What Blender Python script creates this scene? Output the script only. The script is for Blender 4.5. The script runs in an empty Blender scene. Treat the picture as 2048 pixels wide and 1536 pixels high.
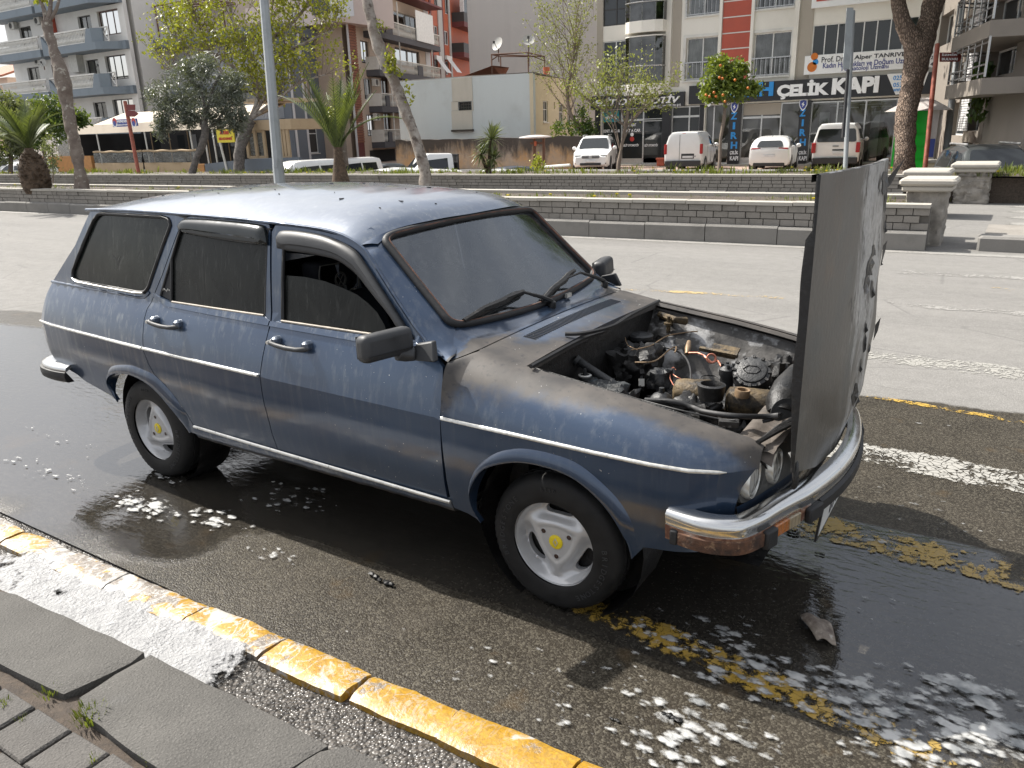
import bpy,bmesh,math,random
from mathutils import Vector,Matrix,noise
from mathutils.geometry import delaunay_2d_cdt
random.seed(7)
sc = bpy.context.scene
COL = sc.collection
# ------------------------------------------------------------------ camera
CAM = Vector((1.2765,-2.9404,1.72977));FPX = 1553.56
_yaw,_pit,_rol = math.radians(123.0556),math.radians(17.9808),math.radians(-1.68816)
_cy,_sy,_cp,_sp = math.cos(_yaw),math.sin(_yaw),math.cos(_pit),math.sin(_pit)
FWD = Vector((_cp*_cy,_cp*_sy,-_sp));_r0 = Vector((_sy,-_cy,0));_u0 = _r0.cross(FWD)
RGT = math.cos(_rol)*_r0 + math.sin(_rol)*_u0;UPV = -math.sin(_rol)*_r0 + math.cos(_rol)*_u0
cd = bpy.data.cameras.new("camera");cam = bpy.data.objects.new("camera",cd);COL.objects.link(cam)
cd.sensor_width = 36;cd.lens = FPX/2048*36;cd.clip_start = .05;cd.clip_end = 1500
cam.matrix_world = Matrix(((RGT.x,UPV.x,-FWD.x,CAM.x),(RGT.y,UPV.y,-FWD.y,CAM.y),(RGT.z,UPV.z,-FWD.z,CAM.z),(0,0,0,1)))
sc.camera = cam
# ------------------------------------------------------------------ light
SUN = Vector((-.90,.06,1)).normalized()
w = bpy.data.worlds.new("World");sc.world = w;w.use_nodes = True
nt = w.node_tree;nt.nodes.clear()
def wn(t,**k):
 n = nt.nodes.new(t)
 for a,b in k.items(): setattr(n,a,b)
 return n
sky = wn('ShaderNodeTexSky',sky_type='NISHITA',sun_disc=False)
sky.sun_elevation = math.asin(SUN.z);sky.sun_rotation = math.atan2(SUN.x,SUN.y)
sky.altitude = 50;sky.air_density = 1.0;sky.dust_density = 3.0;sky.ozone_density = 1.0
bg = wn('ShaderNodeBackground');bg.inputs[1].default_value = .092
out = wn('ShaderNodeOutputWorld')
tc = wn('ShaderNodeTexCoord');mp = wn('ShaderNodeMapping');mp.inputs['Scale'].default_value = (1.2,1.2,3.2)
nz = wn('ShaderNodeTexNoise');nz.inputs['Scale'].default_value = 2.3;nz.inputs['Detail'].default_value = 7;nz.inputs['Roughness'].default_value = .55
cr = wn('ShaderNodeValToRGB');cr.color_ramp.elements[0].position = .38;cr.color_ramp.elements[1].position = .66
cr.color_ramp.elements[0].color = (.48,.48,.48,1);cr.color_ramp.elements[1].color = (.95,.95,.95,1)
mx = wn('ShaderNodeMix',data_type='RGBA');hz = wn('ShaderNodeRGB');hz.outputs[0].default_value = (6.8,6.9,7.1,1)
L = nt.links.new
L(tc.outputs['Generated'],mp.inputs[0]);L(mp.outputs[0],nz.inputs[0]);L(nz.outputs[0],cr.inputs[0])
L(cr.outputs[0],mx.inputs[0]);L(sky.outputs[0],mx.inputs[6]);L(hz.outputs[0],mx.inputs[7])
vm = wn('ShaderNodeVectorMath',operation='DOT_PRODUCT');vm.inputs[1].default_value = SUN;L(tc.outputs['Generated'],vm.inputs[0])   # bright haze around the sun
def wm(op,a,b):
 n = wn('ShaderNodeMath',operation=op)
 for i,q in enumerate((a,b)):
  if isinstance(q,(int,float)): n.inputs[i].default_value = q
  else: L(q,n.inputs[i])
 return n.outputs[0]
cosa = wm('MAXIMUM',vm.outputs['Value'],0);glow = wm('ADD',wm('MULTIPLY',wm('POWER',cosa,60),22),wm('MULTIPLY',wm('POWER',cosa,9),13))
ad = wn('ShaderNodeMix',data_type='RGBA',blend_type='ADD');ad.inputs[0].default_value = 1;gc = wn('ShaderNodeCombineColor');[L(glow,gc.inputs[i]) for i in range(3)]
L(mx.outputs[2],ad.inputs[6]);L(gc.outputs[0],ad.inputs[7]);L(ad.outputs[2],bg.inputs[0]);L(bg.outputs[0],out.inputs[0])
sd = bpy.data.lights.new("sun",'SUN');sd.energy = 5.0;sd.angle = math.radians(.53);sd.color = (1,.95,.87)
so = bpy.data.objects.new("sun",sd);COL.objects.link(so);so.rotation_euler = (-SUN).to_track_quat('-Z','Y').to_euler()
so.location = (-30,2,40)
sc.view_settings.view_transform = 'Standard';sc.view_settings.look = 'None'
sc.view_settings.exposure = .70;sc.view_settings.gamma = 1;sc.view_settings.use_curve_mapping = False
sc.cycles.max_bounces = 8;sc.cycles.transparent_max_bounces = 16;sc.cycles.caustics_reflective = False;sc.cycles.caustics_refractive = False
# ------------------------------------------------------------------ pixel -> world helpers (photo pixels, 2048 wide)
def ray(px,py): return FWD + RGT*((px-1024)/FPX) - UPV*((py-768)/FPX)
def G(px,py,z=0):
 d = ray(px,py);t = (z-CAM.z)/d.z;return CAM + d*t
def at_y(px,py,y):
 d = ray(px,py);t = (y-CAM.y)/d.y;return CAM + d*t
def at_depth(px,py,Z): return CAM + ray(px,py)*Z
def depth(p): return (Vector(p)-CAM).dot(FWD)
# ------------------------------------------------------------------ object helpers
def tag(o,label=None,cat=None,group=None,kind=None):
 if label: o['label'] = label
 if cat: o['category'] = cat
 if group: o['group'] = group
 if kind: o['kind'] = kind
 return o
def empty(name,loc=(0,0,0),label=None,cat=None,group=None,rz=0):
 o = bpy.data.objects.new(name,None);COL.objects.link(o);o.location = loc;o.rotation_euler = (0,0,rz)
 o.empty_display_size = .2
 return tag(o,label,cat,group)
def lk(name,me,parent=None,mat=None):
 o = bpy.data.objects.new(name,me);COL.objects.link(o)
 if parent is not None: o.parent = parent
 if mat is not None and len(me.materials) == 0: me.materials.append(mat)
 return o
def copy_tree(o,parent=None):
 c = o.copy();COL.objects.link(c);c.parent = parent
 for ch in list(o.children): copy_tree(ch,c)
 return c
class MB:
 def __init__(s): s.v = [];s.f = [];s.m = [];s.cm = 0;s.attr = {}
 def add(s,vs,fs):
  b = len(s.v);s.v.extend([tuple(x) for x in vs]);s.f.extend([tuple(b+i for i in f) for f in fs]);s.m.extend([s.cm]*len(fs));return s
 def poly(s,pts): return s.add(pts,[tuple(range(len(pts)))])
 def box(s,a,b):
  x0,y0,z0 = a;x1,y1,z1 = b
  return s.add([(x0,y0,z0),(x1,y0,z0),(x1,y1,z0),(x0,y1,z0),(x0,y0,z1),(x1,y0,z1),(x1,y1,z1),(x0,y1,z1)],
                     [(0,3,2,1),(4,5,6,7),(0,1,5,4),(1,2,6,5),(2,3,7,6),(3,0,4,7)])
 def obox(s,c,ax,ay,az):   # centre and three half axes
  c = Vector(c);ax,ay,az = Vector(ax),Vector(ay),Vector(az)
  P = [c+ax*i+ay*j+az*k for k in (-1,1) for i,j in ((-1,-1),(1,-1),(1,1),(-1,1))]
  return s.add(P,[(0,3,2,1),(4,5,6,7),(0,1,5,4),(1,2,6,5),(2,3,7,6),(3,0,4,7)])
 def bbox(s,a,b,r=.01,seg=1):  # box with chamfered edges along all axes
  x0,y0,z0 = a;x1,y1,z1 = b
  r = min(r,(x1-x0)/2.01,(y1-y0)/2.01,(z1-z0)/2.01)
  rings = []
  for z,q in ((z0,r),(z0+r,0),(z1-r,0),(z1,r)):
   X0,X1,Y0,Y1 = x0+q,x1-q,y0+q,y1-q
   rings.append([(X0+r,Y0,z),(X1-r,Y0,z),(X1,Y0+r,z),(X1,Y1-r,z),(X1-r,Y1,z),(X0+r,Y1,z),(X0,Y1-r,z),(X0,Y0+r,z)])
  vs = [p for R_ in rings for p in R_];fs = [tuple(range(7,-1,-1)),tuple(range(24,32))]
  for k in range(3):
   for i in range(8):
    j = (i+1) % 8;fs.append((k*8+i,k*8+j,(k+1)*8+j,(k+1)*8+i))
  return s.add(vs,fs)
 def prism(s,pts,d):
  n = len(pts);d = Vector(d);P = [Vector(p) for p in pts]
  fs = [tuple(range(n-1,-1,-1)),tuple(range(n,2*n))] + [(i,(i+1) % n,n+(i+1) % n,n+i) for i in range(n)]
  return s.add(P+[p+d for p in P],fs)
 def tube(s,pts,r,n=8,cap=True,closed=False):
  P = [Vector(p) for p in pts];m = len(P)
  rr = r if isinstance(r,(list,tuple)) else [r]*m
  vs = [];up = None
  for i in range(m):
   if closed: t = P[(i+1) % m]-P[i-1]
   else: t = P[min(i+1,m-1)]-P[max(i-1,0)]
   if t.length < 1e-9: t = Vector((0,0,1))
   t.normalize()
   if up is None:
    up = Vector((0,0,1)) if abs(t.z) < .9 else Vector((1,0,0))
   a = (up - t*up.dot(t));a.normalize();b = t.cross(a);up = a
   for k in range(n):
    q = 2*math.pi*k/n;vs.append(P[i]+(a*math.cos(q)+b*math.sin(q))*rr[i])
  fs = []
  for i in range(m if closed else m-1):
   i2 = (i+1) % m
   for k in range(n): fs.append((i*n+k,i*n+(k+1) % n,i2*n+(k+1) % n,i2*n+k))
  if cap and not closed:
   fs.append(tuple(range(n-1,-1,-1)));fs.append(tuple((m-1)*n+k for k in range(n)))
  return s.add(vs,fs)
 def lathe(s,c,axis,prof,n=24,capa=False,capb=False,ref=None):  # prof: (r, h) along axis
  c = Vector(c);t = Vector(axis).normalized()
  a = Vector(ref) if ref else (Vector((0,0,1)) if abs(t.z) < .9 else Vector((1,0,0)))
  a = (a-t*a.dot(t)).normalized();b = t.cross(a);vs = []
  for r,h in prof:
   for k in range(n):
    q = 2*math.pi*k/n;vs.append(c+t*h+(a*math.cos(q)+b*math.sin(q))*r)
  fs = []
  for i in range(len(prof)-1):
   for k in range(n): fs.append((i*n+k,i*n+(k+1) % n,(i+1)*n+(k+1) % n,(i+1)*n+k))
  if capa: fs.append(tuple(range(n-1,-1,-1)))
  if capb: fs.append(tuple((len(prof)-1)*n+k for k in range(n)))
  return s.add(vs,fs)
 def grid(s,fn,nu,nv,wrap=False):
  vs = [fn(i/(nu-1 if not wrap else nu),j/(nv-1)) for i in range(nu) for j in range(nv)]
  fs = []
  for i in range(nu if wrap else nu-1):
   i2 = (i+1) % nu
   for j in range(nv-1): fs.append((i*nv+j,i2*nv+j,i2*nv+j+1,i*nv+j+1))
  return s.add(vs,fs)
 def blob(s,c,r,n=8,m=6,jit=.15,sq=(1,1,1),seed=0):
  rnd = random.Random(seed);c = Vector(c)
  def fn(u,v):
   th = 2*math.pi*u;ph = math.pi*(v-.5);d = Vector((math.cos(th)*math.cos(ph)*sq[0],math.sin(th)*math.cos(ph)*sq[1],math.sin(ph)*sq[2]))
   return c+d*r*(1+jit*noise.noise(d*1.7+Vector((seed*3.1,seed,0))))
  return s.grid(fn,n,m,wrap=True)
 def mesh(s,name,mats,smooth=None,recalc=True):
  me = bpy.data.meshes.new(name);me.from_pydata(s.v,[],s.f)
  mats = mats if isinstance(mats,(list,tuple)) else [mats]
  for q in mats: me.materials.append(q)
  if len(mats) > 1: me.polygons.foreach_set('material_index',s.m)
  if recalc:
   bm = bmesh.new();bm.from_mesh(me);bmesh.ops.recalc_face_normals(bm,faces=bm.faces);bm.to_mesh(me);bm.free()
  if smooth:
   me.polygons.foreach_set('use_smooth',[True]*len(me.polygons));me.set_sharp_from_angle(angle=math.radians(smooth))
  for an,vals in s.attr.items():
   a = me.attributes.new(an,'FLOAT','POINT');a.data.foreach_set('value',vals)
  me.update();return me
 def build(s,name,mats,parent=None,smooth=None,recalc=True,**t):
  return tag(lk(name,s.mesh(name,mats,smooth,recalc),parent),**t)
def bvl(o,wd=.01,seg=2):
 m = o.modifiers.new('bevel','BEVEL');m.width = wd;m.segments = seg;m.limit_method = 'ANGLE';m.angle_limit = math.radians(35);m.harden_normals = False
 return o
def crom(pts,n=6,closed=False):   # Catmull-Rom through points
 P = [Vector(p) for p in pts];m = len(P);out_ = []
 for i in range(m if closed else m-1):
  if closed: a,b,c,d = P[i-1],P[i],P[(i+1) % m],P[(i+2) % m]
  else: a,b,c,d = P[max(i-1,0)],P[i],P[i+1],P[min(i+2,m-1)]
  for k in range(n):
   t = k/n;out_.append(.5*((2*b)+(c-a)*t+(2*a-5*b+4*c-d)*t*t+(3*b-a-3*c+d)*t**3))
 if not closed: out_.append(P[-1].copy())
 return out_
def lerp(a,b,t): return a+(b-a)*t
def itp(x,xs,ys):
 if x <= xs[0]: return ys[0]
 for i in range(len(xs)-1):
  if x <= xs[i+1]: return ys[i]+(ys[i+1]-ys[i])*(x-xs[i])/(xs[i+1]-xs[i])
 return ys[-1]
def sst(a,b,x):
 t = max(0,min(1,(x-a)/(b-a)));return t*t*(3-2*t)
def pip(x,y,P):
 r = False;n = len(P);j = n-1
 for i in range(n):
  xi,yi = P[i];xj,yj = P[j]
  if (yi > y) != (yj > y) and x < (xj-xi)*(y-yi)/(yj-yi)+xi: r = not r
  j = i
 return r
def resample(P,h):
 o = [];n = len(P)
 for i in range(n):
  a = Vector(P[i][:2]);b = Vector(P[(i+1) % n][:2]);k = max(1,int(math.ceil((b-a).length/h)))
  for q in range(k): o.append(tuple(a+(b-a)*(q/k)))
 return o
def cdt(outline,holes=(),h=.04,lines=(),grid=True,samp=True):
 """triangulate a 2D outline with holes; returns points, tris, boundary loops (index lists)"""
 loops = [resample(outline,h) if samp else list(outline)] + [resample(H,h) if samp else list(H) for H in holes]
 pts = [];edges = []
 for Lp in loops:
  b = len(pts);pts += [Vector(p) for p in Lp];n = len(Lp);edges += [(b+i,b+(i+1) % n) for i in range(n)]
 for ln in lines:
  b = len(pts);pts += [Vector(p) for p in ln];edges += [(b+i,b+i+1) for i in range(len(ln)-1)]
 if grid:
  xs = [p[0] for p in loops[0]];ys = [p[1] for p in loops[0]]
  x = min(xs)+h*.5;row = 0
  bset = {}
  for p in pts: bset.setdefault((int(p.x//h),int(p.y//h)),[]).append(p)
  while x < max(xs):
   y = min(ys)+h*(.25 if row % 2 else .75)
   while y < max(ys):
    if pip(x,y,loops[0]) and not any(pip(x,y,H) for H in loops[1:]):
     cx,cy = int(x//h),int(y//h);ok = True
     for i in (-1,0,1):
      for j in (-1,0,1):
       for q in bset.get((cx+i,cy+j),()):
        if (q.x-x)**2+(q.y-y)**2 < (.45*h)**2: ok = False
     if ok: pts.append(Vector((x,y)))
    y += h
   x += h*.9;row += 1
 v,e,f,*_ = delaunay_2d_cdt(pts,edges,[],0,1e-6)
 tris = []
 for t in f:
  cx = sum(v[i].x for i in t)/3;cy = sum(v[i].y for i in t)/3
  if pip(cx,cy,loops[0]) and not any(pip(cx,cy,H) for H in loops[1:]): tris.append(tuple(t))
 return v,tris
def panel(outline,fn,holes=(),h=.04,lines=(),inward=None,thick=.012,flip=False,grid=True,samp=True):
 """MB with fn(u,v)->Vector over the outline; inward: Vector or fn for edge flange"""
 v,tris = cdt(outline,holes,h,lines,grid,samp)
 mb = MB();P = [Vector(fn(q.x,q.y)) for q in v]
 mb.add(P,tris)
 if inward is not None:
  ec = {}
  for t in tris:
   for i in range(3):
    a,b = t[i],t[(i+1) % 3];ec[(a,b)] = 1
  be = [(a,b) for (a,b) in ec if (b,a) not in ec]
  mp_ = {}
  for a,b in be:
   for q in (a,b):
    if q not in mp_:
     d = inward(v[q].x,v[q].y) if callable(inward) else Vector(inward)
     mp_[q] = len(mb.v);mb.v.append(tuple(P[q]+d*thick))
   mb.f.append((b,a,mp_[a],mp_[b]));mb.m.append(mb.cm)
 mb.uv = [(q.x,q.y) for q in v]
 return mb
# ------------------------------------------------------------------ materials
class N:
 """tiny node helper"""
 def __init__(s,name):
  s.mat = bpy.data.materials.new(name);s.mat.use_nodes = True;s.t = s.mat.node_tree;s.t.nodes.clear()
  s.o = s.t.nodes.new('ShaderNodeOutputMaterial');s.b = s.n('ShaderNodeBsdfPrincipled');s.L(s.b.outputs[0],s.o.inputs[0])
 def n(s,typ,**k):
  q = s.t.nodes.new(typ)
  for a,b in k.items():
   if a.startswith('i_'):
    key = a[2:];key = int(key) if key.isdigit() else key.replace('_',' ')
    s.put(q.inputs[key],b)
   else: setattr(q,a,b)
  return q
 def put(s,sock,v):
  if isinstance(v,bpy.types.NodeSocket): s.L(v,sock)
  elif isinstance(v,bpy.types.Node): s.L(v.outputs[0],sock)
  else:
   if hasattr(sock.default_value,'__len__') and not hasattr(v,'__len__'): v = (v,)*len(sock.default_value)
   if hasattr(sock.default_value,'__len__') and len(sock.default_value) == 4 and len(v) == 3: v = (*v,1)
   sock.default_value = v
 def L(s,a,b): s.t.links.new(a,b)
 def obj(s,scale=(1,1,1),loc=(0,0,0),kind='Object',rot=(0,0,0)):
  c = s.n('ShaderNodeTexCoord');m = s.n('ShaderNodeMapping');m.inputs['Scale'].default_value = scale;m.inputs['Location'].default_value = loc;m.inputs['Rotation'].default_value = rot
  s.L(c.outputs[kind],m.inputs[0]);return m.outputs[0]
 def pos(s,scale=(1,1,1)):
  c = s.n('ShaderNodeNewGeometry');m = s.n('ShaderNodeMapping');m.inputs['Scale'].default_value = scale
  s.L(c.outputs['Position'],m.inputs[0]);return m.outputs[0]
 def noise(s,vec,sc_=5,det=4,ro=.55,dist=0):
  q = s.n('ShaderNodeTexNoise');s.L(vec,q.inputs['Vector']);q.inputs['Scale'].default_value = sc_;q.inputs['Detail'].default_value = det
  q.inputs['Roughness'].default_value = ro;q.inputs['Distortion'].default_value = dist;return q.outputs[0]
 def vor(s,vec,sc_=5,feat='F1',rnd=1):
  q = s.n('ShaderNodeTexVoronoi',feature=feat);s.L(vec,q.inputs['Vector']);q.inputs['Scale'].default_value = sc_;q.inputs['Randomness'].default_value = rnd;return q
 def ramp(s,fac,stops):
  q = s.n('ShaderNodeValToRGB');e = q.color_ramp.elements
  while len(e) < len(stops): e.new(.5)
  for i,(p,c) in enumerate(stops):
   e[i].position = p;e[i].color = (c,c,c,1) if not hasattr(c,'__len__') else (*c,1)
  s.L(fac,q.inputs[0]);return q.outputs[0]
 def mr(s,v,a,b,c=0,d=1,smooth=False):
  q = s.n('ShaderNodeMapRange');q.clamp = True
  if smooth: q.interpolation_type = 'SMOOTHSTEP'
  s.put(q.inputs[0],v)
  for i,x in enumerate((a,b,c,d)): s.put(q.inputs[i+1],x)
  return q.outputs[0]
 def m(s,op,a,b=0,c=None):
  q = s.n('ShaderNodeMath',operation=op);s.put(q.inputs[0],a);s.put(q.inputs[1],b)
  if c is not None: s.put(q.inputs[2],c)
  return q.outputs[0]
 def mix(s,f,a,b,mode='MIX'):
  q = s.n('ShaderNodeMix',data_type='RGBA',blend_type=mode);s.put(q.inputs[0],f);s.put(q.inputs[6],a);s.put(q.inputs[7],b);return q.outputs[2]
 def attr(s,name): return s.n('ShaderNodeAttribute',attribute_name=name).outputs['Fac']
 def bump(s,h,st=.3,dist=.01,nrm=None):
  q = s.n('ShaderNodeBump');q.inputs['Strength'].default_value = st;q.inputs['Distance'].default_value = dist;s.put(q.inputs['Height'],h)
  if nrm is not None: s.L(nrm,q.inputs['Normal'])
  s.L(q.outputs[0],s.b.inputs['Normal']);return q.outputs[0]
 def set(s,**k):
  for a,b in k.items(): s.put(s.b.inputs[a.replace('_',' ')],b)
  return s
def simple(name,col,rough=.6,metal=0,var=.12,scale=6,bump=.0,bs=60,spec=None,coat=0):
 s = N(name);v = s.obj();n = s.noise(v,scale,5,.6)
 c = s.mix(s.mr(n,.3,.7),tuple(x*(1-var) for x in col),tuple(min(1,x*(1+var)) for x in col))
 s.set(Base_Color=c,Roughness=s.mr(n,.3,.7,max(.02,rough-.07),min(1,rough+.07)),Metallic=metal)
 if bump: s.bump(s.noise(v,bs,4,.6),bump,.005)
 if coat: s.set(Coat_Weight=coat,Coat_Roughness=.05)
 return s.mat
def glassmat(name,tint=(.03,.035,.04),rough=.05):
 s = N(name);v = s.obj();n = s.noise(v,3,3)
 s.set(Base_Color=tint,Roughness=s.mr(n,.3,.7,rough*.6,rough*1.6),IOR=1.5,Specular_IOR_Level=.6);s.bump(s.noise(v,1.6,2),.04,.05)
 return s.mat
def stained(name,base,dark,rough=.85,sc_=.6,streak=.5,bump=.3,bs=14):
 """weathered plaster with vertical run-down stains"""
 s = N(name);v = s.obj();a = s.noise(v,sc_,8,.65);b = s.noise(s.obj((.9,.9,.10)),2.2,7,.62,.8);g = s.noise(v,40,3)
 f = s.m('MULTIPLY',s.m('MULTIPLY',s.mr(b,.44,.74),s.mr(a,.35,.6)),streak*.8);f = s.m('MAXIMUM',f,s.mr(a,.50,.75,0,.65))
 c = s.mix(f,base,dark);c = s.mix(s.mr(g,.3,.7,0,.12),c,dark);s.set(Base_Color=c,Roughness=rough);s.bump(s.noise(v,bs,6,.7),bump,.02)
 return s.mat
M = {}
# car paint: dark metallic blue with water runs, dust and soot (soot and dust are per-vertex stains)
def car_paint(name='car_paint',soot_extra=0):
 s = N(name);v = s.obj();soot = s.attr('soot');dust = s.attr('dust');film = s.attr('film')
 n1 = s.noise(v,2.2,6,.6);n2 = s.noise(v,14,6,.65);runs = s.noise(s.obj((34,34,1.6)),1.0,5,.6);fl = s.noise(v,600,1)
 base = s.mix(s.mr(n1,.3,.7),(.020,.040,.080),(.030,.057,.106))
 base = s.mix(s.mr(fl,.35,.75,0,.35),base,(.05,.075,.13))
 d = s.m('MULTIPLY',s.mr(runs,.50,.70),s.mr(n2,.35,.65,.25,1));d = s.m('MULTIPLY',d,dust)
 d = s.m('MAXIMUM',d,s.m('MULTIPLY',s.mr(s.vor(v,55).outputs[0],.16,.05),s.m('MULTIPLY',dust,s.mr(n2,.52,.6,0,.9))))
 base = s.mix(s.m('MULTIPLY',d,.55),base,(.30,.31,.30))
 fm = s.m('MULTIPLY',film,s.m('MULTIPLY',s.mr(n1,.3,.7,.75,1),s.mr(n2,.35,.7,.8,1.1)));base = s.mix(fm,base,(.215,.235,.258))  # film: pale ash dust that also paints in the sky sheen
 sn = s.m('ADD',soot,s.m('MULTIPLY',s.m('SUBTRACT',n2,.5),.55));sm = s.mr(sn,.25,.72,0,1,True)
 sc1 = s.mix(s.mr(s.noise(v,7,5),.35,.7),(.034,.029,.024),(.088,.075,.062))
 sc1 = s.mix(s.mr(s.noise(v,38,4),.58,.74),sc1,(.020,.018,.016))
 base = s.mix(s.m('MULTIPLY',sm,.93),base,sc1)
 chips = s.m('MULTIPLY',s.mr(s.noise(v,90,2,.5),.735,.76),s.mr(n1,.45,.6))
 base = s.mix(chips,base,(.5,.5,.48))
 s.set(Base_Color=base,Metallic=s.m('MULTIPLY',s.mr(sm,0,1,.5,0),s.m('SUBTRACT',1,fm)),Roughness=s.m('MAXIMUM',s.mr(sm,0,1,.31,.62),s.m('MULTIPLY',d,.6)))
 s.set(Coat_Weight=s.mr(sm,0,.7,1,.0),Coat_Roughness=s.mr(n2,.3,.7,.06,.16),Coat_IOR=1.5)
 s.bump(s.noise(v,3.0,3),.05,.03)
 return s.mat
M['paint'] = car_paint()
def burnt_metal():
 s = N('burnt_hood_metal');v = s.obj();a = s.attr('ash')
 st = s.noise(s.obj((3.6,3.6,1.2)),1.8,9,.68,.7);n = s.noise(v,3.2,9,.68);f = s.noise(v,45,5,.6)
 c = s.mix(s.mr(n,.35,.65),(.034,.032,.029),(.150,.140,.124))
 c = s.mix(s.mr(st,.56,.70,0,.6),c,(.13,.088,.055))
 c = s.mix(s.mr(s.m('ADD',s.noise(v,3,4),0),.5,.66,0,.4),c,(.06,.078,.085))
 ashf = s.m('MULTIPLY',s.mr(s.m('ADD',a,s.m('MULTIPLY',s.m('SUBTRACT',st,.5),1.6)),.30,.62,0,1,True),s.mr(f,.25,.6,.35,1))
 c = s.mix(s.m('MULTIPLY',ashf,.9),c,(.44,.44,.435))
 blk = s.m('MULTIPLY',s.mr(s.noise(s.obj((6,6,2.2)),2.2,9,.72,.5),.55,.60),s.mr(a,.10,.34))
 c = s.mix(s.m('MULTIPLY',blk,.9),c,(.012,.011,.010))
 s.set(Base_Color=c,Metallic=.15,Roughness=s.mr(n,.3,.7,.30,.62));s.bump(s.m('ADD',f,s.m('MULTIPLY',st,.8)),.2,.008)
 return s.mat
M['hood'] = burnt_metal()
def sooty(name,c0,c1,c2=None,rough=.6,metal=0,sc_=9,bump=.5,thr=.6):
 s = N(name);v = s.obj();n = s.noise(v,sc_,8,.7);c = s.mix(s.mr(n,.38,.62),c0,c1)
 if c2: c = s.mix(s.mr(s.noise(v,sc_*1.7,5,.6),thr,thr+.1),c,c2)
 s.set(Base_Color=c,Roughness=s.mr(n,.3,.7,rough-.2,min(1,rough+.2)),Metallic=metal);s.bump(s.noise(v,sc_*4,5,.7),bump,.01)
 return s.mat
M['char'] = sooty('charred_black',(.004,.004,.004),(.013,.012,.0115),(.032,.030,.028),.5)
M['char_lit'] = sooty('sooty_steel',(.018,.017,.016),(.10,.095,.09),(.30,.30,.30),.5,.3,5,.4,.52)  # whitish burnt steel, paler than the charred black
M['char_brown'] = sooty('sooty_brown_panel',(.075,.062,.050),(.13,.11,.095),(.05,.045,.04),.8,0,6,.25,.6)
M['alloy_burnt'] = sooty('burnt_alloy',(.025,.020,.014),(.16,.115,.06),(.012,.011,.010),.55,.35,14,.5,.55)
M['plastic_burnt'] = sooty('burnt_plastic',(.014,.014,.015),(.034,.036,.038),(.07,.07,.07),.45,0,20,.35,.66)
M['blue_burnt'] = sooty('scorched_blue_box',(.008,.009,.010),(.035,.040,.043),(.035,.10,.14),.55,0,12,.9,.60)
M['copper'] = simple('copper_pipe',(.62,.25,.17),.4,.6,.25,40)
M['copper_dull'] = simple('dull_pipe',(.25,.17,.10),.5,.3,.3,30)
M['rubber'] = simple('black_rubber',(.014,.014,.015),.6,0,.3,20,.15,90)
M['rubber_brown'] = sooty('perished_rubber',(.035,.024,.02),(.16,.072,.045),None,.7,0,18,.3)
def tyre_mat():
 s = N('tyre_rubber');v = s.obj();n = s.noise(v,16,6,.65)
 s.set(Base_Color=s.mix(s.mr(n,.35,.7),(.006,.006,.0065),(.018,.0175,.017)),Roughness=s.mr(n,.3,.7,.5,.75),Specular_IOR_Level=.3);s.bump(s.noise(v,120,2),.1,.003);return s.mat
M['tyre'] = tyre_mat()
def plas(name,c,r,b=.12,bs=400):
 s = N(name);v = s.obj();n = s.noise(v,9,6,.6);s.set(Base_Color=s.mix(s.mr(n,.35,.75,0,.6),c,tuple(x*1.8+.012 for x in c)),Roughness=s.mr(n,.3,.7,r-.08,r+.12));s.bump(s.noise(v,bs,2),b,.002);return s.mat
M['plastic'] = plas('black_grained_plastic',(.022,.023,.025),.5)
M['smoke_acrylic'] = plas('smoked_acrylic',(.010,.012,.012),.12,.02,20)
def silver():
 s = N('silver_wheel_paint');v = s.obj();n = s.noise(v,12,6,.6)
 s.set(Base_Color=s.mix(s.mr(n,.4,.75,0,.5),(.50,.50,.505),(.36,.355,.35)),Metallic=.35,Roughness=s.mr(n,.3,.7,.3,.45),Coat_Weight=.3);return s.mat
M['silver'] = silver()
def chrome():
 s = N('old_chrome');v = s.obj();n = s.noise(v,10,7,.7);r = s.attr('rust')
 rf = s.mr(s.m('ADD',r,s.m('MULTIPLY',s.m('SUBTRACT',n,.5),.9)),.45,.7,0,1,True)
 rc = s.mix(s.mr(s.noise(v,60,4),.4,.65),(.10,.04,.022),(.24,.12,.065))
 sp = s.m('MULTIPLY',s.mr(s.noise(v,160,2),.70,.75),.8)
 c = s.mix(sp,(.62,.62,.61),(.08,.05,.03));c = s.mix(rf,c,rc)
 s.set(Base_Color=c,Metallic=s.mr(rf,0,1,.96,0),Roughness=s.m('MAXIMUM',s.mr(n,.35,.7,.10,.26),s.m('MULTIPLY',rf,.8)));s.bump(s.noise(v,5,3),.09,.02);return s.mat
M['chrome'] = chrome()
M['trim'] = simple('dulled_bright_trim',(.62,.61,.57),.33,.55,.25,40)
M['strip_dusty'] = simple('dusty_window_strip',(.30,.27,.23),.6,.2,.35,30)
def film_glass(name,c0,c1,rough):
 s = N(name);v = s.obj();n = s.noise(s.obj((3,3,1.2)),1.8,7,.7,.8);cr_ = s.vor(s.obj((6,6,2.2)),1.5,'DISTANCE_TO_EDGE').outputs[0]
 wr = s.m('MULTIPLY',s.mr(cr_,.03,0),s.mr(n,.54,.6));run = s.mr(s.noise(s.obj((60,60,2)),1,3),.58,.72,0,.2)
 c = s.mix(s.mr(n,.35,.65),c0,c1);c = s.mix(wr,c,(.004,.004,.004));c = s.mix(run,c,(.13,.13,.125))
 s.set(Base_Color=c,Roughness=s.mr(n,.3,.7,rough,rough+.12),Specular_IOR_Level=.15,Coat_Weight=.16,Coat_Roughness=.04);s.bump(s.m('SUBTRACT',s.noise(v,9,6,.7),s.m('MULTIPLY',wr,2)),.10,.01);return s.mat
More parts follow.
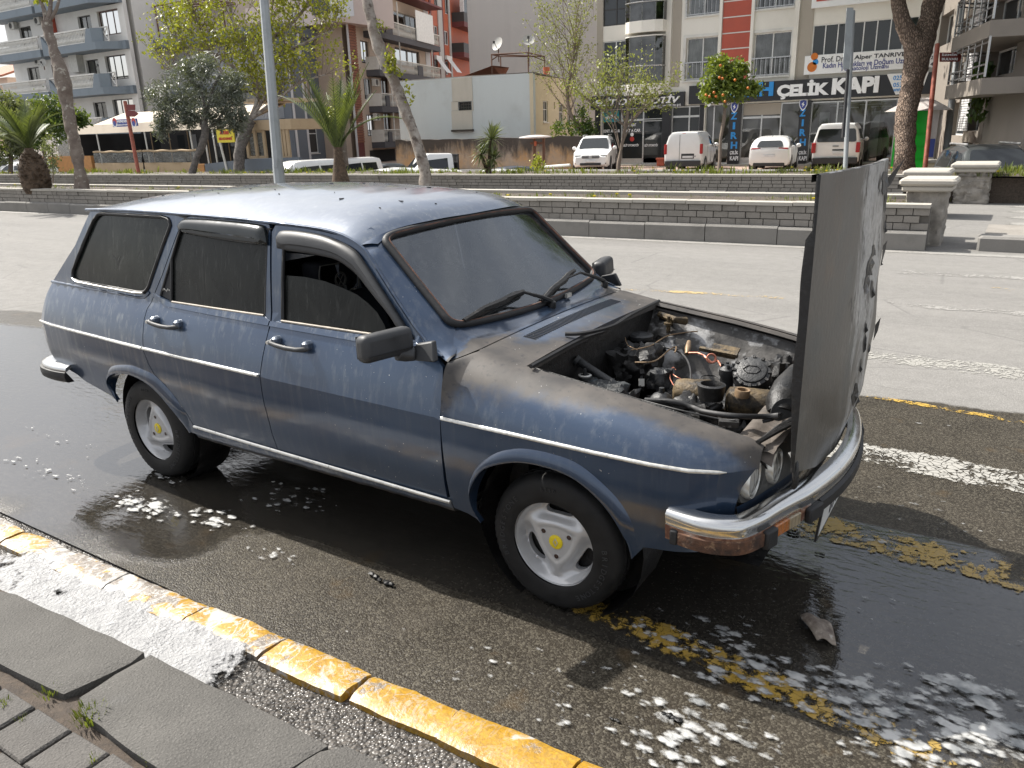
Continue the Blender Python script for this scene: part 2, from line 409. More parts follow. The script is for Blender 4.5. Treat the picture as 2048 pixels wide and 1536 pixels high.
M['film'] = film_glass('tinted_film_glass',(.005,.006,.006),(.016,.017,.016),.22)
M['film2'] = film_glass('tinted_rear_glass',(.005,.007,.007),(.024,.026,.023),.14)
def windshield_mat():
 s = N('windshield_glass');v = s.obj();t = s.n('ShaderNodeBsdfTransparent');t.inputs[0].default_value = (.55,.60,.62,1)
 gl = s.n('ShaderNodeBsdfGlossy');gl.inputs['Roughness'].default_value = .09;gl.inputs[0].default_value = (.9,.95,1,1)
 fr = s.n('ShaderNodeFresnel');fr.inputs[0].default_value = 2.2
 mx1 = s.n('ShaderNodeMixShader');s.L(fr.outputs[0],mx1.inputs[0]);s.L(t.outputs[0],mx1.inputs[1]);s.L(gl.outputs[0],mx1.inputs[2])
 df = s.n('ShaderNodeBsdfDiffuse');df.inputs[0].default_value = (.34,.35,.36,1)
 n = s.noise(v,4,6,.6);run = s.noise(s.obj((38,38,1.5),rot=(.0,.35,.5)),1,4,.6)
 d = s.m('MULTIPLY',s.mr(run,.45,.7),s.mr(n,.3,.65,.03,.15));sp = s.m('MULTIPLY',s.mr(s.vor(v,70).outputs[0],.14,.05),s.mr(s.noise(v,6,2),.50,.6,.0,.6))
 d = s.m('MAXIMUM',s.m('ADD',d,.022),sp)
 mx2 = s.n('ShaderNodeMixShader');s.L(d,mx2.inputs[0]);s.L(mx1.outputs[0],mx2.inputs[1]);s.L(df.outputs[0],mx2.inputs[2]);s.L(mx2.outputs[0],s.o.inputs[0]);return s.mat
M['windshield'] = windshield_mat()
def lens(name,c,r=.12):
 s = N(name);v = s.obj();wv = s.n('ShaderNodeTexWave');s.L(s.obj((1,1,1)),wv.inputs[0]);wv.inputs['Scale'].default_value = 16;wv.bands_direction = 'Y'
 n = s.noise(v,12,5);s.set(Base_Color=s.mix(s.mr(n,.4,.7,0,.6),c,tuple(x*.5 for x in c)),Roughness=r,Coat_Weight=.6,Specular_IOR_Level=.6);s.bump(wv.outputs[0],.35,.01);return s.mat
M['headlamp'] = lens('headlamp_glass',(.40,.40,.38),.16)
M['amber'] = lens('amber_lens',(.42,.13,.015),.2)
M['clear_lens'] = lens('yellowed_lens',(.30,.24,.15),.2)
M['red_lens'] = simple('red_lamp_lens',(.35,.02,.02),.2,0,.1,10,coat=.5)
M['rust'] = sooty('rust',(.035,.018,.012),(.13,.062,.035),(.24,.15,.09),.85,0,22,.6,.56)
M['seat'] = simple('dark_seat_cloth',(.012,.013,.018),.85,0,.3,30,.3,200)
M['stitch'] = simple('grey_piping',(.20,.19,.17),.7)
M['dash'] = simple('dark_dashboard',(.02,.02,.022),.55,0,.2,15,.2)
M['white_plate'] = simple('white_plate',(.72,.72,.70),.4)
M['black'] = simple('black_paint',(.012,.012,.013),.45)
M['grille'] = simple('black_grille',(.016,.017,.020),.4,0,.2,20)
M['emblem_y'] = simple('yellow_emblem',(.75,.58,.02),.35,0,.1,30)
M['bolt'] = simple('rusty_brown_bolt',(.05,.028,.022),.6,.3,.3,60)
# setting
M['glass'] = glassmat('window_glass')
M['glass_shop'] = glassmat('shop_window_glass',(.022,.026,.028),.03)
M['white_frame'] = simple('white_upvc',(.70,.70,.68),.4)
M['brown_frame'] = simple('brown_window_frame',(.10,.045,.03),.5)
M['dark_frame'] = simple('dark_window_frame',(.04,.038,.036),.5)
M['curtain'] = simple('pale_curtain',(.30,.295,.28),.9,0,.3,3)
M['alu'] = simple('aluminium',(.55,.55,.54),.35,.6,.1,8)
M['chromerail'] = simple('steel_handrail',(.42,.42,.42),.3,.8,.1,8)
M['galv'] = stained('galvanised_steel',(.30,.32,.33),(.17,.18,.18),.55,3,.5,.1,30)
M['cream'] = stained('cream_render',(.76,.73,.66),(.56,.53,.47),.85,.35,.35,.12,50)
M['taupe_shaded'] = stained('shaded_taupe_render',(.235,.205,.175),(.16,.145,.125),.85,.4,.3,.1,50)  # taupe darkened to paint in the shade on the rightmost building
M['taupe'] = stained('taupe_render',(.38,.34,.285),(.28,.25,.21),.85,.4,.3,.1,50)
M['redpanel'] = simple('brick_red_cladding',(.40,.075,.042),.5,0,.08,2)
M['black_sign'] = simple('black_sign_board',(.016,.016,.019),.35,0,.2,2)
M['white_sign'] = simple('white_sign_board',(.78,.78,.77),.4,0,.03,2)
M['white_letter'] = simple('white_letters',(.82,.82,.82),.35,0,.02)
M['blue_letter'] = simple('blue_letters',(.02,.25,.62),.35,0,.05)
M['navy_letter'] = simple('navy_letters',(.05,.06,.22),.45)
M['ink'] = simple('black_print',(.02,.02,.03),.5)
M['red_letter'] = simple('red_letters',(.5,.04,.03),.45)
M['signblue'] = simple('blue_sign_board',(.045,.07,.30),.4)
M['signyellow'] = simple('yellow_sign_board',(.72,.58,.04),.45)
M['brownsign'] = simple('brown_road_sign',(.17,.030,.024),.4)
M['redpole'] = simple('weathered_red_pole',(.28,.075,.045),.6,0,.35,9)
M['orange'] = simple('orange_fruit',(.55,.15,.012),.5)
M['white_bal'] = stained('white_balustrade',(.66,.65,.61),(.42,.40,.35),.8,1.2,.4,.1)
M['blue_slab'] = stained('blue_grey_balcony_slab',(.19,.225,.255),(.12,.145,.165),.8,.8,.4,.1)
M['apt_white'] = stained('warm_white_tiles',(.72,.70,.66),(.54,.52,.48),.75,.5,.25,.1)
M['grey_render'] = stained('blue_grey_render',(.150,.172,.200),(.10,.112,.13),.85,.5,.35,.15)
M['pink_render'] = stained('pale_pink_render',(.60,.51,.475),(.46,.39,.36),.85,.4,.3,.1)
M['pale_render'] = stained('pale_grey_render',(.56,.56,.57),(.44,.44,.44),.85,.4,.3,.1)
M['tan_render'] = stained('tan_render',(.52,.42,.34),(.38,.30,.24),.85,.5,.3,.1)
M['dark_slab'] = stained('charcoal_balcony_slab',(.085,.085,.095),(.05,.05,.055),.8,1,.4,.1)
M['brown_tile'] = simple('brown_wood_cladding',(.26,.105,.062),.7,0,.35,5)
M['orange_clad'] = simple('orange_red_cladding',(.42,.105,.048),.6,0,.15,2)
M['maroon'] = simple('maroon_trim',(.13,.03,.028),.6)
M['grey_strip'] = simple('pale_grey_cladding',(.45,.44,.42),.7,0,.08,2)
M['concrete_gable'] = stained('raw_concrete_render',(.52,.49,.46),(.36,.34,.32),.92,.22,.55,.5,3.5)
M['pale_blue'] = stained('pale_blue_plaster',(.50,.55,.555),(.36,.375,.37),.9,.5,.4,.2,9)
M['pale_plaster'] = stained('pale_plaster',(.48,.46,.40),(.30,.28,.24),.9,.6,.5,.2,9)
M['yellow_plaster'] = stained('cream_yellow_plaster',(.60,.53,.38),(.42,.36,.26),.9,.6,.4,.2,9)
def oldwall():
 s = N('mouldy_old_wall');v = s.obj();a = s.noise(s.obj((1.2,1.2,.35)),1.3,8,.65,.3);b = s.noise(v,.5,6);g = s.noise(v,6,8,.7)
 zz = s.n('ShaderNodeSeparateXYZ');s.L(s.obj(),zz.inputs[0])
 c = s.mix(s.mr(b,.4,.6),(.33,.29,.235),(.40,.24,.09));c = s.mix(s.mr(g,.4,.62,0,.6),c,(.24,.22,.19))
 hz_ = s.mr(zz.outputs[2],-.1,1.6,.0,.50);c = s.mix(s.mr(s.m('ADD',a,hz_),.62,.86),c,(.055,.048,.042))
 s.set(Base_Color=c,Roughness=.95);s.bump(g,.6,.05);return s.mat
M['oldwall'] = oldwall()
M['roof_tile'] = simple('terracotta_roof',(.30,.12,.07),.8,0,.3,20)
M['awning'] = stained('dirty_beige_canvas',(.52,.45,.36),(.38,.30,.22),.8,1.5,.5,.2)
M['canvas'] = stained('tan_canvas',(.44,.33,.21),(.30,.21,.12),.85,2,.5,.4,6)
M['orange_paint'] = simple('orange_brown_paint',(.42,.20,.065),.7,0,.15,4)
def clear_pvc():
 s = N('clear_pvc_sheet');v = s.obj();t = s.n('ShaderNodeBsdfTransparent');t.inputs[0].default_value = (.72,.72,.70,1)
 s.set(Base_Color=(.30,.30,.28),Roughness=.25);n = s.noise(s.obj((2,2,7)),1.5,5,.6,1);s.bump(n,.6,.05)
 mxx = s.n('ShaderNodeMixShader');s.put(mxx.inputs[0],s.mr(n,.35,.7,.25,.6));s.L(t.outputs[0],mxx.inputs[1]);s.L(s.b.outputs[0],mxx.inputs[2]);s.L(mxx.outputs[0],s.o.inputs[0]);return s.mat
M['pvc'] = clear_pvc()
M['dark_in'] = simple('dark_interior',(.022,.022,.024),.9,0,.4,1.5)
M['green_booth'] = simple('bright_green_booth',(.01,.50,.03),.4,0,.08,3)
M['booth_white'] = simple('booth_pale_panel',(.55,.50,.48),.5)
M['stonewall'] = sooty('weathered_limestone',(.18,.165,.145),(.31,.285,.25),(.42,.39,.34),.9,0,5,.6,.6)
M['plane_bark'] = sooty('mottled_bark',(.115,.085,.068),(.20,.165,.135),(.36,.33,.28),.9,0,4.2,.7,.57)
M['pale_bark'] = sooty('peeling_pale_bark',(.15,.115,.09),(.33,.30,.265),(.08,.06,.048),.9,0,3.2,.8,.55)
M['pine_bark'] = None
M['twig'] = simple('grey_brown_twig',(.17,.13,.10),.85,0,.2,20)
M['olive_bark'] = sooty('olive_bark',(.06,.052,.045),(.17,.15,.135),None,.9,0,8,.8)
M['palm_bark'] = sooty('palm_fibre_bark',(.05,.034,.022),(.13,.088,.058),(.22,.17,.12),.95,0,14,.9,.6)
def pinebark():
 s = N('plated_pine_bark');v = s.obj((1,1,.38));d = s.vor(v,17,'DISTANCE_TO_EDGE').outputs[0];n = s.noise(s.obj(),9,6,.65)
 c = s.mix(s.mr(n,.35,.65),(.22,.155,.115),(.36,.27,.21));c = s.mix(s.mr(d,.16,.0,0,.75),c,(.085,.06,.048))
 s.set(Base_Color=c,Roughness=.95);s.bump(s.m('ADD',s.mr(d,0,.2),s.m('MULTIPLY',n,.5)),.9,.06);return s.mat
M['pine_bark'] = pinebark()
def leaf(name,a,b,rough=.5,tr=.35):
 s = N(name);oi = s.n('ShaderNodeNewGeometry');n = s.noise(s.obj(),2.4,3);r = s.m('ADD',s.m('MULTIPLY',oi.outputs['Random Per Island'],.7),s.m('MULTIPLY',n,.4))
 c = s.mix(s.mr(r,.2,.9),a,b);s.set(Base_Color=c,Roughness=rough)
 tl = s.n('ShaderNodeBsdfTranslucent');s.put(tl.inputs[0],s.mix(.5,c,(.30,.36,.03),'MIX'));mxx = s.n('ShaderNodeMixShader');mxx.inputs[0].default_value = tr
 s.L(s.b.outputs[0],mxx.inputs[1]);s.L(tl.outputs[0],mxx.inputs[2]);s.L(mxx.outputs[0],s.o.inputs[0]);return s.mat
M['leaf_spring'] = leaf('spring_yellow_green_leaf',(.17,.20,.015),(.40,.38,.035))
M['leaf_pale'] = leaf('pale_green_leaf',(.14,.16,.04),(.30,.30,.09))
M['leaf_orange_tree'] = leaf('citrus_leaf',(.05,.085,.012),(.19,.24,.03))
M['leaf_dark'] = leaf('dark_green_leaf',(.015,.040,.010),(.06,.12,.02))
M['leaf_grey'] = leaf('grey_green_shrub_leaf',(.06,.075,.04),(.17,.18,.10))
M['leaf_olive'] = leaf('olive_leaf',(.045,.055,.038),(.20,.215,.18),.45,.15)
M['leaf_palm'] = leaf('palm_frond',(.035,.055,.016),(.13,.17,.045),.45,.2)
M['leaf_yucca'] = leaf('yucca_leaf',(.06,.085,.03),(.20,.22,.11),.45,.2)
M['grass'] = leaf('verge_grass',(.06,.095,.012),(.20,.22,.04),.6,.3)
M['flower'] = simple('yellow_flower',(.72,.55,.02),.6)
def vpaint(name,c,rough=.3,metal=0.):
 s = N(name);v = s.obj();n = s.noise(v,3,5);s.set(Base_Color=s.mix(s.mr(n,.4,.8,0,.3),c,tuple(x*.8 for x in c)),Roughness=rough,Metallic=metal,Coat_Weight=.5,Coat_Roughness=.06);return s.mat
M['vwhite'] = vpaint('white_car_paint',(.74,.74,.73))
M['vgrey'] = vpaint('dark_grey_car_paint',(.075,.082,.085),.3,.4)
M['vdark'] = vpaint('dark_blue_car_paint',(.03,.035,.06),.3,.4)
M['vglass'] = glassmat('vehicle_glass',(.018,.021,.023),.04)
M['vblack'] = simple('vehicle_black_plastic',(.022,.022,.024),.55)
M['valloy'] = simple('alloy_wheel',(.42,.42,.42),.35,.6)
M['plate'] = simple('number_plate',(.62,.63,.64),.5)
M['terracotta'] = simple('terracotta_pot',(.42,.10,.055),.7)
M['dish'] = simple('satellite_dish_paint',(.36,.355,.33),.6)
M['rustframe'] = simple('rusty_pipe',(.11,.055,.035),.8)
M['ac'] = simple('air_conditioner_case',(.50,.49,.45),.6)
M['teal'] = simple('teal_cloth',(.03,.25,.30),.8)
# ------------------------------------------------------------------ ground materials
def yb(x): return itp(x,[-9,-6,-3,.6,3],[1.0,1.55,1.9,2.42,2.6])
def gblob(x,y,L_):
 v = 0
 for (px,py,rx,ry,a) in L_: v = max(v,a*math.exp(-((x-px)/rx)**2-((y-py)/ry)**2))
 return v
def asphalt():
 s = N('asphalt');p = s.pos();wet = s.attr('wet');pud = s.attr('pud')
 big = s.noise(s.pos((.25,1.1,1)),.8,6,.6);med = s.noise(p,7,8,.65);agg = s.vor(p,150);ag2 = s.noise(p,260,2)
 med2 = s.noise(p,2.6,8,.6,.6)
 wn_ = s.m('ADD',wet,s.m('MULTIPLY',s.m('SUBTRACT',med2,.5),.9));wm = s.mr(wn_,.38,.58,0,1,True)
 pn_ = s.m('ADD',pud,s.m('MULTIPLY',s.m('SUBTRACT',s.noise(p,1.7,6,.55,.5),.5),.7));pm = s.mr(pn_,.40,.62,0,1,True)
 dry = s.mix(s.mr(big,.32,.68),(.150,.145,.137),(.200,.193,.182));dry = s.mix(s.mr(s.noise(s.pos((.06,.9,1)),1.3,6,.6),.42,.66,0,.35),dry,(.24,.232,.215));dry = s.mix(s.mr(med,.3,.7,0,.35),dry,(.10,.097,.09))
 st = s.m('ADD',s.m('MULTIPLY',agg.outputs['Color'],.6),s.m('MULTIPLY',ag2,.5));dry = s.mix(s.mr(st,.50,.78,0,.55),dry,(.27,.26,.245));dry = s.mix(s.mr(ag2,.42,.25,0,.6),dry,(.08,.078,.075))
 crk = s.mr(s.vor(s.mix(.10,s.pos((.6,1.3,1)),s.n('ShaderNodeTexNoise',i_Scale=2.0,i_Detail=5).outputs[1]),.9,'DISTANCE_TO_EDGE').outputs[0],.010,.002);crk = s.m('MULTIPLY',crk,s.mr(big,.45,.5))
 dry = s.mix(s.m('MULTIPLY',crk,.3),dry,(.05,.05,.05))
 wetc = s.mix(s.mr(med2,.3,.7),(.021,.0178,.0135),(.040,.034,.026));wetc = s.mix(s.mr(st,.52,.80,0,.55),wetc,(.15,.135,.105));wetc = s.mix(s.mr(ag2,.42,.3,0,.6),wetc,(.008,.008,.007))
 wetc = s.mix(s.mr(s.noise(p,3.1,5),.62,.70,0,.5),wetc,(.085,.058,.030))
 c = s.mix(wm,dry,wetc);c = s.mix(s.m('MULTIPLY',pm,.55),c,(.020,.019,.018))
 ro = s.m('MULTIPLY',s.mr(wm,0,1,.88,.36),s.mr(pm,0,1,1,.05));ro = s.m('ADD',ro,s.m('MULTIPLY',s.mr(med,.4,.7,0,.14),s.mr(pm,0,1,1,0)))
 s.set(Base_Color=c,Roughness=ro,IOR=1.5,Specular_IOR_Level=s.m('ADD',s.mr(wm,0,1,.4,.16),s.mr(pm,0,1,0,.84)))
 gr = s.m('MULTIPLY',s.m('ADD',s.m('MULTIPLY',agg.outputs[0],-1.0),s.m('MULTIPLY',ag2,.8)),s.mr(pm,0,1,1,.03))
 b1 = s.n('ShaderNodeBump');b1.inputs['Strength'].default_value = .42;b1.inputs['Distance'].default_value = .004;s.L(gr,b1.inputs['Height'])
 rip = s.noise(s.pos((2.4,7,1)),5.0,3,.5,.6);b2 = s.n('ShaderNodeBump');b2.inputs['Distance'].default_value = .010;s.L(s.m('MULTIPLY',pm,.14),b2.inputs['Strength']);s.L(rip,b2.inputs['Height']);s.L(b1.outputs[0],b2.inputs['Normal'])
 s.L(b2.outputs[0],s.b.inputs['Normal']);return s.mat
M['asphalt'] = asphalt()
def worn(name,col,th=.5,crackle=1.0,wetv=0.,fine=26,rough=.7):
 s = N(name);p = s.pos();e = s.attr('edge');n = s.noise(p,fine,6,.7);n2 = s.noise(p,3,6,.6)
 ck = s.mr(s.vor(s.pos((1,1,1)),24,'DISTANCE_TO_EDGE').outputs[0],.0,.10)
 a = s.m('ADD',s.m('MULTIPLY',n,.55),s.m('MULTIPLY',n2,.45));a = s.mr(s.m('MULTIPLY',s.m('ADD',a,e),1),th+.5,th+.54)
 if crackle: a = s.m('MULTIPLY',a,s.mr(s.m('ADD',ck,s.mr(n2,.4,.6,0,1-crackle)),.25,.5))
 c = s.mix(s.mr(n2,.3,.7),col,tuple(q*.78 for q in col));c = s.mix(s.mr(n,.5,.8,0,.4),c,(.2,.19,.17))
 if wetv: c = s.mix(wetv,c,tuple(q*.35 for q in col))
 s.set(Base_Color=c,Roughness=rough);t = s.n('ShaderNodeBsdfTransparent');m_ = s.n('ShaderNodeMixShader');s.L(a,m_.inputs[0]);s.L(t.outputs[0],m_.inputs[1]);s.L(s.b.outputs[0],m_.inputs[2]);s.L(m_.outputs[0],s.o.inputs[0])
 s.bump(n,.3,.004);return s.mat
M['mark_white'] = worn('worn_white_road_paint',(.36,.35,.32),.47)
M['mark_white_faint'] = worn('faint_white_road_paint',(.33,.32,.30),.49,.6)
M['mark_yellow'] = worn('worn_yellow_road_paint',(.46,.29,.04),.48)
M['mark_yellow_faint'] = worn('faint_yellow_road_paint',(.50,.37,.17),.50,.4)
M['mark_yellow_wet'] = worn('wet_yellow_road_paint',(.40,.26,.05),.475,.6,.12,20,.2)
M['mark_pale'] = worn('pale_road_edge',(.30,.29,.27),.40,0)
def foam_mat():
 s = N('fire_foam');p = s.pos();d = s.attr('foam')
 wv = s.pos((1.0,2.1,1));n = s.noise(wv,6,7,.62,1.2);n2 = s.noise(p,40,4,.6,.3);vv_ = s.mix(.06,s.pos((1,1.7,1)),s.n('ShaderNodeTexNoise',i_Scale=9.0,i_Detail=4).outputs[1]);v = s.vor(vv_,15);v2 = s.vor(vv_,44)
 bl = s.m('ADD',s.m('MULTIPLY',n,.50),s.m('ADD',s.m('MULTIPLY',s.m('SUBTRACT',.62,v.outputs[0]),.42),s.m('ADD',s.m('MULTIPLY',s.m('SUBTRACT',.55,v2.outputs[0]),.16),s.m('MULTIPLY',n2,.14))))
 a = s.m('MULTIPLY',s.mr(s.m('ADD',bl,d),.765,.89),s.mr(s.noise(p,20,5),.25,.5,.5,1))
 pf = s.mr(s.noise(p,13,3),.45,.65);c = s.mix(s.m('MULTIPLY',pf,s.attr('thin')),(.42,.42,.41),(.14,.15,.155))
 s.set(Base_Color=c,Roughness=.55);s.bump(s.m('ADD',n2,a),.4,.008)
 t = s.n('ShaderNodeBsdfTransparent');m_ = s.n('ShaderNodeMixShader');s.L(a,m_.inputs[0]);s.L(t.outputs[0],m_.inputs[1]);s.L(s.b.outputs[0],m_.inputs[2]);s.L(m_.outputs[0],s.o.inputs[0]);return s.mat
M['foam'] = foam_mat()
def slabmat(name,a,b,ag=.35,damp=.0):
 s = N(name);v = s.pos();n = s.noise(v,3.2,8,.65);g = s.noise(v,170,3,.6);vv = s.vor(v,120)
 c = s.mix(s.mr(n,.3,.7),a,b);c = s.mix(s.mr(g,.56,.70,0,ag),c,tuple(min(1,q*2.2) for q in b));c = s.mix(s.mr(g,.42,.3,0,.6),c,tuple(q*.4 for q in a))
 wet = s.mr(s.noise(v,2.1,4),.55,.66,0,damp);c = s.mix(wet,c,(.030,.029,.028));dd = s.m('MULTIPLY',s.m('SUBTRACT',1,wet),.6)
 s.set(Base_Color=c,Roughness=s.m('ADD',.28,dd));s.bump(s.m('ADD',g,s.m('ADD',s.m('MULTIPLY',vv.outputs[0],.7),n)),.6,.006);return s.mat
M['slab'] = slabmat('basalt_kerb_slab',(.060,.057,.052),(.100,.095,.087),.35,.35)
M['paver'] = slabmat('damp_concrete_paver',(.062,.058,.054),(.105,.098,.090),.3,.4)
M['soil'] = sooty('joint_soil',(.045,.034,.026),(.10,.078,.06),None,.95,0,30,.8)
def yellow_kerb():
 s = N('yellow_painted_kerb');p = s.pos();n = s.noise(p,12,8,.65);n2 = s.noise(p,2.2,5,.6);g = s.noise(p,90,4);x = s.n('ShaderNodeSeparateXYZ');s.L(p,x.inputs[0])
 conc = s.mix(s.mr(g,.35,.65),(.13,.112,.095),(.27,.235,.20));yel = s.mix(s.mr(n,.35,.7),(.34,.18,.015),(.44,.265,.03));yel = s.mix(s.mr(g,.4,.62,0,.65),yel,(.22,.13,.03))
 keep = s.mr(s.m('ADD',s.m('ADD',s.m('MULTIPLY',n,.6),s.m('MULTIPLY',n2,.8)),s.mr(x.outputs[0],-1.2,.4,.02,.20)),.70,.74);c = s.mix(keep,conc,yel)
 wv = s.noise(s.pos((2.2,1.4,1)),4.5,7,.62,1.6);fr = s.m('ABSOLUTE',s.m('SUBTRACT',wv,.5));vein = s.mr(fr,.030,.008)
 left = s.mr(x.outputs[0],.30,-2.1,.0,1.0);blot = s.mr(s.m('ADD',s.noise(p,6.5,6,.6,.8),s.m('MULTIPLY',left,.09)),.61,.67)
 foam = s.m('MAXIMUM',s.m('MULTIPLY',vein,s.mr(x.outputs[0],.45,-1.0,.0,.9)),s.m('MULTIPLY',blot,.9));c = s.mix(foam,c,(.44,.435,.42))
 s.set(Base_Color=c,Roughness=s.mr(n,.3,.7,.25,.6));s.bump(s.m('ADD',s.m('MULTIPLY',keep,.5),s.m('ADD',n,s.m('MULTIPLY',g,.5))),.5,.006);return s.mat
M['ykerb'] = yellow_kerb()
def gutter_mat():
 s = N('wet_coarse_gutter_asphalt');p = s.pos();v = s.vor(p,78);g = s.noise(p,150,3);n = s.noise(p,5,5)
 c = s.mix(s.mr(v.outputs['Color'],.2,.9),(.040,.037,.034),(.14,.128,.115));c = s.mix(s.mr(g,.42,.3),c,(.012,.011,.010));s.set(Base_Color=c,Roughness=s.mr(n,.35,.65,.20,.42),Specular_IOR_Level=.45);s.bump(s.m('MULTIPLY',v.outputs[0],-1),.9,.010);return s.mat
M['gutter'] = gutter_mat()
def thickfoam():
 s = N('thick_foam');p = s.pos();n = s.noise(p,22,7,.65);n2 = s.noise(p,5,4);s.set(Base_Color=s.mix(s.mr(n,.3,.7),(.27,.27,.275),(.40,.40,.40)),Roughness=.6)
 e = s.attr('foam');a = s.mr(s.m('ADD',e,s.m('ADD',s.m('MULTIPLY',n,.5),s.m('MULTIPLY',n2,.5))),.97,1.03)
 s.bump(s.m('ADD',n,s.noise(p,70,4)),.9,.018);t = s.n('ShaderNodeBsdfTransparent');m_ = s.n('ShaderNodeMixShader');s.L(a,m_.inputs[0]);s.L(t.outputs[0],m_.inputs[1]);s.L(s.b.outputs[0],m_.inputs[2]);s.L(m_.outputs[0],s.o.inputs[0]);return s.mat
M['thickfoam'] = thickfoam()
M['kerbstone'] = stained('grey_kerb_block',(.215,.205,.19),(.12,.115,.105),.9,2.2,.5,.35,30)
M['wallbrick'] = slabmat('grey_wall_brick',(.20,.185,.163),(.285,.262,.235),.2)
M['mortar'] = stained('dark_mortar',(.13,.12,.107),(.08,.074,.067),.95,3,.4,.3)
M['coping'] = stained('pale_coping',(.40,.375,.33),(.24,.22,.19),.9,1.5,.4,.3)
M['paving'] = stained('reddish_paving',(.37,.27,.215),(.26,.20,.16),.85,.6,.2,.1)
# ------------------------------------------------------------------ road sheet
def axis(a,b,dense,d,mul=1.35):
 xs = [];x = dense[0]
 while x < dense[1]: xs.append(x);x += d
 q = d
 while x < b: xs.append(x);q *= mul;x += q
 xs.append(b);x = dense[0];q = d;lo = []
 while x > a: q *= mul;x -= q;lo.append(max(x,a))
 return sorted(set(lo+xs))
PUD = [(-3.4,-.1,2.2,1.5,1.25),(-5.5,.6,2.5,.9,1.0),(1.5,-.15,1.05,.62,1.0),(2.6,-.2,1.2,.7,1.0),(.6,.1,.8,.6,.7),(-1.3,-.2,1.0,.75,.65),(-2.0,-.95,.9,.45,.9)]
def wetf(x,y):
 w_ = sst(.22,-.22,y-yb(x));return w_
def pudf(x,y):
 p = gblob(x,y,PUD);p *= sst(.1,-.5,y-yb(x)+.2)
 if x > .7: p *= sst(.62,.50,y-.03*(x-1))
 p = max(p,.95*sst(-3.2,-2.6,x)*sst(1.7,1.2,x)*sst(-.95,-.72,y)*sst(1.2,.8,y)*(1 if x < .7 else sst(.62,.50,y-.03*(x-1))))  # water zone cut to the car's shadow, to deepen its black
 p *= 1-.8*sst(-1.75,-1.2,x)*sst(-.80,-.98,y)*sst(1.1,.7,x)
 return p
xs = axis(-70,45,(-4.6,2.4),.055);ys = axis(-1.40,30,(-1.40,2.9),.055)
mb = MB();W_ = [];P_ = []
for x in xs:
 for y in ys: mb.v.append((x,y,0));W_.append(wetf(x,y));P_.append(pudf(x,y))
ny = len(ys)
for i in range(len(xs)-1):
 for j in range(ny-1): mb.f.append((i*ny+j,(i+1)*ny+j,(i+1)*ny+j+1,i*ny+j+1));mb.m.append(0)
mb.attr = {'wet': W_,'pud': P_}
mb.build('road',M['asphalt'],kind='structure',recalc=False)
def sheet(name,pts,z,mat,d=.05,**t):
 """quad patch given by four ground corners (A,B far/near edge...) subdivided, with soft 'edge' attribute"""
 A,B,C_,D_ = [Vector((p[0],p[1],0)) for p in pts];nu = max(2,min(60,int((B-A).length/d)+1));nv = max(4,min(16,int((D_-A).length/d)+2));e = [];m_ = MB()
 for i in range(nu+1):
  for j in range(nv+1):
   u,v = i/nu,j/nv;p = A.lerp(B,u).lerp(D_.lerp(C_,u),v);j_ = .012*noise.noise(Vector((p.x*7,p.y*7,1)))
   m_.v.append((p.x,p.y+j_,z));q = min(v,1-v)*2;r = min(u,1-u)*nu*d/.15;e.append(.5-.22*(1-min(1,q*2.5))-.2*(1-min(1,r)))
 for i in range(nu):
  for j in range(nv): m_.f.append((i*(nv+1)+j,(i+1)*(nv+1)+j,(i+1)*(nv+1)+j+1,i*(nv+1)+j+1));m_.m.append(0)
 m_.attr = {'edge': e};return m_.build(name,mat,recalc=False,**t)
def pxq(a,b,c,d): return [G(*p)[:2] for p in (a,b,c,d)]
def line_y(x0,x1,y0,y1,wd): return [(x0,y0+wd/2),(x1,y1+wd/2),(x1,y1-wd/2),(x0,y0-wd/2)]
MK = [('white_crossing_bar',pxq((1786,538),(2048,553),(2048,562),(1780,548)),'mark_white_faint'),
      ('white_crossing_bar',pxq((1752,600),(2048,620),(2048,634),(1748,612)),'mark_white_faint'),
      ('white_crossing_bar',pxq((1640,684),(2048,736),(2048,776),(1640,714)),'mark_white'),
      ('white_crossing_bar',pxq((1600,858),(2048,942),(2048,1020),(1600,912)),'mark_white')]
for nme,q,mt in MK:
 q = list(q);q[1] = (q[1][0]+1.4*(q[1][0]-q[0][0])/max(.3,abs(q[1][0]-q[0][0])),q[1][1]+.03);q[2] = (q[1][0],q[2][1]+.03)
 sheet(nme,q,.004,M[mt],kind='structure')
for q,mt in [(pxq((1225,574),(1592,594),(1592,601),(1225,580)),'mark_yellow_faint'),(pxq((1960,571),(2048,579),(2048,588),(1960,577)),'mark_yellow_faint'),
              (pxq((2000,615),(2048,619),(2048,627),(2000,622)),'mark_yellow_faint'),(pxq((2000,735),(2048,740),(2048,748),(2000,742)),'mark_yellow'),
              (line_y(.45,3.2,2.42,2.12,.10),'mark_yellow'),(line_y(.35,3.4,.42,.30,.34),'mark_yellow_wet'),(line_y(-.1,3.2,-.62,-1.08,.20),'mark_yellow_wet')]:
 sheet('yellow_road_line',q,.0045,M[mt],kind='structure')
# pale line at the foot of the first wall
def w1(x): return 8.93+(x+5.57)*.0425      # foot of the near retaining wall
def w2(x): return 15.58+(x+9.39)*.0565      # foot of the far retaining wall
sheet('pale_road_edge_line',[(-45,w1(-45)-.02),(2.5,w1(2.5)-.02),(2.5,w1(2.5)-.28),(-45,w1(-45)-.28)],.004,M['mark_pale'],.3,kind='structure')
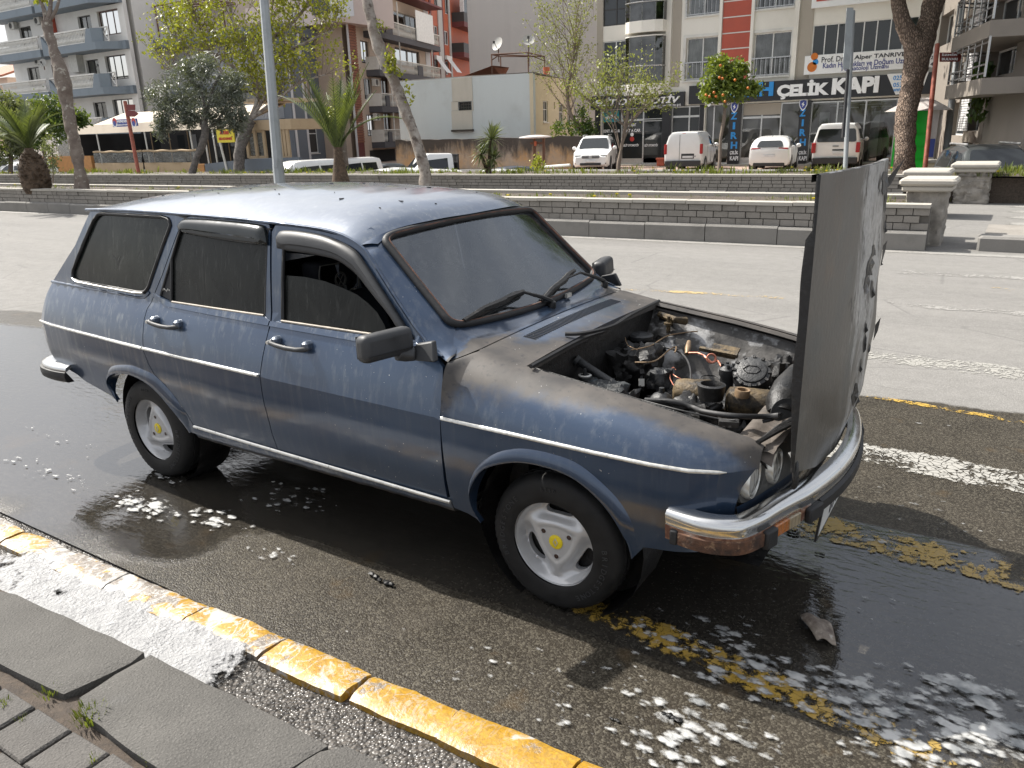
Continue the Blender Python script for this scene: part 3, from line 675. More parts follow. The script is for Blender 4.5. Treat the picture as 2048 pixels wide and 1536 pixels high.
# ------------------------------------------------------------------ floating foam sheet over the wet road
FB = []
def fb(px,py,rx,ry,a): p = G(px,py);FB.append((p.x,p.y,rx,ry,a))
for q in [(300,1015,.42,.15,.46),(430,1040,.34,.14,.44),(560,1000,.45,.2,.36),(540,1110,.25,.10,.38),(620,975,.20,.07,.40),(100,950,.9,.14,.33),(120,880,.9,.16,.27),(330,955,.3,.08,.40),
          (1420,1300,.42,.30,.41),(1560,1360,.40,.22,.46),(1750,1400,.34,.18,.49),(1960,1390,.35,.12,.53),(2000,1480,.35,.14,.55),(1800,1480,.42,.18,.47),(1400,1450,.42,.2,.42),
          (1350,1510,.35,.12,.42),(1250,1370,.35,.18,.33),(1050,1320,.40,.15,.27),(870,1290,.30,.14,.26),(1560,1060,.3,.12,.36),(1760,1090,.4,.12,.35),(1900,1060,.5,.12,.28),(1850,1010,.6,.2,.27),
          (1850,850,.6,.12,.27),(1560,1230,.5,.2,.26),(1900,1250,.6,.3,.22),(1180,1270,.25,.1,.24),(900,1350,.6,.22,.24),(1150,1420,.6,.25,.28),(700,1200,.7,.2,.17),(1650,1200,.8,.3,.22)]: fb(*q)
mb = MB();F_ = [];T_ = []
xs = [-4.8+.05*i for i in range(150)];ys = [-1.36+.05*i for i in range(74)]
for x in xs:
 for y in ys:
  mb.v.append((x,y,.0095));F_.append(max(.10,gblob(x,y,FB)));T_.append(.25+.65*sst(.1,.8,x)*sst(-1.25,-.9,y))
for i in range(len(xs)-1):
 for j in range(len(ys)-1): mb.f.append((i*len(ys)+j,(i+1)*len(ys)+j,(i+1)*len(ys)+j+1,i*len(ys)+j+1));mb.m.append(0)
mb.attr = {'foam': F_,'thin': T_}
mb.build('floating_foam',M['foam'],recalc=False,kind='stuff',label='white fire-fighting foam floating in flecks on the wet road around the burnt car',cat='foam')
# ------------------------------------------------------------------ gutter, yellow kerb strip, slabs, pavers
GY = -1.36
mb = MB();mb.grid(lambda u,v: Vector((lerp(-7,3,u),lerp(-1.30,-2.1,v),-.012)),2,2);mb.build('gutter',M['gutter'],kind='structure')
kerb = empty('yellow_kerb',(-2,-1.42,0));kerb['kind'] = 'structure'
x = -5.2;rk = random.Random(3)
def ky(x): return itp(x,[-5,-2.7,-.13,.52,2],[-1.50,-1.455,-1.372,-1.345,-1.29])
while x < 1.6:
 Lg = rk.uniform(.30,.5);wd = .135+rk.uniform(-.012,.012);a,b = x+.004,x+Lg-.004
 o = [(a,ky(a)-rk.uniform(0,.008)),(lerp(a,b,.5),ky(lerp(a,b,.5))+rk.uniform(-.008,.008)),(b,ky(b)-rk.uniform(0,.018)),(b-rk.uniform(-.02,.02),ky(b)-wd),(lerp(a,b,.5),ky(a)-wd+rk.uniform(-.008,.01)),(a+rk.uniform(-.02,.02),ky(a)-wd)]
 hz_ = rk.uniform(.018,.026)
 m_ = panel(o,lambda u,v: Vector((u+2,v+1.42,hz_+.007*noise.noise(Vector((u*9,v*14,2)))+.004*noise.noise(Vector((u*31,v*40,5)))-.010*(1-sst(0,.02,min(abs(v-ky(u)),abs(v-ky(u)+wd)))))),h=.03,inward=(0,0,-1),thick=.05)
 m_.build('kerb_block',M['ykerb'],kerb,smooth=50);x += Lg
# thick foam in the gutter
mb = MB();F_ = []
for i in range(90):
 for j in range(22):
  x = lerp(-3.4,-.45,i/89);y = lerp(ky(x)-.10,-1.83,j/21);e = .62*sst(-2.75,-2.0,x)*sst(-.58,-.86,x+.25*(y+1.6));e = max(e,.42*sst(.2,-1,x)*sst(-1.56,-1.50,y));h_ = .012*sst(0,.3,e)*(1+.8*noise.noise(Vector((x*9,y*9,0))))
  mb.v.append((x,y,-.006+h_+.012*sst(.1,.5,e)));F_.append(e)
for i in range(89):
 for j in range(21): mb.f.append((i*22+j,(i+1)*22+j,(i+1)*22+j+1,i*22+j+1));mb.m.append(0)
mb.attr = {'foam': F_};mb.build('gutter_foam',M['thickfoam'],smooth=180,recalc=False,kind='stuff',label='thick white foam lying in the gutter between yellow kerb and stone slabs',cat='foam')
ZS = .10
side_ = empty('pavement',(-1.2,-1.9,0));side_['kind'] = 'structure'
def slab(px,name='kerb_slab',mat='slab',z=ZS,th=.14,h=.06,am=.005,par=side_):
 P = [G(a,b,z) for a,b in px];P = [(p.x,p.y) for p in P]
 def edge(x,y):
  d = 9
  for i in range(len(P)):
   a,b = Vector(P[i]),Vector(P[(i+1) % len(P)]);q = Vector((x,y));t = max(0,min(1,(q-a).dot(b-a)/(b-a).length_squared));d = min(d,(q-a-(b-a)*t).length)
  return d
 J = [(p[0]+.006*noise.noise(Vector((p[0]*8,p[1]*8,3))),p[1]+.006*noise.noise(Vector((p[0]*8,p[1]*8,7)))) for p in resample(P,h)]
 m_ = panel(J,lambda u,v: Vector((u+1.2,v+1.9,z+am*noise.noise(Vector((u*5,v*5,5)))-.006*(1-sst(0,.016,edge(u,v))))),h=h*.6,inward=(0,0,-1),thick=th,samp=True)
 return m_.build(name,M[mat],par,smooth=50)
slab([(-330,1040),(-8,1180),(30,1205),(-40,1232),(-330,1090)])
slab([(-6,1178),(30,1186),(287,1302),(262,1322),(125,1386),(75,1362),(-80,1285),(-110,1235)])
slab([(300,1308),(480,1395),(655,1487),(590,1530),(470,1600),(330,1545),(165,1424),(160,1392),(230,1345)])
slab([(692,1488),(800,1545),(960,1640),(800,1700),(640,1640),(585,1580),(560,1555),(640,1500)])
slab([(975,1645),(1200,1760),(1000,1850),(815,1705)])
mb = MB();mb.grid(lambda u,v: Vector((lerp(-6,2,u)+1.2,lerp(-1.80,-4.5,v)+1.9,ZS-.034+.012*noise.noise(Vector((u*60,v*40,0))))),120,50);mb.build('joint_soil',M['soil'],side_,smooth=180)
# pavers: running bond parallel to the kerb, behind the slabs
pk = random.Random(5)
d1 = (G(230,1536,ZS)-G(0,1390,ZS));d1.z = 0;d1.normalize();
rowv = Vector((-d1.y,d1.x,0));rowv = -rowv if rowv.y > 0 else rowv
b0 = G(60,1372,ZS);b0.z = 0
for r in range(5):
 for k in range(-5,12):
  wd,Lg = .145,.185;o = b0 + rowv*(.035+r*(wd+.008)) + d1*(k*(Lg+.008)+(.1 if r % 2 else 0)-.10)
  if r == 0: pass
  z = ZS-.012+pk.uniform(-.006,.004);a = pk.uniform(-.02,.02)
  P = [o+d1*.004,o+d1*(Lg),o+d1*Lg+rowv*wd,o+d1*.004+rowv*wd]
  if not (-2.9 < o.x < .4): continue
  mb = MB();q = [Vector((p.x+1.2+pk.uniform(-.003,.003),p.y+1.9+pk.uniform(-.003,.003),z+pk.uniform(-.002,.002))) for p in P];c = sum(q,Vector())/4
  t_ = [c+(p-c)*.93 for p in q];lo = [p-Vector((0,0,.006)) for p in q];bt = [p-Vector((0,0,.07)) for p in q]
  mb.add(t_+lo+bt,[(0,1,2,3)]+[(4+i,4+(i+1) % 4,(i+1) % 4,i) for i in range(4)]+[(8+i,8+(i+1) % 4,4+(i+1) % 4,4+i) for i in range(4)])
  mb.build('paver',M['paver'],side_)
def tuft(mb,c,n,h,sp,r0,lean=.5):
 rr = random.Random(r0)
 for i in range(n):
  a = rr.uniform(0,6.283);d = rr.random()**.7*sp;b = Vector(c)+Vector((math.cos(a)*d,math.sin(a)*d,0));hh = h*rr.uniform(.5,1.1)
  tip = b+Vector((math.cos(a)*hh*lean*rr.uniform(.3,1.3),math.sin(a)*hh*lean*rr.uniform(.3,1.3),hh));s_ = Vector((-math.sin(a),math.cos(a),0))*hh*rr.uniform(.05,.09)
  md = b.lerp(tip,.55)+Vector((0,0,hh*.12));mb.add([b-s_,b+s_,md+s_*.7,md-s_*.7,tip],[(0,1,2,3),(3,2,4)])
mb = MB()
for i,(px,py,n,h,sp) in enumerate([(180,1435,120,.035,.05),(100,1388,60,.025,.035),(10,1410,30,.02,.02),(300,1520,30,.02,.025),(185,1522,25,.02,.02),(40,1440,15,.015,.015)]):
 tuft(mb,G(px,py,ZS-.02),n,h,sp,i)
mb.build('joint_grass',M['grass'],recalc=False,kind='stuff',label='small green grass tufts in the joints of the pavement pavers',cat='grass')
# debris
def scrap(name,px,py,sz,mat,label,cat,z=.004,seed=1,flat=.25,elong=1.6,rz=0.):
 p = G(px,py,z);e = empty(name,p,label,cat);bpy.data.objects.remove(e)
 mb = MB();rr = random.Random(seed)
 for k in range(5):
  a = rr.uniform(0,6.28);off = Vector((math.cos(rz),math.sin(rz),0))*sz*elong*(k-2)/2.5
  mb.blob(off+Vector((math.cos(a)*sz*.15,math.sin(a)*sz*.15,sz*flat*.8)),sz*rr.uniform(.35,.6),8,6,.5,(1.2,.8,flat*2),seed+k)
 o = mb.build(name,mat,None,smooth=40,label=label,cat=cat);o.location = p;return o
scrap('charred_plastic_piece',762,1162,.030,M['char'],'thin charred plastic stick lying on wet asphalt in front of the sill','debris',seed=3,flat=.3,elong=2.6,rz=-.15)
scrap('charred_flake',1345,1437,.022,M['char'],'small black charred flake near the yellow line at bottom right','debris',seed=9,elong=1.4)
scrap('charred_flake',1230,1440,.010,M['char'],'tiny black crumb left of the bottom right flake','debris',seed=12)
scrap('charred_crumb',1585,1068,.016,M['char'],'black crumbs on the wet road below the number plate','debris',seed=14)
scrap('charred_crumb',1638,1108,.012,M['char'],'single black crumb in the puddle right of the number plate','debris',seed=15)
scrap('charred_crumb',340,1247,.012,M['char'],'black crumb lying in the white gutter foam','debris',z=.01,seed=16)
scrap('charred_crumb',407,1272,.009,M['char'],'small black crumb on gutter foam near its right end','debris',z=.01,seed=17)
# curled flake of burnt sheet by the front of the car
c0 = G(1640,1262,0);mb = MB()
def flake(u,v):
 a = -1.1+2.2*u;return Vector((-.075+.15*u+.02*v,(v-.5)*.10*(1-.55*abs(u-.3))-.02*u,.030*math.cos(a)+.012*math.sin(v*5)+.006))
mb.grid(flake,14,10);o = mb.build('burnt_flake',sooty('peeled_burnt_paint',(.10,.075,.06),(.26,.22,.18),(.42,.39,.35),.7,0,18,.4),smooth=60,label='curled grey brown flake of burnt sheet lying in the puddle before the car',cat='debris');o.location = c0;o.rotation_euler = (0,0,-.9)
m_ = o.modifiers.new('solid','SOLIDIFY');m_.thickness = .002
# ------------------------------------------------------------------ retaining walls along the median
mb = MB();mb.box((-140,30.0,-3),(60,300,-.24));mb.build('ground',M['paving'],kind='structure')
def wall(name,foot,x0,x1,ht,kh,label,seed,brick_parts,back,bl,nrow,klen):
 root = empty(name,((x0+x1)/2,foot((x0+x1)/2),0),label,'retaining wall');O_ = root.location
 rr = random.Random(seed)
 ang = math.atan2(foot(x1)-foot(x0),x1-x0);dx = Vector((math.cos(ang),math.sin(ang),0));dn = Vector((-math.sin(ang),math.cos(ang),0))
 base = Vector((x0,foot(x0),0))-O_;Lw = (x1-x0)/math.cos(ang)
 def blk(mb,u0,u1,d0,d1,z0,z1): mb.obox(base+dx*(u0+u1)/2+dn*(d0+d1)/2+Vector((0,0,(z0+z1)/2)),dx*(u1-u0)/2,dn*(d1-d0)/2,Vector((0,0,(z1-z0)/2)))
 mb = MB();blk(mb,0,Lw,.14,back,-.1,ht-.045);mb.build('wall_core',M['mortar'],root)
 # kerb blocks
 u = Lw
 far = MB()
 while u > 0:
  l_ = klen*rr.uniform(.92,1.06);mb = MB();dz = rr.uniform(-.008,.008);dd = rr.uniform(-.006,.006);q = base+dx*(u-l_/2);hl = (l_-.012)/2
  pr = [(dd,-.05),(dd,kh-.035+dz),(dd+.035,kh+dz),(.15+dd,kh+dz),(.15+dd,-.05)]
  A_ = [q-dx*hl+dn*a+Vector((0,0,b)) for a,b in pr];mb.prism(A_,dx*2*hl)
  mb.build('kerb_block',M['kerbstone'],root);u -= l_
 n = 0;course = (ht-.05-kh)/nrow;stuffb = MB()
 cells = []
 for r in range(nrow):
  u = Lw-(bl*.5 if r % 2 else 0)
  while u > 0:
   l_ = bl*rr.uniform(.85,1.15);cells.append((u-l_,u,r));u -= l_
 cells.sort(key=lambda c: -c[0])
 for i,(a,b,r) in enumerate(cells):
  z0 = kh+r*course+.004;z1 = kh+(r+1)*course-.008;pz = .10+rr.uniform(-.012,.010)
  if brick_parts and i < brick_parts:
   mb = MB();blk(mb,max(0,a+.006),b-.006,pz,.16,z0,z1);mb.build('brick',M['wallbrick'],root)
  else: blk(stuffb,max(0,a+.006),b-.006,pz,.16,z0,z1)
 if stuffb.v: tag(stuffb.build('brick_courses',M['wallbrick'],root),kind='stuff')
 u = Lw
 while u > 0:
  l_ = .85*rr.uniform(.9,1.1);mb = MB();dz = rr.uniform(-.004,.004);blk(mb,max(0,u-l_+.005),u-.005,.07,.34,ht-.05+dz,ht+dz);mb.build('coping_slab',M['coping'],root);u -= l_
 return root
wall('retaining_wall',w1,-34,.25,.62,.27,'nearer low brick retaining wall with kerb blocks behind the burnt car',4,280,.4,.235,3,1.05)
wall('retaining_wall',w2,-60,-.9,.62,.24,'farther low brick retaining wall below the parked white cars',8,0,.4,.24,4,.95)
# planters: soil and grass behind both walls
def planter(name,foot,x0,x1,d0,d1,z,seed,dens,hh):
 ang = math.atan2(foot(x1)-foot(x0),x1-x0);dn = Vector((-math.sin(ang),math.cos(ang),0));A = Vector((x0,foot(x0),0));B = Vector((x1,foot(x1),0))
 mb = MB();mb.grid(lambda u,v: A.lerp(B,u)+dn*lerp(d0,d1,v)+Vector((0,0,z+.03*noise.noise(Vector((u*90,v*6,seed)))-.01)),160,8)
 mb.build(name,M['soil'],smooth=180,kind='structure')
 mb = MB();mb.prism([A+dn*(d0+.3)+Vector((0,0,-.5)),B+dn*(d0+.3)+Vector((0,0,-.5)),B+dn*d1+Vector((0,0,-.5)),A+dn*d1+Vector((0,0,-.5))],(0,0,.44+z));mb.build(name+'_bank',M['soil'],kind='structure')
 rr = random.Random(seed);g = MB();fl = MB();Lw = (B-A).length
 for i in range(int(Lw*dens)):
  u = 1-rr.random()**1.5;v = rr.random()**1.1;p = A.lerp(B,u)+dn*lerp(d0+.03,d1,v)+Vector((0,0,z-.015))
  k = noise.noise(Vector((p.x*.5,p.y,seed)))
  if k < -.12 and rr.random() < .8: continue
  tuft(g,p,7,hh*(1+k)*rr.uniform(.6,1.3),.09,seed*1000+i)
  if rr.random() < .05: q = p+Vector((0,0,hh*.8));fl.obox(q,(.022,0,0),(0,.022,0),(0,0,.012))
 g.build(name.replace('soil','grass'),M['grass'],recalc=False,kind='stuff',label='short green verge grass growing on the '+('near' if seed == 21 else 'far')+' planter behind the brick wall',cat='grass')
 fl.build('dandelion_flowers',M['flower'],recalc=False,kind='stuff',label='small yellow flowers scattered in the '+('near' if seed == 21 else 'far')+' planter grass',cat='flowers')
planter('planter_soil',w1,-34,.2,.34,1.5,.585,21,16,.07)
planter('verge_soil',w2,-60,3,.34,2.6,.58,22,38,.13)
mb = MB();mb.prism([Vector((-34,w1(-34)+1.5,.3)),Vector((.2,w1(.2)+1.5,.3)),Vector((.2,w1(.2)+1.75,.3)),Vector((-34,w1(-34)+1.75,.3))],(0,0,.33));mb.build('planter_back_kerb',M['coping'],kind='structure')
# stone pillars at the wall ends
def pillar(p,wx,wy,h,label,seed,z0=0):
 root = empty('stone_pillar',p,label,'pillar','stone end pillars of the retaining walls');rr = random.Random(seed)
 mb = MB()
 def fn(u,v):
  a = 2*math.pi*u;cx = max(-1,min(1,1.35*math.cos(a)));cy = max(-1,min(1,1.35*math.sin(a)));k = .07*noise.noise(Vector((cx*3,cy*3,v*5+seed)))+.035*noise.noise(Vector((cx*9,cy*9,v*16+seed)))
  f = 1+k*2;return Vector((cx*wx*f,cy*wy*f,v*h))
 mb.grid(fn,40,22,wrap=True);mb.build('shaft',M['stonewall'],root,smooth=35)
 mb = MB();mb.bbox((-wx-.07,-wy-.07,h-.01),(wx+.07,wy+.07,h+.07),.02);mb.build('cap_moulding',M['coping'],root)
 mb = MB();mb.bbox((-wx-.11,-wy-.11,h+.07),(wx+.11,wy+.11,h+.17),.03);mb.build('cap_slab',M['coping'],root)
 return root
pillar((.13,10.0,0),.25,.28,.77,'rough stone end pillar with moulded cap beside the open hood',1)
_q = at_depth(1858,345,14.5);pillar((_q.x,_q.y,0),.28,.42,.68,'stone pillar standing just behind the pillar beside the open hood',2)
pillar((.35,17.0,0),.33,.5,.66,'low block of stones at the end of the farther wall',3)
# low island kerbs right of the pillar
isl = empty('traffic_island',(1.6,9.9,0));isl['kind'] = 'structure'
for i in range(5):
 mb = MB();mb.bbox((-.75+i*1.0,-.45,-.05),(-.75+i*1.0+.985,-.12,.20-.01*i),.03);mb.build('kerb_block',M['kerbstone'],isl)
mb = MB();mb.box((-.7,-.14,0),(4.4,1.5,.15));mb.build('island_top',M['wallbrick'],isl)
for i in range(5):
 sheet('zebra_stripe',[(1.0,13.2+i*1.05),(8,13.6+i*1.05),(8,13.05+i*1.05),(1.0,12.65+i*1.05)],.004,M['mark_pale'],.3,kind='structure')
# raised stone paved strip beyond the crossing on the right
pv = empty('paved_strip',(4,19.6,0));pv['kind'] = 'structure'
mb = MB();mb.box((-3.2,-.5,-.1),(9,3.2,.34));mb.build('strip_core',M['mortar'],pv)
for i in range(26):
 for j in range(2):
  mb = MB();mb.bbox((-3.2+i*.46+(.2 if j else 0),-.56,.0+j*.17),(-3.2+i*.46+.44+(.2 if j else 0),-.5+.12,.165+j*.17+(.0 if j == 0 else .02)),.015);mb.build('stone_block',M['coping'],pv)
# ------------------------------------------------------------------ the burnt station wagon (x forward, near side y<0)
ZB = .985
def ZC(x): return .713-.018*x
def HW(x): return itp(x,[-3.36,-3.3,-3.0,-2.4,-1.8,-.3,.2,.42,.52,.58,.62,.645,.662,.70,.735],[.745,.765,.782,.803,.812,.812,.808,.800,.783,.762,.737,.712,.692,.652,.62])
def HO(x,z):
 c = ZC(x)
 if z <= c: return itp(c-z,[0,.12,.27,.38,.47],[0,.003,.018,.042,.075])
 if z <= ZB: return itp((z-c)/(ZB-c),[0,.3,.6,.85,1],[0,.017,.042,.068,.090])
 return .090+.15*(z-ZB)+.12*(z-ZB)**2
def SY(x,z): return HW(x)-HO(x,z)
def fe(x): return itp(x,[-.425,-.366,-.165,.229,.416,.661,.735],[.925,.948,.912,.861,.83,.783,.748])
def fy(x): return itp(x,[-.425,-.366,.5,.70],[.745,.625,.625,.605])
def soot(x,y,z):
 a = abs(y);s_ = 0
 if x > -.43 and z > .5:
  e = fe(x);d = math.hypot(a-fy(x),(z-e)*1.25);wd = itp(x,[-.42,-.15,.25,.55,.75],[.27,.20,.115,.11,.13]);s_ = max(s_,1.12-.75*d/wd)
 if x > -.40 and x < -.12 and z > .88: s_ = max(s_,.36+.5*sst(.30,.62,a)+.35*sst(-.28,-.18,x)*(1-.5*sst(.5,.1,a)))
 if x > -.52 and x < -.36 and z > .88: s_ = max(s_,.22*sst(.3,.7,a))
 return max(0,min(1.1,s_))
def dust(x,y,z): return max(0,min(1,.25+.75*sst(-1.0,-3.0,x)+.15*(1 if z > ZC(x) else -.8)))
def paintmesh(mb,name,parent,mat=None,smooth=9,s_=0,d_=None,f_=None,**k):
 mb.attr = {'soot': [max(s_,soot(*p)) for p in mb.v],'dust': [dust(*p) if d_ is None else d_ for p in mb.v],'film': [f_ if f_ is not None else .03*sst(ZC(p[0])-.01,ZC(p[0])+.03,p[2])*sst(1.05,1.0,p[2]) for p in mb.v]}
 return mb.build(name,mat or M['paint'],parent,smooth=smooth,**k)
def inset(P,d):
 n = len(P);A = sum(P[i][0]*P[(i+1) % n][1]-P[(i+1) % n][0]*P[i][1] for i in range(n));sg = 1 if A > 0 else -1;o = []
 for i in range(n):
  a,b,c = Vector(P[i-1]),Vector(P[i]),Vector(P[(i+1) % n]);e1 = (b-a).normalized();e2 = (c-b).normalized()
  nn = Vector((-e1.y-e2.y,e1.x+e2.x))*sg;nn = nn.normalized()/max(.5,nn.normalized().dot(Vector((-e1.y,e1.x))*sg)) if nn.length > 1e-6 else Vector((0,0));o.append(tuple(b+nn*d))
 return o
def rnd(P,r,n=4):   # round polygon corners
 o = [];m = len(P)
 for i in range(m):
  a,b,c = Vector(P[i-1]),Vector(P[i]),Vector(P[(i+1) % m]);u = (a-b);v = (c-b);q = min(r,u.length*.45,v.length*.45);u.normalize();v.normalize();p0,p1 = b+u*q,b+v*q
  for k in range(n+1):
   t = k/n;o.append(tuple(p0*(1-t)**2+b*2*t*(1-t)+p1*t*t))
 return o
CAR = empty('station_wagon',(0,0,0),'old dark blue station wagon with burnt engine bay and upright scorched hood','car')
def side_panel(name,P,s,holes=(),crease=True,gap=.0025,mat=None,off=0,h=.045,**k):
 P = inset(P,gap) if gap else P;xs_ = [p[0] for p in P];lines = []
 if crease:
  x0,x1 = min(xs_),max(xs_);pts = [(x0+(x1-x0)*i/80,0) for i in range(81)];pts = [(x,ZC(x)) for x,_ in pts if pip(x,ZC(x),P) and not any(pip(x,ZC(x),H) for H in holes)]
  if len(pts) > 3: lines.append(pts[1:-1])
 mb = panel(P,lambda x,z: (x,s*(SY(x,z)+off),z),holes,h,lines,inward=(0,-s,0),thick=.018)
 return paintmesh(mb,name,k.pop('parent',CAR),mat,**k)
QW = [(-2.787,1.385),(-2.728,1.393),(-2.209,1.393),(-2.159,1.385),(-2.132,1.363),(-2.139,1.339),(-2.310,1.047),(-2.332,1.023),(-2.373,1.009),(-2.427,1.007),(-2.985,1.019),(-3.040,1.031),(-3.049,1.068),(-3.024,1.098),(-2.826,1.358)]
QWG = [(-2.756,1.373),(-2.207,1.374),(-2.157,1.364),(-2.143,1.348),(-2.309,1.052),(-2.345,1.029),(-2.984,1.030),(-3.028,1.037),(-3.026,1.070),(-3.001,1.105),(-2.814,1.337)]
RD_BACK = [(-2.030,1.387),(-2.056,1.361),(-2.117,1.255),(-2.197,1.115),(-2.268,1.013),(-2.302,.946),(-2.307,.897),(-2.290,.747),(-2.270,.683),(-2.237,.632)]
FLO = [(-2.728,.500),(-2.720,.545),(-2.676,.590),(-2.601,.625),(-2.445,.651),(-2.344,.645),(-2.240,.628),(-2.168,.586),(-2.099,.522),(-2.049,.447),(-2.030,.385)]
ARI = [(-2.700,.400),(-2.724,.450),(-2.724,.495),(-2.690,.541),(-2.600,.582),(-2.469,.600),(-2.358,.588),(-2.270,.557),(-2.195,.505),(-2.135,.435),(-2.105,.37),(-2.095,.33)]
QOUT = RD_BACK + [(-2.168,.588),(-2.099,.524),(-2.049,.449),(-2.030,.387),(-2.04,.33)] + ARI[::-1] + [(-2.76,.425),(-2.973,.468),(-3.049,.500),(-3.20,.53),(-3.275,.560),(-3.310,.607),(-3.337,.688),(-3.354,.749),(-3.349,.796),(-3.331,.855),(-3.307,.932),(-3.282,.996),(-3.011,1.213),(-2.860,1.398),(-2.565,1.404),(-2.128,1.402)]
RDOOR = RD_BACK + [(-2.168,.588),(-2.099,.524),(-2.049,.449),(-2.030,.390),(-1.99,.384),(-1.70,.380),(-1.416,.376),(-1.416,.403),(-1.418,.511),(-1.427,.655),(-1.425,.743),(-1.412,.862),(-1.406,.931),(-1.408,.972),(-1.430,1.350),(-1.440,1.380),(-1.503,1.388),(-1.992,1.396)]
RWIN = rnd([(-2.222,1.010),(-2.062,1.335),(-2.03,1.368),(-1.475,1.362),(-1.447,1.335),(-1.447,.989),(-2.130,.990)],.012,2)
RTRI = [(-2.2115,1.012),(-2.137,1.163),(-2.137,.996)]
FDOOR = [(-1.416,.376),(-.90,.374),(-.447,.370),(-.440,.55),(-.432,.712),(-.430,.80),(-.436,.861),(-.445,.905),(-.493,.943),(-.606,1.030),(-.723,1.145),(-.847,1.271),(-.891,1.307),(-.941,1.330),(-1.015,1.352),(-1.123,1.365),(-1.260,1.376),(-1.340,1.381),(-1.405,1.379),(-1.424,1.350),(-1.403,.967),(-1.406,.931),(-1.412,.862),(-1.425,.743),(-1.427,.655),(-1.418,.511)]
FWIN = rnd([(-1.349,.976),(-1.349,1.335),(-1.30,1.348),(-1.12,1.338),(-1.01,1.318),(-.93,1.280),(-.85,1.213),(-.748,1.110),(-.607,.978)],.012,2)
FGT = [(-1.345,1.170),(-1.225,1.172),(-1.107,1.163),(-1.006,1.144),(-.925,1.124),(-.864,1.095),(-.816,1.065),(-.775,1.02),(-.76,.985)]
def WS(y,t,off=0):
 k = (y/.62)**2;x = lerp(-.455-.045*k,-.825-.055*k,t);z = lerp(.985+.030*k,1.377-.033*k,t)
 return Vector((x+off*.72,y,z+off*.70))
def ruledstrip(A,B,n=4,bulge=0.,bd=None):
 A = [Vector(p) for p in A];B = [Vector(p) for p in B];mb = MB();m = len(A)
 for a,b in zip(A,B):
  for j in range(n+1):
   t = j/n;p = a.lerp(b,t)
   if bulge: p += Vector(bd)*bulge*math.sin(math.pi*t)*sst(0,.2,len(mb.v)/(m*(n+1)))
   mb.v.append(tuple(p))
 for i in range(m-1):
  for j in range(n): mb.f.append((i*(n+1)+j,(i+1)*(n+1)+j,(i+1)*(n+1)+j+1,i*(n+1)+j+1));mb.m.append(0)
 return mb
def respl(P,n):   # resample open polyline evenly to n points
 P = [Vector(p) for p in P];L_ = [0]
 for a,b in zip(P,P[1:]): L_.append(L_[-1]+(b-a).length)
 o = []
 for k in range(n):
  t = L_[-1]*k/(n-1);i = 0
  while i < len(P)-2 and L_[i+1] < t: i += 1
  o.append(P[i].lerp(P[i+1],(t-L_[i])/max(1e-9,L_[i+1]-L_[i])))
 return o
def flare(I,O_,s,name):
 I = respl(crom([(x,0,z) for x,z in I],4),40);O_ = respl(crom([(x,0,z) for x,z in O_],4),40);mb = MB();K = 7
 for a,b in zip(I,O_):
  ya = SY(a.x,max(a.z,.33));yb_ = SY(b.x,max(b.z,.33))
  prof = [(b,yb_+.000),(b.lerp(a,.16),lerp(yb_,ya,.16)+.007),(b.lerp(a,.42),lerp(yb_,ya,.4)+.013),(b.lerp(a,.78),ya+.017),(b.lerp(a,.97),ya+.015),(b.lerp(a,1.05),ya+.004),(b.lerp(a,1.02),ya-.055)]
  q_ = len(mb.v)/280;e_ = sst(0,.16,q_)*sst(1,.84,q_)
  for i_,(p,y) in enumerate(prof):
   y0_ = lerp(yb_,ya,.5)-.004;mb.v.append((p.x,s*lerp(y0_ if i_ < 6 else y0_-.01,y,e_),p.z))
 for i in range(39):
  for j in range(K-1): mb.f.append((i*K+j,(i+1)*K+j,(i+1)*K+j+1,i*K+j+1));mb.m.append(0)
 return paintmesh(mb,name,CAR,smooth=50)
FFO = [(-.357,.345),(-.346,.384),(-.331,.455),(-.287,.546),(-.204,.621),(-.122,.660),(-.044,.675),(.056,.675),(.146,.659),(.232,.608),(.299,.547),(.357,.450),(.385,.405)]
FAI = [(-.305,.30),(-.325,.345),(-.330,.369),(-.324,.429),(-.294,.491),(-.252,.547),(-.207,.577),(-.124,.610),(-.046,.624),(.055,.622),(.145,.600),(.225,.545),(.285,.47),(.32,.39),(.33,.33)]
FLOW = [(-.432,.372),(-.425,.335),(-.36,.325),(-.305,.300)] + FAI[1:-1] + [(.345,.385),(.40,.395),(.48,.40),(.60,.42),(.64,.44),(.645,.50),(.650,.58),(.662,.64)]
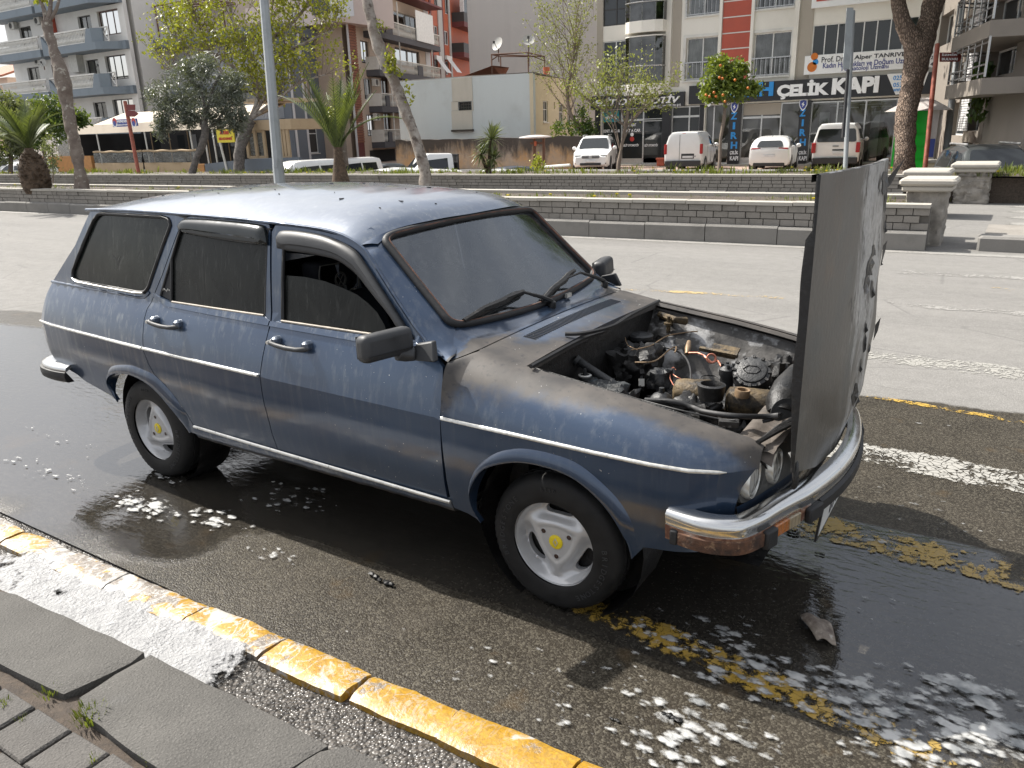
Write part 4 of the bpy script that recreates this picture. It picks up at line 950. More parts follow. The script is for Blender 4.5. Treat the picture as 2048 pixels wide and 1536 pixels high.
for s in (-1,1):
 q = side_panel('rear_quarter_panel',QOUT,s,[QW])
 side = 'near' if s < 0 else 'far'
 mb = MB();loop = [(x,s*(SY(x,z)+.004),z) for x,z in resample(QW,.03)];li = [(x,s*(SY(x,z)-.004),z) for x,z in resample(QWG,.03)]
 lo = respl([*loop,loop[0]],90)[:-1];l2 = []
 for p in lo: l2.append(min([Vector(a) for a in li],key=lambda v: (v-p).length))
 mb.tube([Vector(a).lerp(b,.35) for a,b in zip(lo,l2)],.0095,6,closed=True);mb.build('window_seal',M['rubber'],q,smooth=60)
 panel(QW,lambda x,z: (x,s*(SY(x,z)-.006),z),h=.08).build('window_glass',M['film2'],q,smooth=60)
 mb = MB();mb.tube([(x,s*(SY(x,z)+.009),z) for x,z in respl([Vector((-2.355,1.013,0)),Vector((-2.427,1.0075,0)),Vector((-2.985,1.0185,0))],8) for x,z in [(x,z)]] if False else [(x,s*(SY(x,z)+.010),z) for x,z in [(-2.35,1.016),(-2.427,1.012),(-2.70,1.016),(-2.985,1.022),(-3.03,1.036)]],.0055,6);mb.build('bright_window_trim',M['trim'],q,smooth=60)
 # raised body ledge under the quarter window
 mb = MB();mb.tube([(x,s*(SY(x,z)+.001),z) for x,z in crom([(-3.28,.996,0),(-2.9,.994,0),(-2.60,.990,0),(-2.40,.988,0),(-2.33,.998,0),(-2.29,1.03,0),(-2.20,1.17,0),(-2.115,1.32,0)],5) for x,z in [(x,z)]] if False else [(p.x,s*(SY(p.x,p.y)-.001),p.y) for p in crom([(-3.285,.996,0),(-2.9,.993,0),(-2.60,.990,0),(-2.42,.988,0),(-2.345,.996,0),(-2.305,1.022,0)],5)],.0085,6);paintmesh(mb,'body_ledge',q,smooth=60,d_=1)
 mb = MB();mb.tube([(x,s*(SY(x,ZC(x))+.004),ZC(x)+.006) for x in [-3.345,-3.2,-3.0,-2.7,-2.5,-2.298]],.0075,6);mb.build('side_trim_strip',M['trim'],q,smooth=60)
 flare(ARI,FLO,s,'wheel_arch_flare')
 d = side_panel('rear_door',RDOOR,s,[RWIN])
 panel(RWIN,lambda x,z: (x,s*(SY(x,z)-.012),z),h=.08).build('window_glass',M['film'],d,smooth=60)
 panel(RTRI,lambda x,z: (x,s*(SY(x,z)-.006),z),h=.06,inward=(0,-s,0),thick=.004).build('quarterlight_panel',M['rubber'],d,smooth=60)
 if s < 0:
  mb = MB()
  for k in range(5): mb.obox((-2.195+.012*k,s*(SY(-2.17,1.045)-.003),1.045+.004*math.sin(k*2.3)),(.0035,0,.004*math.cos(k*1.9)),(0,.0012,0),(0,0,.0035))
  mb.build('small_sticker',M['trim'],d)
 mb = MB();mb.tube([(x,s*(SY(x,z)-.004),z) for x,z in ((-2.133,.992),(-2.128,1.195))],.007,6);mb.build('window_divider',M['rubber'],d)
 mb = MB();mb.tube([(p.x,s*(SY(p.x,p.y)-.004),p.y) for p in crom([(-1.450,1.0,0),(-1.450,1.33,0),(-1.475,1.358,0),(-2.02,1.366,0),(-2.06,1.338,0),(-2.13,1.19,0),(-2.218,1.014,0)],5)],.0065,6);mb.build('window_seal',M['rubber'],d,smooth=60)
 mb = panel([(-2.275,1.014),(-2.235,.992),(-2.135,.972),(-1.41,.958),(-1.41,.976),(-1.45,.990),(-2.12,.990),(-2.225,1.012),(-2.268,1.024)],lambda x,z: (x,s*(SY(x,z)+.010),z),h=.04,inward=(0,-s,0),thick=.014);paintmesh(mb,'belt_moulding',d,smooth=40,d_=1)
 mb = MB();mb.tube([(-1.455,s*(SY(-1.45,.99)+.003),.993),(-1.8,s*(SY(-1.8,.99)+.003),.993),(-2.115,s*(SY(-2.1,.99)+.003),.993)],.006,6);mb.build('window_ledge_strip',M['strip_dusty'],d,smooth=60)
 mb = MB();mb.tube([(x,s*(SY(x,ZC(x))+.004),ZC(x)+.006) for x in [-2.286,-2.0,-1.7,-1.434]],.0075,6);mb.build('side_trim_strip',M['trim'],d,smooth=60)
 f = side_panel('front_door',FDOOR,s,[FWIN])
 GL = [(-1.345,.980)]+FGT[:-1]+[(-.755,.982)]
 if s < 0: panel(GL,lambda x,z: (x,s*(SY(x,z)-.016),z),h=.06,inward=(0,-s,0),thick=.004).build('lowered_window_glass',M['film'],f,smooth=60)
 else: panel(FWIN,lambda x,z: (x,s*(SY(x,z)-.012),z),h=.08).build('window_glass',M['film'],f,smooth=60)
 mb = MB();mb.tube([(p.x,s*(SY(p.x,p.y)-.006),p.y) for p in crom([(-1.345,.985,0),(-1.345,1.325,0),(-1.30,1.342,0),(-1.12,1.332,0),(-1.01,1.312,0),(-.93,1.275,0),(-.85,1.208,0),(-.748,1.105,0),(-.615,.984,0)],4)],.008,6);mb.build('window_seal',M['rubber'],f,smooth=60)
 mb = panel([(-1.403,.957),(-.455,.945),(-.49,.962),(-.60,.976),(-1.36,.976),(-1.403,.976)],lambda x,z: (x,s*(SY(x,z)+.010),z),h=.04,inward=(0,-s,0),thick=.014);paintmesh(mb,'belt_moulding',f,smooth=40,d_=1)
 mb = MB();mb.tube([(x,s*(SY(x,.98)+.003),.981) for x in (-1.34,-1.0,-.65)],.006,6);mb.build('window_ledge_strip',M['strip_dusty'],f,smooth=60)
 # wind deflectors
 def defl(U,Lo,par,mat,bul):
  U = respl(crom([(a,b,0) for a,b in U],4),40);Lo = respl(crom([(a,b,0) for a,b in Lo],4),40);mb = MB();K = 8;pr = [(0,.004),(.06,.016),(.16,bul*.8),(.30,bul),(.62,bul*.95),(.70,bul*.75),(.86,bul*.7),(1,bul*.55)]
  for i,(a,b) in enumerate(zip(U,Lo)):
   e = sst(0,.06,i/39)*sst(1,.94,i/39)
   for t,o in pr: p = a.lerp(b,t);mb.v.append((p.x,s*(SY(p.x,p.y)+.003+o*(.35+.65*e)),p.y))
  for i in range(39):
   for j in range(K-1): mb.f.append((i*K+j,(i+1)*K+j,(i+1)*K+j+1,i*K+j+1));mb.m.append(0)
  o = mb.build('wind_deflector',mat,par,smooth=35);md = o.modifiers.new('solid','SOLIDIFY');md.thickness = .003;return o
 defl([(-1.379,1.286),(-1.380,1.335),(-1.355,1.358),(-1.26,1.362),(-1.121,1.352),(-1.019,1.332),(-.937,1.306),(-.875,1.263),(-.691,1.082),(-.604,.990)],
         [(-1.345,1.283),(-1.30,1.280),(-1.22,1.277),(-1.114,1.271),(-1.013,1.259),(-.950,1.235),(-.89,1.202),(-.80,1.13),(-.713,1.060),(-.645,.985)],f,M['plastic'],.030)
 defl([(-2.066,1.33),(-2.042,1.376),(-1.985,1.388),(-1.75,1.388),(-1.503,1.379),(-1.452,1.358),(-1.436,1.295)],
         [(-2.035,1.328),(-2.0,1.322),(-1.93,1.316),(-1.75,1.305),(-1.60,1.298),(-1.50,1.296),(-1.46,1.293)],d,M['smoke_acrylic'],.032)
 # door handles
 for par,hx in ((d,-2.205),(f,-1.335)):
  z = .902;yb_ = SY(hx+.1,z);hd = empty('door_handle');hd.parent = par;hd.location = (hx,s*yb_,z)
  for q in (0,.185): mb = MB();mb.bbox((q-.020,-.020 if s > 0 else -.030,-.016),(q+.020,.030 if s > 0 else .020,.022),.009);paintmesh(mb,'handle_mount',hd,None,smooth=40,f_=.3)
  mb = MB();mb.tube([(-.012,s*.034,-.004),(.03,s*.040,-.008),(.09,s*.043,-.012),(.15,s*.041,-.012),(.186,s*.036,-.008),(.196,s*.020,-.010)],[.010,.0105,.011,.0105,.011,.010],8);mb.build('handle_grip',M['plastic'],hd,smooth=60)
  mb = MB();mb.lathe((-.030,s*.018,-.004),(0,s,0),[(0,.02),(.008,.02),(.009,.0),(.009,-.02)],12);mb.build('door_lock',M['trim'],hd,smooth=40)
 # front fender: lower part with arch, upper part rolled to the hood opening
 LP = [(-.432,ZC(-.432))]+FLOW+[(.680,.675),(.694,ZC(.694))]
 lw = panel(inset(LP,.0),lambda x,z: (x,s*SY(x,min(z,ZC(x))),z),h=.045,inward=(0,-s,0),thick=.018)
 nU,nV = 70,28
 def up(u,v):
  x = -.4285+(1.1315)*u;k = v*math.pi/2;y0 = SY(x,ZC(x));y1 = fy(x);z0 = ZC(x);z1 = fe(x)
  fr = sst(.66,.735,x);g = math.sin(k)**(1.0);c = .22*v+.78*(1-math.cos(k))
  return (x,s*(y0-(y0-y1)*c),z0+(z1-z0)*g)
 lw.grid(up,nU,nV);b0_ = len(lw.v)
 lw.grid(lambda u,v: (up(u,1)[0],s*(abs(up(u,1)[1])-.028*v),up(u,1)[2]-.004-.030*v**2),nU,4)
 lw.grid(lambda u,v: (up(0,v)[0]+.001,up(0,v)[1]-s*.02*u,up(0,v)[2]),2,nV)
 fd = paintmesh(lw,'front_fender',CAR,smooth=9)
 mb = MB();mb.tube([(x,s*(SY(x,ZC(x))+.004),ZC(x)+.004) for x in [-.425,-.2,0,.2,.4,.52,.605]]+[(.625,s*(SY(.625,.7)+.001),ZC(.62)+.002)],[.0075]*6+[.0065,.002],6);mb.build('side_trim_strip',M['trim'],fd,smooth=60)
 flare(FAI,FFO,s,'wheel_arch_flare')
 # sill with bright strip
 mb = MB();mb.grid(lambda u,v: (lerp(-2.03,-.432,u),s*itp(v,[0,.25,.6,1],[SY(-1,.37),SY(-1,.35)+.004,SY(-1,.31),.66]),itp(v,[0,.25,.6,1],[.379,.355,.315,.285])-.004*noise.noise(Vector((u*30,s,v)))),60,6)
 mb.attr = {'soot': [.9*sst(.36,.30,p[2]) for p in mb.v],'dust': [1]*len(mb.v)};sl = mb.build('sill',M['paint'],CAR,smooth=60)
 mb = MB();mb.tube([(x,s*(SY(x,.38)+.006),.384-.0125*(x+2.02)) for x in (-2.02,-1.6,-1.2,-.8,-.43)],.008,6);mb.build('sill_trim_strip',M['trim'],sl,smooth=60)
 # drip gutter
 gut = [(-2.895,1.400),(-2.565,1.408),(-2.128,1.405),(-1.745,1.399),(-1.503,1.391),(-1.328,1.384),(-1.123,1.373),(-1.016,1.358),(-.941,1.336),(-.891,1.313),(-.848,1.281),(-.724,1.155),(-.607,1.040),(-.50,.948)]
 mb = MB();mb.tube([(p.x,s*(SY(p.x,p.y)+.006),p.y) for p in crom([(a,b,0) for a,b in gut],3)],.0075,6);paintmesh(mb,'drip_gutter',CAR,smooth=60,d_=.7)
 # windshield pillar
 Ao = [(p.x,s*(SY(p.x,p.y)),p.y) for p in respl([(-.965,1.336,0),(-.848,1.279,0),(-.724,1.153,0),(-.607,1.038,0),(-.50,.951,0),(-.428,.925,0)],40)]
 Bi = respl([WS(s*.565,1.12,-.016)]+[WS(s*(lerp(.635,.600,t)-.012-.030*max(sst(.84,.96,t),sst(.14,.05,t))),t,-.004) for t in [1-k/30 for k in range(30)]]+[(-.462,s*.640,.962),(-.428,s*.705,.940)],40)
 mb = ruledstrip(Ao,Bi,6,.010,(.5,s*.5,.6));paintmesh(mb,'windshield_pillar',CAR,smooth=40)
# mirrors
def mirror(s):
 r = empty('door_mirror');r.parent = CAR;r.location = (-.60,s*.80,.955)
 c = Vector((-.0,s*.095,.052));mb = MB();mb.obox((0,0,0),(.036,0,.004),(0,.112,0),(-.004,0,.051));o = mb.build('mirror_housing',M['plastic'],r,smooth=50);o.location = c;o.rotation_euler = (0,0,s*.22);bvl(o,.026,4)
 mb = MB();mb.obox((.041,0,-.022),(.0015,0,0),(0,.102,0),(0,0,.0012));o = mb.build('housing_seam',M['black'],r);o.location = c;o.rotation_euler = (0,0,s*.22)
 mb = MB();mb.obox((-.035,0,0),(.003,0,0),(0,.100,0),(0,0,.041));o = mb.build('mirror_glass',M['glass'],r);o.location = c;o.rotation_euler = (0,0,s*.22)
 mb = MB();y = -s*.012;mb.prism([(.0,y,-.028),(.155,y-s*.005,-.018),(.130,y-s*.03,.052),(.055,y-s*.03,.034)],(0,s*.028,0));mb.tube([(.06,s*.0,-.002),(.03,s*.02,.0),(.015,s*.05,.012)],[.026,.030,.032],8);bvl(mb.build('mirror_arm',M['plastic'],r,smooth=35),.006)
mirror(-1);mirror(1)
# roof
def gz(x): return itp(x,[-2.895,-2.565,-2.128,-1.745,-1.503,-1.328,-1.123,-1.016,-.941,-.905],[1.402,1.410,1.407,1.401,1.393,1.386,1.375,1.360,1.338,1.320])
def rz_(x): return itp(x,[-2.95,-2.88,-2.75,-2.5,-2.25,-2.0,-1.8,-1.6,-1.4,-1.2,-1.05,-.95,-.86,-.80],[1.405,1.432,1.456,1.480,1.494,1.502,1.505,1.503,1.497,1.485,1.467,1.449,1.420,1.386])
def roof(u,v):
 a = -1+2*u;a = math.copysign(abs(a)**.85,a);t = v;xg = lerp(-2.895,-.905,t);xc = lerp(-2.95,-.80,t);q = abs(a);x = lerp(xc,xg,q**2);yg = SY(xg,gz(xg));p = lerp(2.6,4.2,sst(.75,1,t))
 z = gz(xg)+(rz_(xc)-gz(xg))*(1-q**p);z += .0020*noise.noise(Vector((x*2.5,a*3,0)))
 return (x,a*yg,z)
mb = MB();mb.grid(roof,61,90);mb.attr = {}
mb.v = mb.v
ro = paintmesh(mb,'roof',CAR,smooth=40,d_=.5,f_=.62);fa = ro.data.attributes['film'].data
for i,v in enumerate(ro.data.vertices): fa[i].value = .66*sst(-.72,-1.15,v.co.x)*(.55+.45*sst(1.41,1.46,v.co.z))  # roof film: ash dust plus a painted pale sky sheen
mb = MB();rr = random.Random(11)
for k in range(34):
 u,v = rr.uniform(.18,.9),rr.uniform(.1,.95);p = Vector(roof(u,v));l_ = rr.uniform(.005,.022);mb.obox(p+Vector((0,0,.0015)),(l_*rr.uniform(.3,1),l_*rr.uniform(-.5,.5),0),(-l_*.2,l_*rr.uniform(.1,.35),0),(0,0,.002))
tag(mb.build('ash_flakes',M['char'],ro),kind='stuff')
# windshield
def wsloop(d,r,n=6):
 P = [(-.635+d,0+d),(.635-d,0+d),(.600-d,1-d*.9),(-.600+d,1-d*.9)]
 return rnd([(a,b) for a,b in P],r,n)
wl = wsloop(.022,.085,8)
g_ = panel(wsloop(.030,.08,8),lambda y,t: WS(y,t,-.004),h=.06);wsg = g_.build('windshield',M['windshield'],CAR,smooth=60,recalc=False)
lp = [WS(a,b,.002) for a,b in resample(wl,.03)]
mb = MB();mb.tube(lp,.0165,8,closed=True);mb.build('windshield_seal',M['rubber'],wsg,smooth=60)
mb = MB();mb.tube([WS(a,b,.013) for a,b in resample(wsloop(.030,.08,8),.03)],.0052,6,closed=True);mb.build('seal_insert',M['rubber_brown'],wsg,smooth=60)
# header and cowl surfaces that meet the seal
P = MB();n = 40
P.grid(lambda u,v: Vector(roof(u,1)).lerp(WS(lerp(-.615,.615,u),lerp(1.0,.93,abs(2*u-1)**8),.0),v)+Vector((0,0,.004*math.sin(math.pi*v))),n,4);paintmesh(P,'roof_header',CAR,smooth=60,d_=.2)
def cowl(u,v):
 y = lerp(-1,1,u);a = abs(y);yb0 = y*.66
 back = WS(y*.635,.02,-.004) if a < .93 else Vector(WS(math.copysign(.635*.93,y),.02,-.004)).lerp(Vector((-.470,math.copysign(.70,y),.950)),(a-.93)/.07)
 fr = Vector((lerp(-.362,-.372,a**2),y*.640,.968-.018*a**2)) if a < .96 else Vector((-.372,math.copysign(.6144,y),.950)).lerp(Vector((-.425,math.copysign(.735,y),.928)),(a-.96)/.04)
 p = back.lerp(fr,v);p.z += -.006*math.sin(math.pi*v);return p
mb = MB();mb.grid(cowl,81,8);paintmesh(mb,'cowl',CAR,smooth=40)
def vent(u,v):
 y = lerp(-.632,.632,u);a = abs(y)/.632;x = lerp(-.366-.006*a*a,-.165,v);return Vector((x,y,lerp(.966-.018*a*a,.930-.018*a*a,v)))
mb = MB();mb.grid(vent,61,10);mb.grid(lambda u,v: vent(u,1)+Vector((.004*v,0,-.030*v)),61,3);vp = paintmesh(mb,'vent_panel',CAR,smooth=30)
mb = MB();mf = MB()
for k in range(46):
 y = lerp(-.385,.40,k/45);a = abs(y)/.632;z = .9515-.018*a*a
 c = Vector((-.296,y,z-.002));d_ = Vector((.026,.004,-.0046));mb.obox(c+Vector((0,0,.0012+.016*(1-a*a)*.0)),d_,(0,.0036,0),(0,0,.0032));mf.obox(c+Vector((0,.0052,.0036)),d_,(0,.0010,0),(0,0,.0034))
mb.build('vent_slots',M['black'],vp);paintmesh(mf,'vent_louvres',vp,d_=.2)
# wiper arms
for py,ya,ta,yb1,tb1,ea in ((.03,-.555,.035,-.09,.165,(-.30,.125)),(.56,-.02,.035,.42,.17,(.22,.125))):
 wr = empty('windshield_wiper');wr.parent = CAR;a0 = Vector((-.432,py,.975));mb = MB();mb.lathe(a0,(.3,0,1),[(.017,-.01),(.019,.012),(.012,.030),(0,.032)],12)
 e2 = WS(ea[0],ea[1],.040);mb.tube([a0+Vector((0,0,.03)),a0+Vector((-.01,-.07,.060)),a0.lerp(e2,.55)+Vector((-.01,0,.050)),e2],[.011,.009,.006,.005],6);mb.build('wiper_arm',M['rubber'],wr,smooth=50)
 b1 = WS(ya,ta,.018);b2 = WS(yb1,tb1,.018);mb = MB();mb.tube([b1,b1.lerp(b2,.3)+Vector((.004,0,.012)),e2+Vector((0,0,-.008)),b1.lerp(b2,.8)+Vector((.004,0,.01)),b2],[.010,.013,.017,.013,.010],6);mb.tube([b1-Vector((.004,0,.010)),b2-Vector((.004,0,.010))],.008,4);mb.build('wiper_blade',M['char'],wr,smooth=50)
mb = MB();p = WS(.20,-.012,.022);mb.obox(p,(.006,0,0),(0,.022,0),(0,0,.009));mb.build('washer_jet',M['trim'],CAR)
# rear: tailgate, rear bumper, lamp
te = [(-2.86,1.398),(-3.011,1.213),(-3.283,.994),(-3.307,.932),(-3.331,.855),(-3.352,.77),(-3.337,.688),(-3.310,.607),(-3.275,.560)]
A_ = respl([(x,-SY(x,z)+.004,z) for x,z in te],40);B_ = respl([(x,SY(x,z)-.004,z) for x,z in te],40)
mb = ruledstrip(A_,B_,24,.05,(-1,0,.1));tg = paintmesh(mb,'tailgate',CAR,smooth=40)
mb = MB();mb.grid(lambda u,v: Vector((lerp(-2.945,-3.20,v)-.058*math.sin(math.pi*lerp(.12,.88,u)),lerp(-.54,.54,u),lerp(1.335,1.06,v))),16,8);mb.build('rear_window',M['film2'],tg,smooth=60)
for s in (-1,1):
 mb = MB();mb.bbox((-3.40,s*.64-.08,.64),(-3.345,s*.64+.08,.76),.012);mb.build('tail_lamp',M['red_lens'],CAR)
def bump_path(P2,prof,name,mat,parent=CAR,rust=None,smooth=45):
 mb = MB();P2 = [Vector((a,b,0)) for a,b in P2];K = len(prof);R_ = []
 for i,p in enumerate(P2):
  t = (P2[min(i+1,len(P2)-1)]-P2[max(i-1,0)]).normalized();nrm = Vector((t.y,-t.x,0))
  for o,z in prof: q = p+nrm*o;mb.v.append((q.x,q.y,z));R_.append(rust(q.x,q.y,z) if rust else 0)
 for i in range(len(P2)-1):
  for j in range(K-1): mb.f.append((i*K+j,(i+1)*K+j,(i+1)*K+j+1,i*K+j+1));mb.m.append(0)
 mb.f.append(tuple(range(K)));mb.m.append(0);mb.f.append(tuple((len(P2)-1)*K+j for j in range(K)));mb.m.append(0)
 mb.attr = {'rust': R_};return mb.build(name,mat,parent,smooth=smooth)
half = [(.460,-.806),(.53,-.822),(.587,-.826),(.650,-.812),(.706,-.775),(.744,-.69),(.770,-.600),(.797,-.52),(.825,-.44),(.855,-.31),(.878,-.16),(.886,0)]
full = half+[(a,-b) for a,b in half[::-1][1:]]
full = [(p.x,p.y) for p in crom([(a,b,0) for a,b in full],4)]
rustf = lambda x,y,z: .06+.6*sst(.525,.515,z)*sst(-.40,-.55,y)
bp = bump_path(full,[(-.052,.574),(-.030,.575),(-.006,.566),(.003,.554),(.002,.538),(-.002,.523),(.000,.515)],'front_bumper',M['chrome'],rust=rustf)
bump_path(full,[(.000,.517),(.001,.512),(-.002,.465),(-.010,.461),(-.03,.463)],'bumper_lower_face',M['chrome'],bp,rust=lambda x,y,z: .2+.5*sst(-.3,-.5,y))
seg = lambda y0,y1: [p for p in full if y0 <= p[1] <= y1]
nearside = [p for p in full if p[1] < -.64 and (p[0] > .495)]
bump_path(nearside,[(.002,.510),(.009,.507),(.010,.488),(.009,.466),(.001,.460),(-.02,.459)],'rusty_bumper_strip',M['rust'],bp,rust=None)
nf = [(a,-b) for a,b in nearside][::-1];bump_path(nf,[(.002,.510),(.009,.507),(.010,.488),(.009,.466),(.001,.460),(-.02,.459)],'rusty_bumper_strip',M['rust'],bp)
bump_path(seg(-.40,.40),[(.002,.514),(.014,.506),(.016,.488),(.014,.470),(.000,.463)],'bumper_rubber',M['rubber'],bp)
def onb(y):
 for a,b in zip(full,full[1:]):
  if a[1] <= y <= b[1]: t = (y-a[1])/(b[1]-a[1]);P_ = Vector((lerp(a[0],b[0],t),y,0));T_ = Vector((b[0]-a[0],b[1]-a[1],0)).normalized();return P_,T_,Vector((T_.y,-T_.x,0))
for s in (-1,1):
 for y,w_,nm in ((.425,.045,'bumper_overrider'),(.672,.030,'bumper_end_cap')):
  p,t,nn = onb(s*y);mb = MB();mb.obox(p+nn*.010+Vector((0,0,.484)),t*w_,nn*.012,(0,0,.032 if w_ < .04 else .027));bvl(mb.build(nm,M['rubber'],bp,smooth=40),.007)
 p = Vector((.495,s*.819,0));mb = MB();mb.obox(p+Vector((0,0,.486)),(.013,0,0),(0,.010,0),(0,0,.026));bvl(mb.build('bumper_end_cap',M['rubber'],bp,smooth=40),.006)
 for y,hw,mt,nm in ((.600,.040,'amber','indicator_lens'),(.530,.032,'clear_lens','side_lamp_lens')):
  p,t,nn = onb(s*y);mb = MB();mb.obox(p+nn*.004+Vector((0,0,.490)),t*hw,nn*.007,(0,0,.022));bvl(mb.build(nm,M[mt],bp,smooth=40),.004)
# rear bumper
rh = [(-3.09,-.80),(-3.20,-.812),(-3.33,-.80),(-3.42,-.75),(-3.47,-.64),(-3.50,-.4),(-3.515,0)]
rf = rh+[(a,-b) for a,b in rh[::-1][1:]];rf = [(p.x,p.y) for p in crom([(a,b,0) for a,b in rf],4)][::-1]
rb = bump_path(rf,[(-.075,.552),(-.04,.556),(-.006,.545),(.002,.530),(.000,.520)],'rear_bumper',M['chrome'],rust=lambda x,y,z: .40)
bump_path(rf,[(.000,.521),(.010,.518),(.014,.495),(.010,.470),(-.004,.458),(-.04,.455)],'bumper_rubber',M['rubber'],rb)
# front panel, lamps, grille
Xh = .718
def plx(y,z): return itp(abs(y),[0,.33,.47,.61,.69],[.745,.735,.708,.672,.646])+.05*(.66-z)
HP = [(-.680,.69),(-.65,.725),(-.60,.748),(-.335,.735),(-.315,.60),(-.335,.550),(-.60,.558),(-.665,.578),(-.690,.63)]
LO = (-.607,.645,.070);LI = (-.468,.642,.062)
for s in (-1,1):
 mb = panel([(s*y,z) for y,z in HP],lambda y,z: (plx(y,z),y,z),[[(s*c[0]+c[2]*math.cos(q*math.pi/10),c[1]+c[2]*math.sin(q*math.pi/10)) for q in range(20)] for c in (LO,LI)],h=.03,inward=(-1,0,0),thick=.03)
 hp = mb.build('headlamp_panel',M['char_brown'] if False else sooty('scorched_grey_panel',(.06,.06,.058),(.12,.118,.112),(.03,.03,.03),.5,.1,9,.2),CAR,smooth=40)
 for c in (LO,LI):
  hl = empty('headlamp');hl.parent = CAR;yy = s*c[0];hl.location = (plx(yy,c[1]),yy,c[1]);r = c[2]
  mb = MB();mb.lathe((0,0,0),(1,0,0),[(r,-.03),(r,.004),(r-.004,.009),(r-.009,.004),(r-.009,-.02)],28);mb.build('lamp_ring',M['trim'],hl,smooth=40)
  mb = MB();mb.lathe((-.004,0,0),(1,0,0),[(r-.008,0),(r*.75,.010),(r*.4,.017),(.001,.020)],28);mb.build('lamp_lens',M['headlamp'],hl,smooth=60)
mb = MB();mb.box((.700,-.32,.535),(.706,.32,.74));gr = mb.build('grille_backing',M['black'],CAR)
for k in range(9):
 z = .555+k*.021;mb = MB();mb.obox((.735,0,z),(.012,0,.0),(0,.31,0),(0,0,.0045));mb.build('grille_bar',M['grille'],gr)
mb = MB();mb.grid(lambda u,v: Vector((plx(lerp(-.69,.69,u),.6)+itp(v,[0,.2,1],[.002,.010,-.035]),lerp(-.69,.69,u),itp(v,[0,.2,1],[.572,.54,.40]))),40,8);paintmesh(mb,'front_valance',CAR,smooth=40)
# number plate hanging under the bumper
npl = empty('number_plate');npl.parent = CAR;npl.location = (.835,.015,.43);npl.rotation_euler = (0,.10,0)
mb = MB();mb.box((-.004,-.26,-.155),(.004,.26,.0));mb.build('plate_frame',M['rubber'],npl)
mb = MB();mb.box((.004,-.245,-.135),(.0055,.245,-.022));mb.build('plate_face',M['white_plate'],npl)
def text_mesh(txt,size,extrude=.002,offset=0.,shear=0.,align='CENTER',spacing=1.):
 cu = bpy.data.curves.new('t','FONT');cu.body = txt;cu.size = size;cu.extrude = extrude;cu.offset = offset;cu.shear = shear;cu.align_x = align;cu.align_y = 'CENTER';cu.space_character = spacing;cu.resolution_u = 3
 o = bpy.data.objects.new('t',cu);COL.objects.link(o);dg = bpy.context.evaluated_depsgraph_get();dg.update();me = bpy.data.meshes.new_from_object(o.evaluated_get(dg));bpy.data.objects.remove(o);bpy.data.curves.remove(cu);me.materials.clear();return me
def text(txt,size,mat,parent,loc,right,upv,name='lettering',width=None,height=None,**k):
 """place text mesh at loc; right/up are world vectors of the reading frame"""
 me = text_mesh(txt,size,**k);r = Vector(right).normalized();u = Vector(upv).normalized();n_ = r.cross(u)
 xs_ = [v.co.x for v in me.vertices];ys_ = [v.co.y for v in me.vertices]
 if not xs_: return None
 sx = width/(max(xs_)-min(xs_)) if width else 1;sy_ = height/(max(ys_)-min(ys_)) if height else (sx if width else 1)
 mxx,mny = (max(xs_)+min(xs_))/2,(max(ys_)+min(ys_))/2
 for v in me.vertices: c = v.co.copy();v.co = r*((c.x-mxx)*sx)+u*((c.y-mny)*sy_)+n_*c.z
 o = lk(name,me,parent,mat);o.location = loc;return o
text('09 A',.09,M['ink'],npl,(.0065,.0,-.078),(0,1,0),(0,0,1),'plate_number',width=.2,height=.075,extrude=.0006)
# hood, hinged at the nose, standing upright; outer face towards the front
def hoodP(u,v,off=0):
 y = lerp(-.625,.625,u);zb = itp(y,[-.62,-.3,0,.3,.5,.62],[.700,.592,.548,.53,.53,.56]);zt = lerp(1.593,1.583,u)
 z = lerp(zb,zt,v);b = .032*(1-(y/.625)**2);ten = .020*(u)*math.sin(math.pi*min(1,v*1.05));nz_ = .006*noise.noise(Vector((y*5,z*5,1)))*sst(.3,.8,u)
 nose = -.020*sst(.14,0,v)*sst(0,.3,u);x = .800+b+ten+nose+nz_*1.5
 return Vector((x-off,y*(1-.004*off),z))
hd = empty('hood');hd.parent = CAR
mb = MB();NU,NV = 60,80
mb.grid(lambda u,v: hoodP(u,v),NU,NV)
for i in range(NU*NV): pass
ash = []
for p in mb.v:
 u = (p[1]+.625)/1.25;v = (p[2]-.6)/1.0;a = .46*math.exp(-((u-.66)/.26)**2)*(.5+.5*sst(.2,.6,v))+.12*sst(.3,.7,u)+.16*noise.noise(Vector((p[1]*4,p[2]*1.2,9)));ash.append(max(0,min(1,a*1.45+.16*sst(.22,.05,v))))
mb.attr = {'ash': ash};mb.build('hood_outer_skin',M['hood'],hd,smooth=50,recalc=False)
mb = MB();mb.grid(lambda u,v: hoodP(lerp(.01,.99,u),lerp(.01,.99,v),.012+.010*math.sin(u*9)**2),40,50);mb.attr = {'ash': [0]*len(mb.v)};mb.build('hood_inner_skin',M['char'],hd,smooth=50)
mb = MB();E_ = [hoodP(0,v,.0) for v in [i/30 for i in range(31)]]
for i,e in enumerate(E_):
 v = i/30;w_ = .007+.018*sst(.84,.80,v)*sst(0,.3,v)+.002*math.sin(v*21);mb.v += [tuple(e+Vector((.003,-.002,0))),tuple(e+Vector((-.004,-.004,0))),tuple(e+Vector((-w_,-.002,0))),tuple(e+Vector((-w_,.020,0)))]
for i in range(30):
 for j in range(3): mb.f.append((i*4+j,(i+1)*4+j,(i+1)*4+j+1,i*4+j+1));mb.m.append(0)
mb.build('hood_side_flange',M['char'],hd,smooth=30)
mb = MB();E_ = [hoodP(u,1,.0) for u in [i/40 for i in range(41)]]
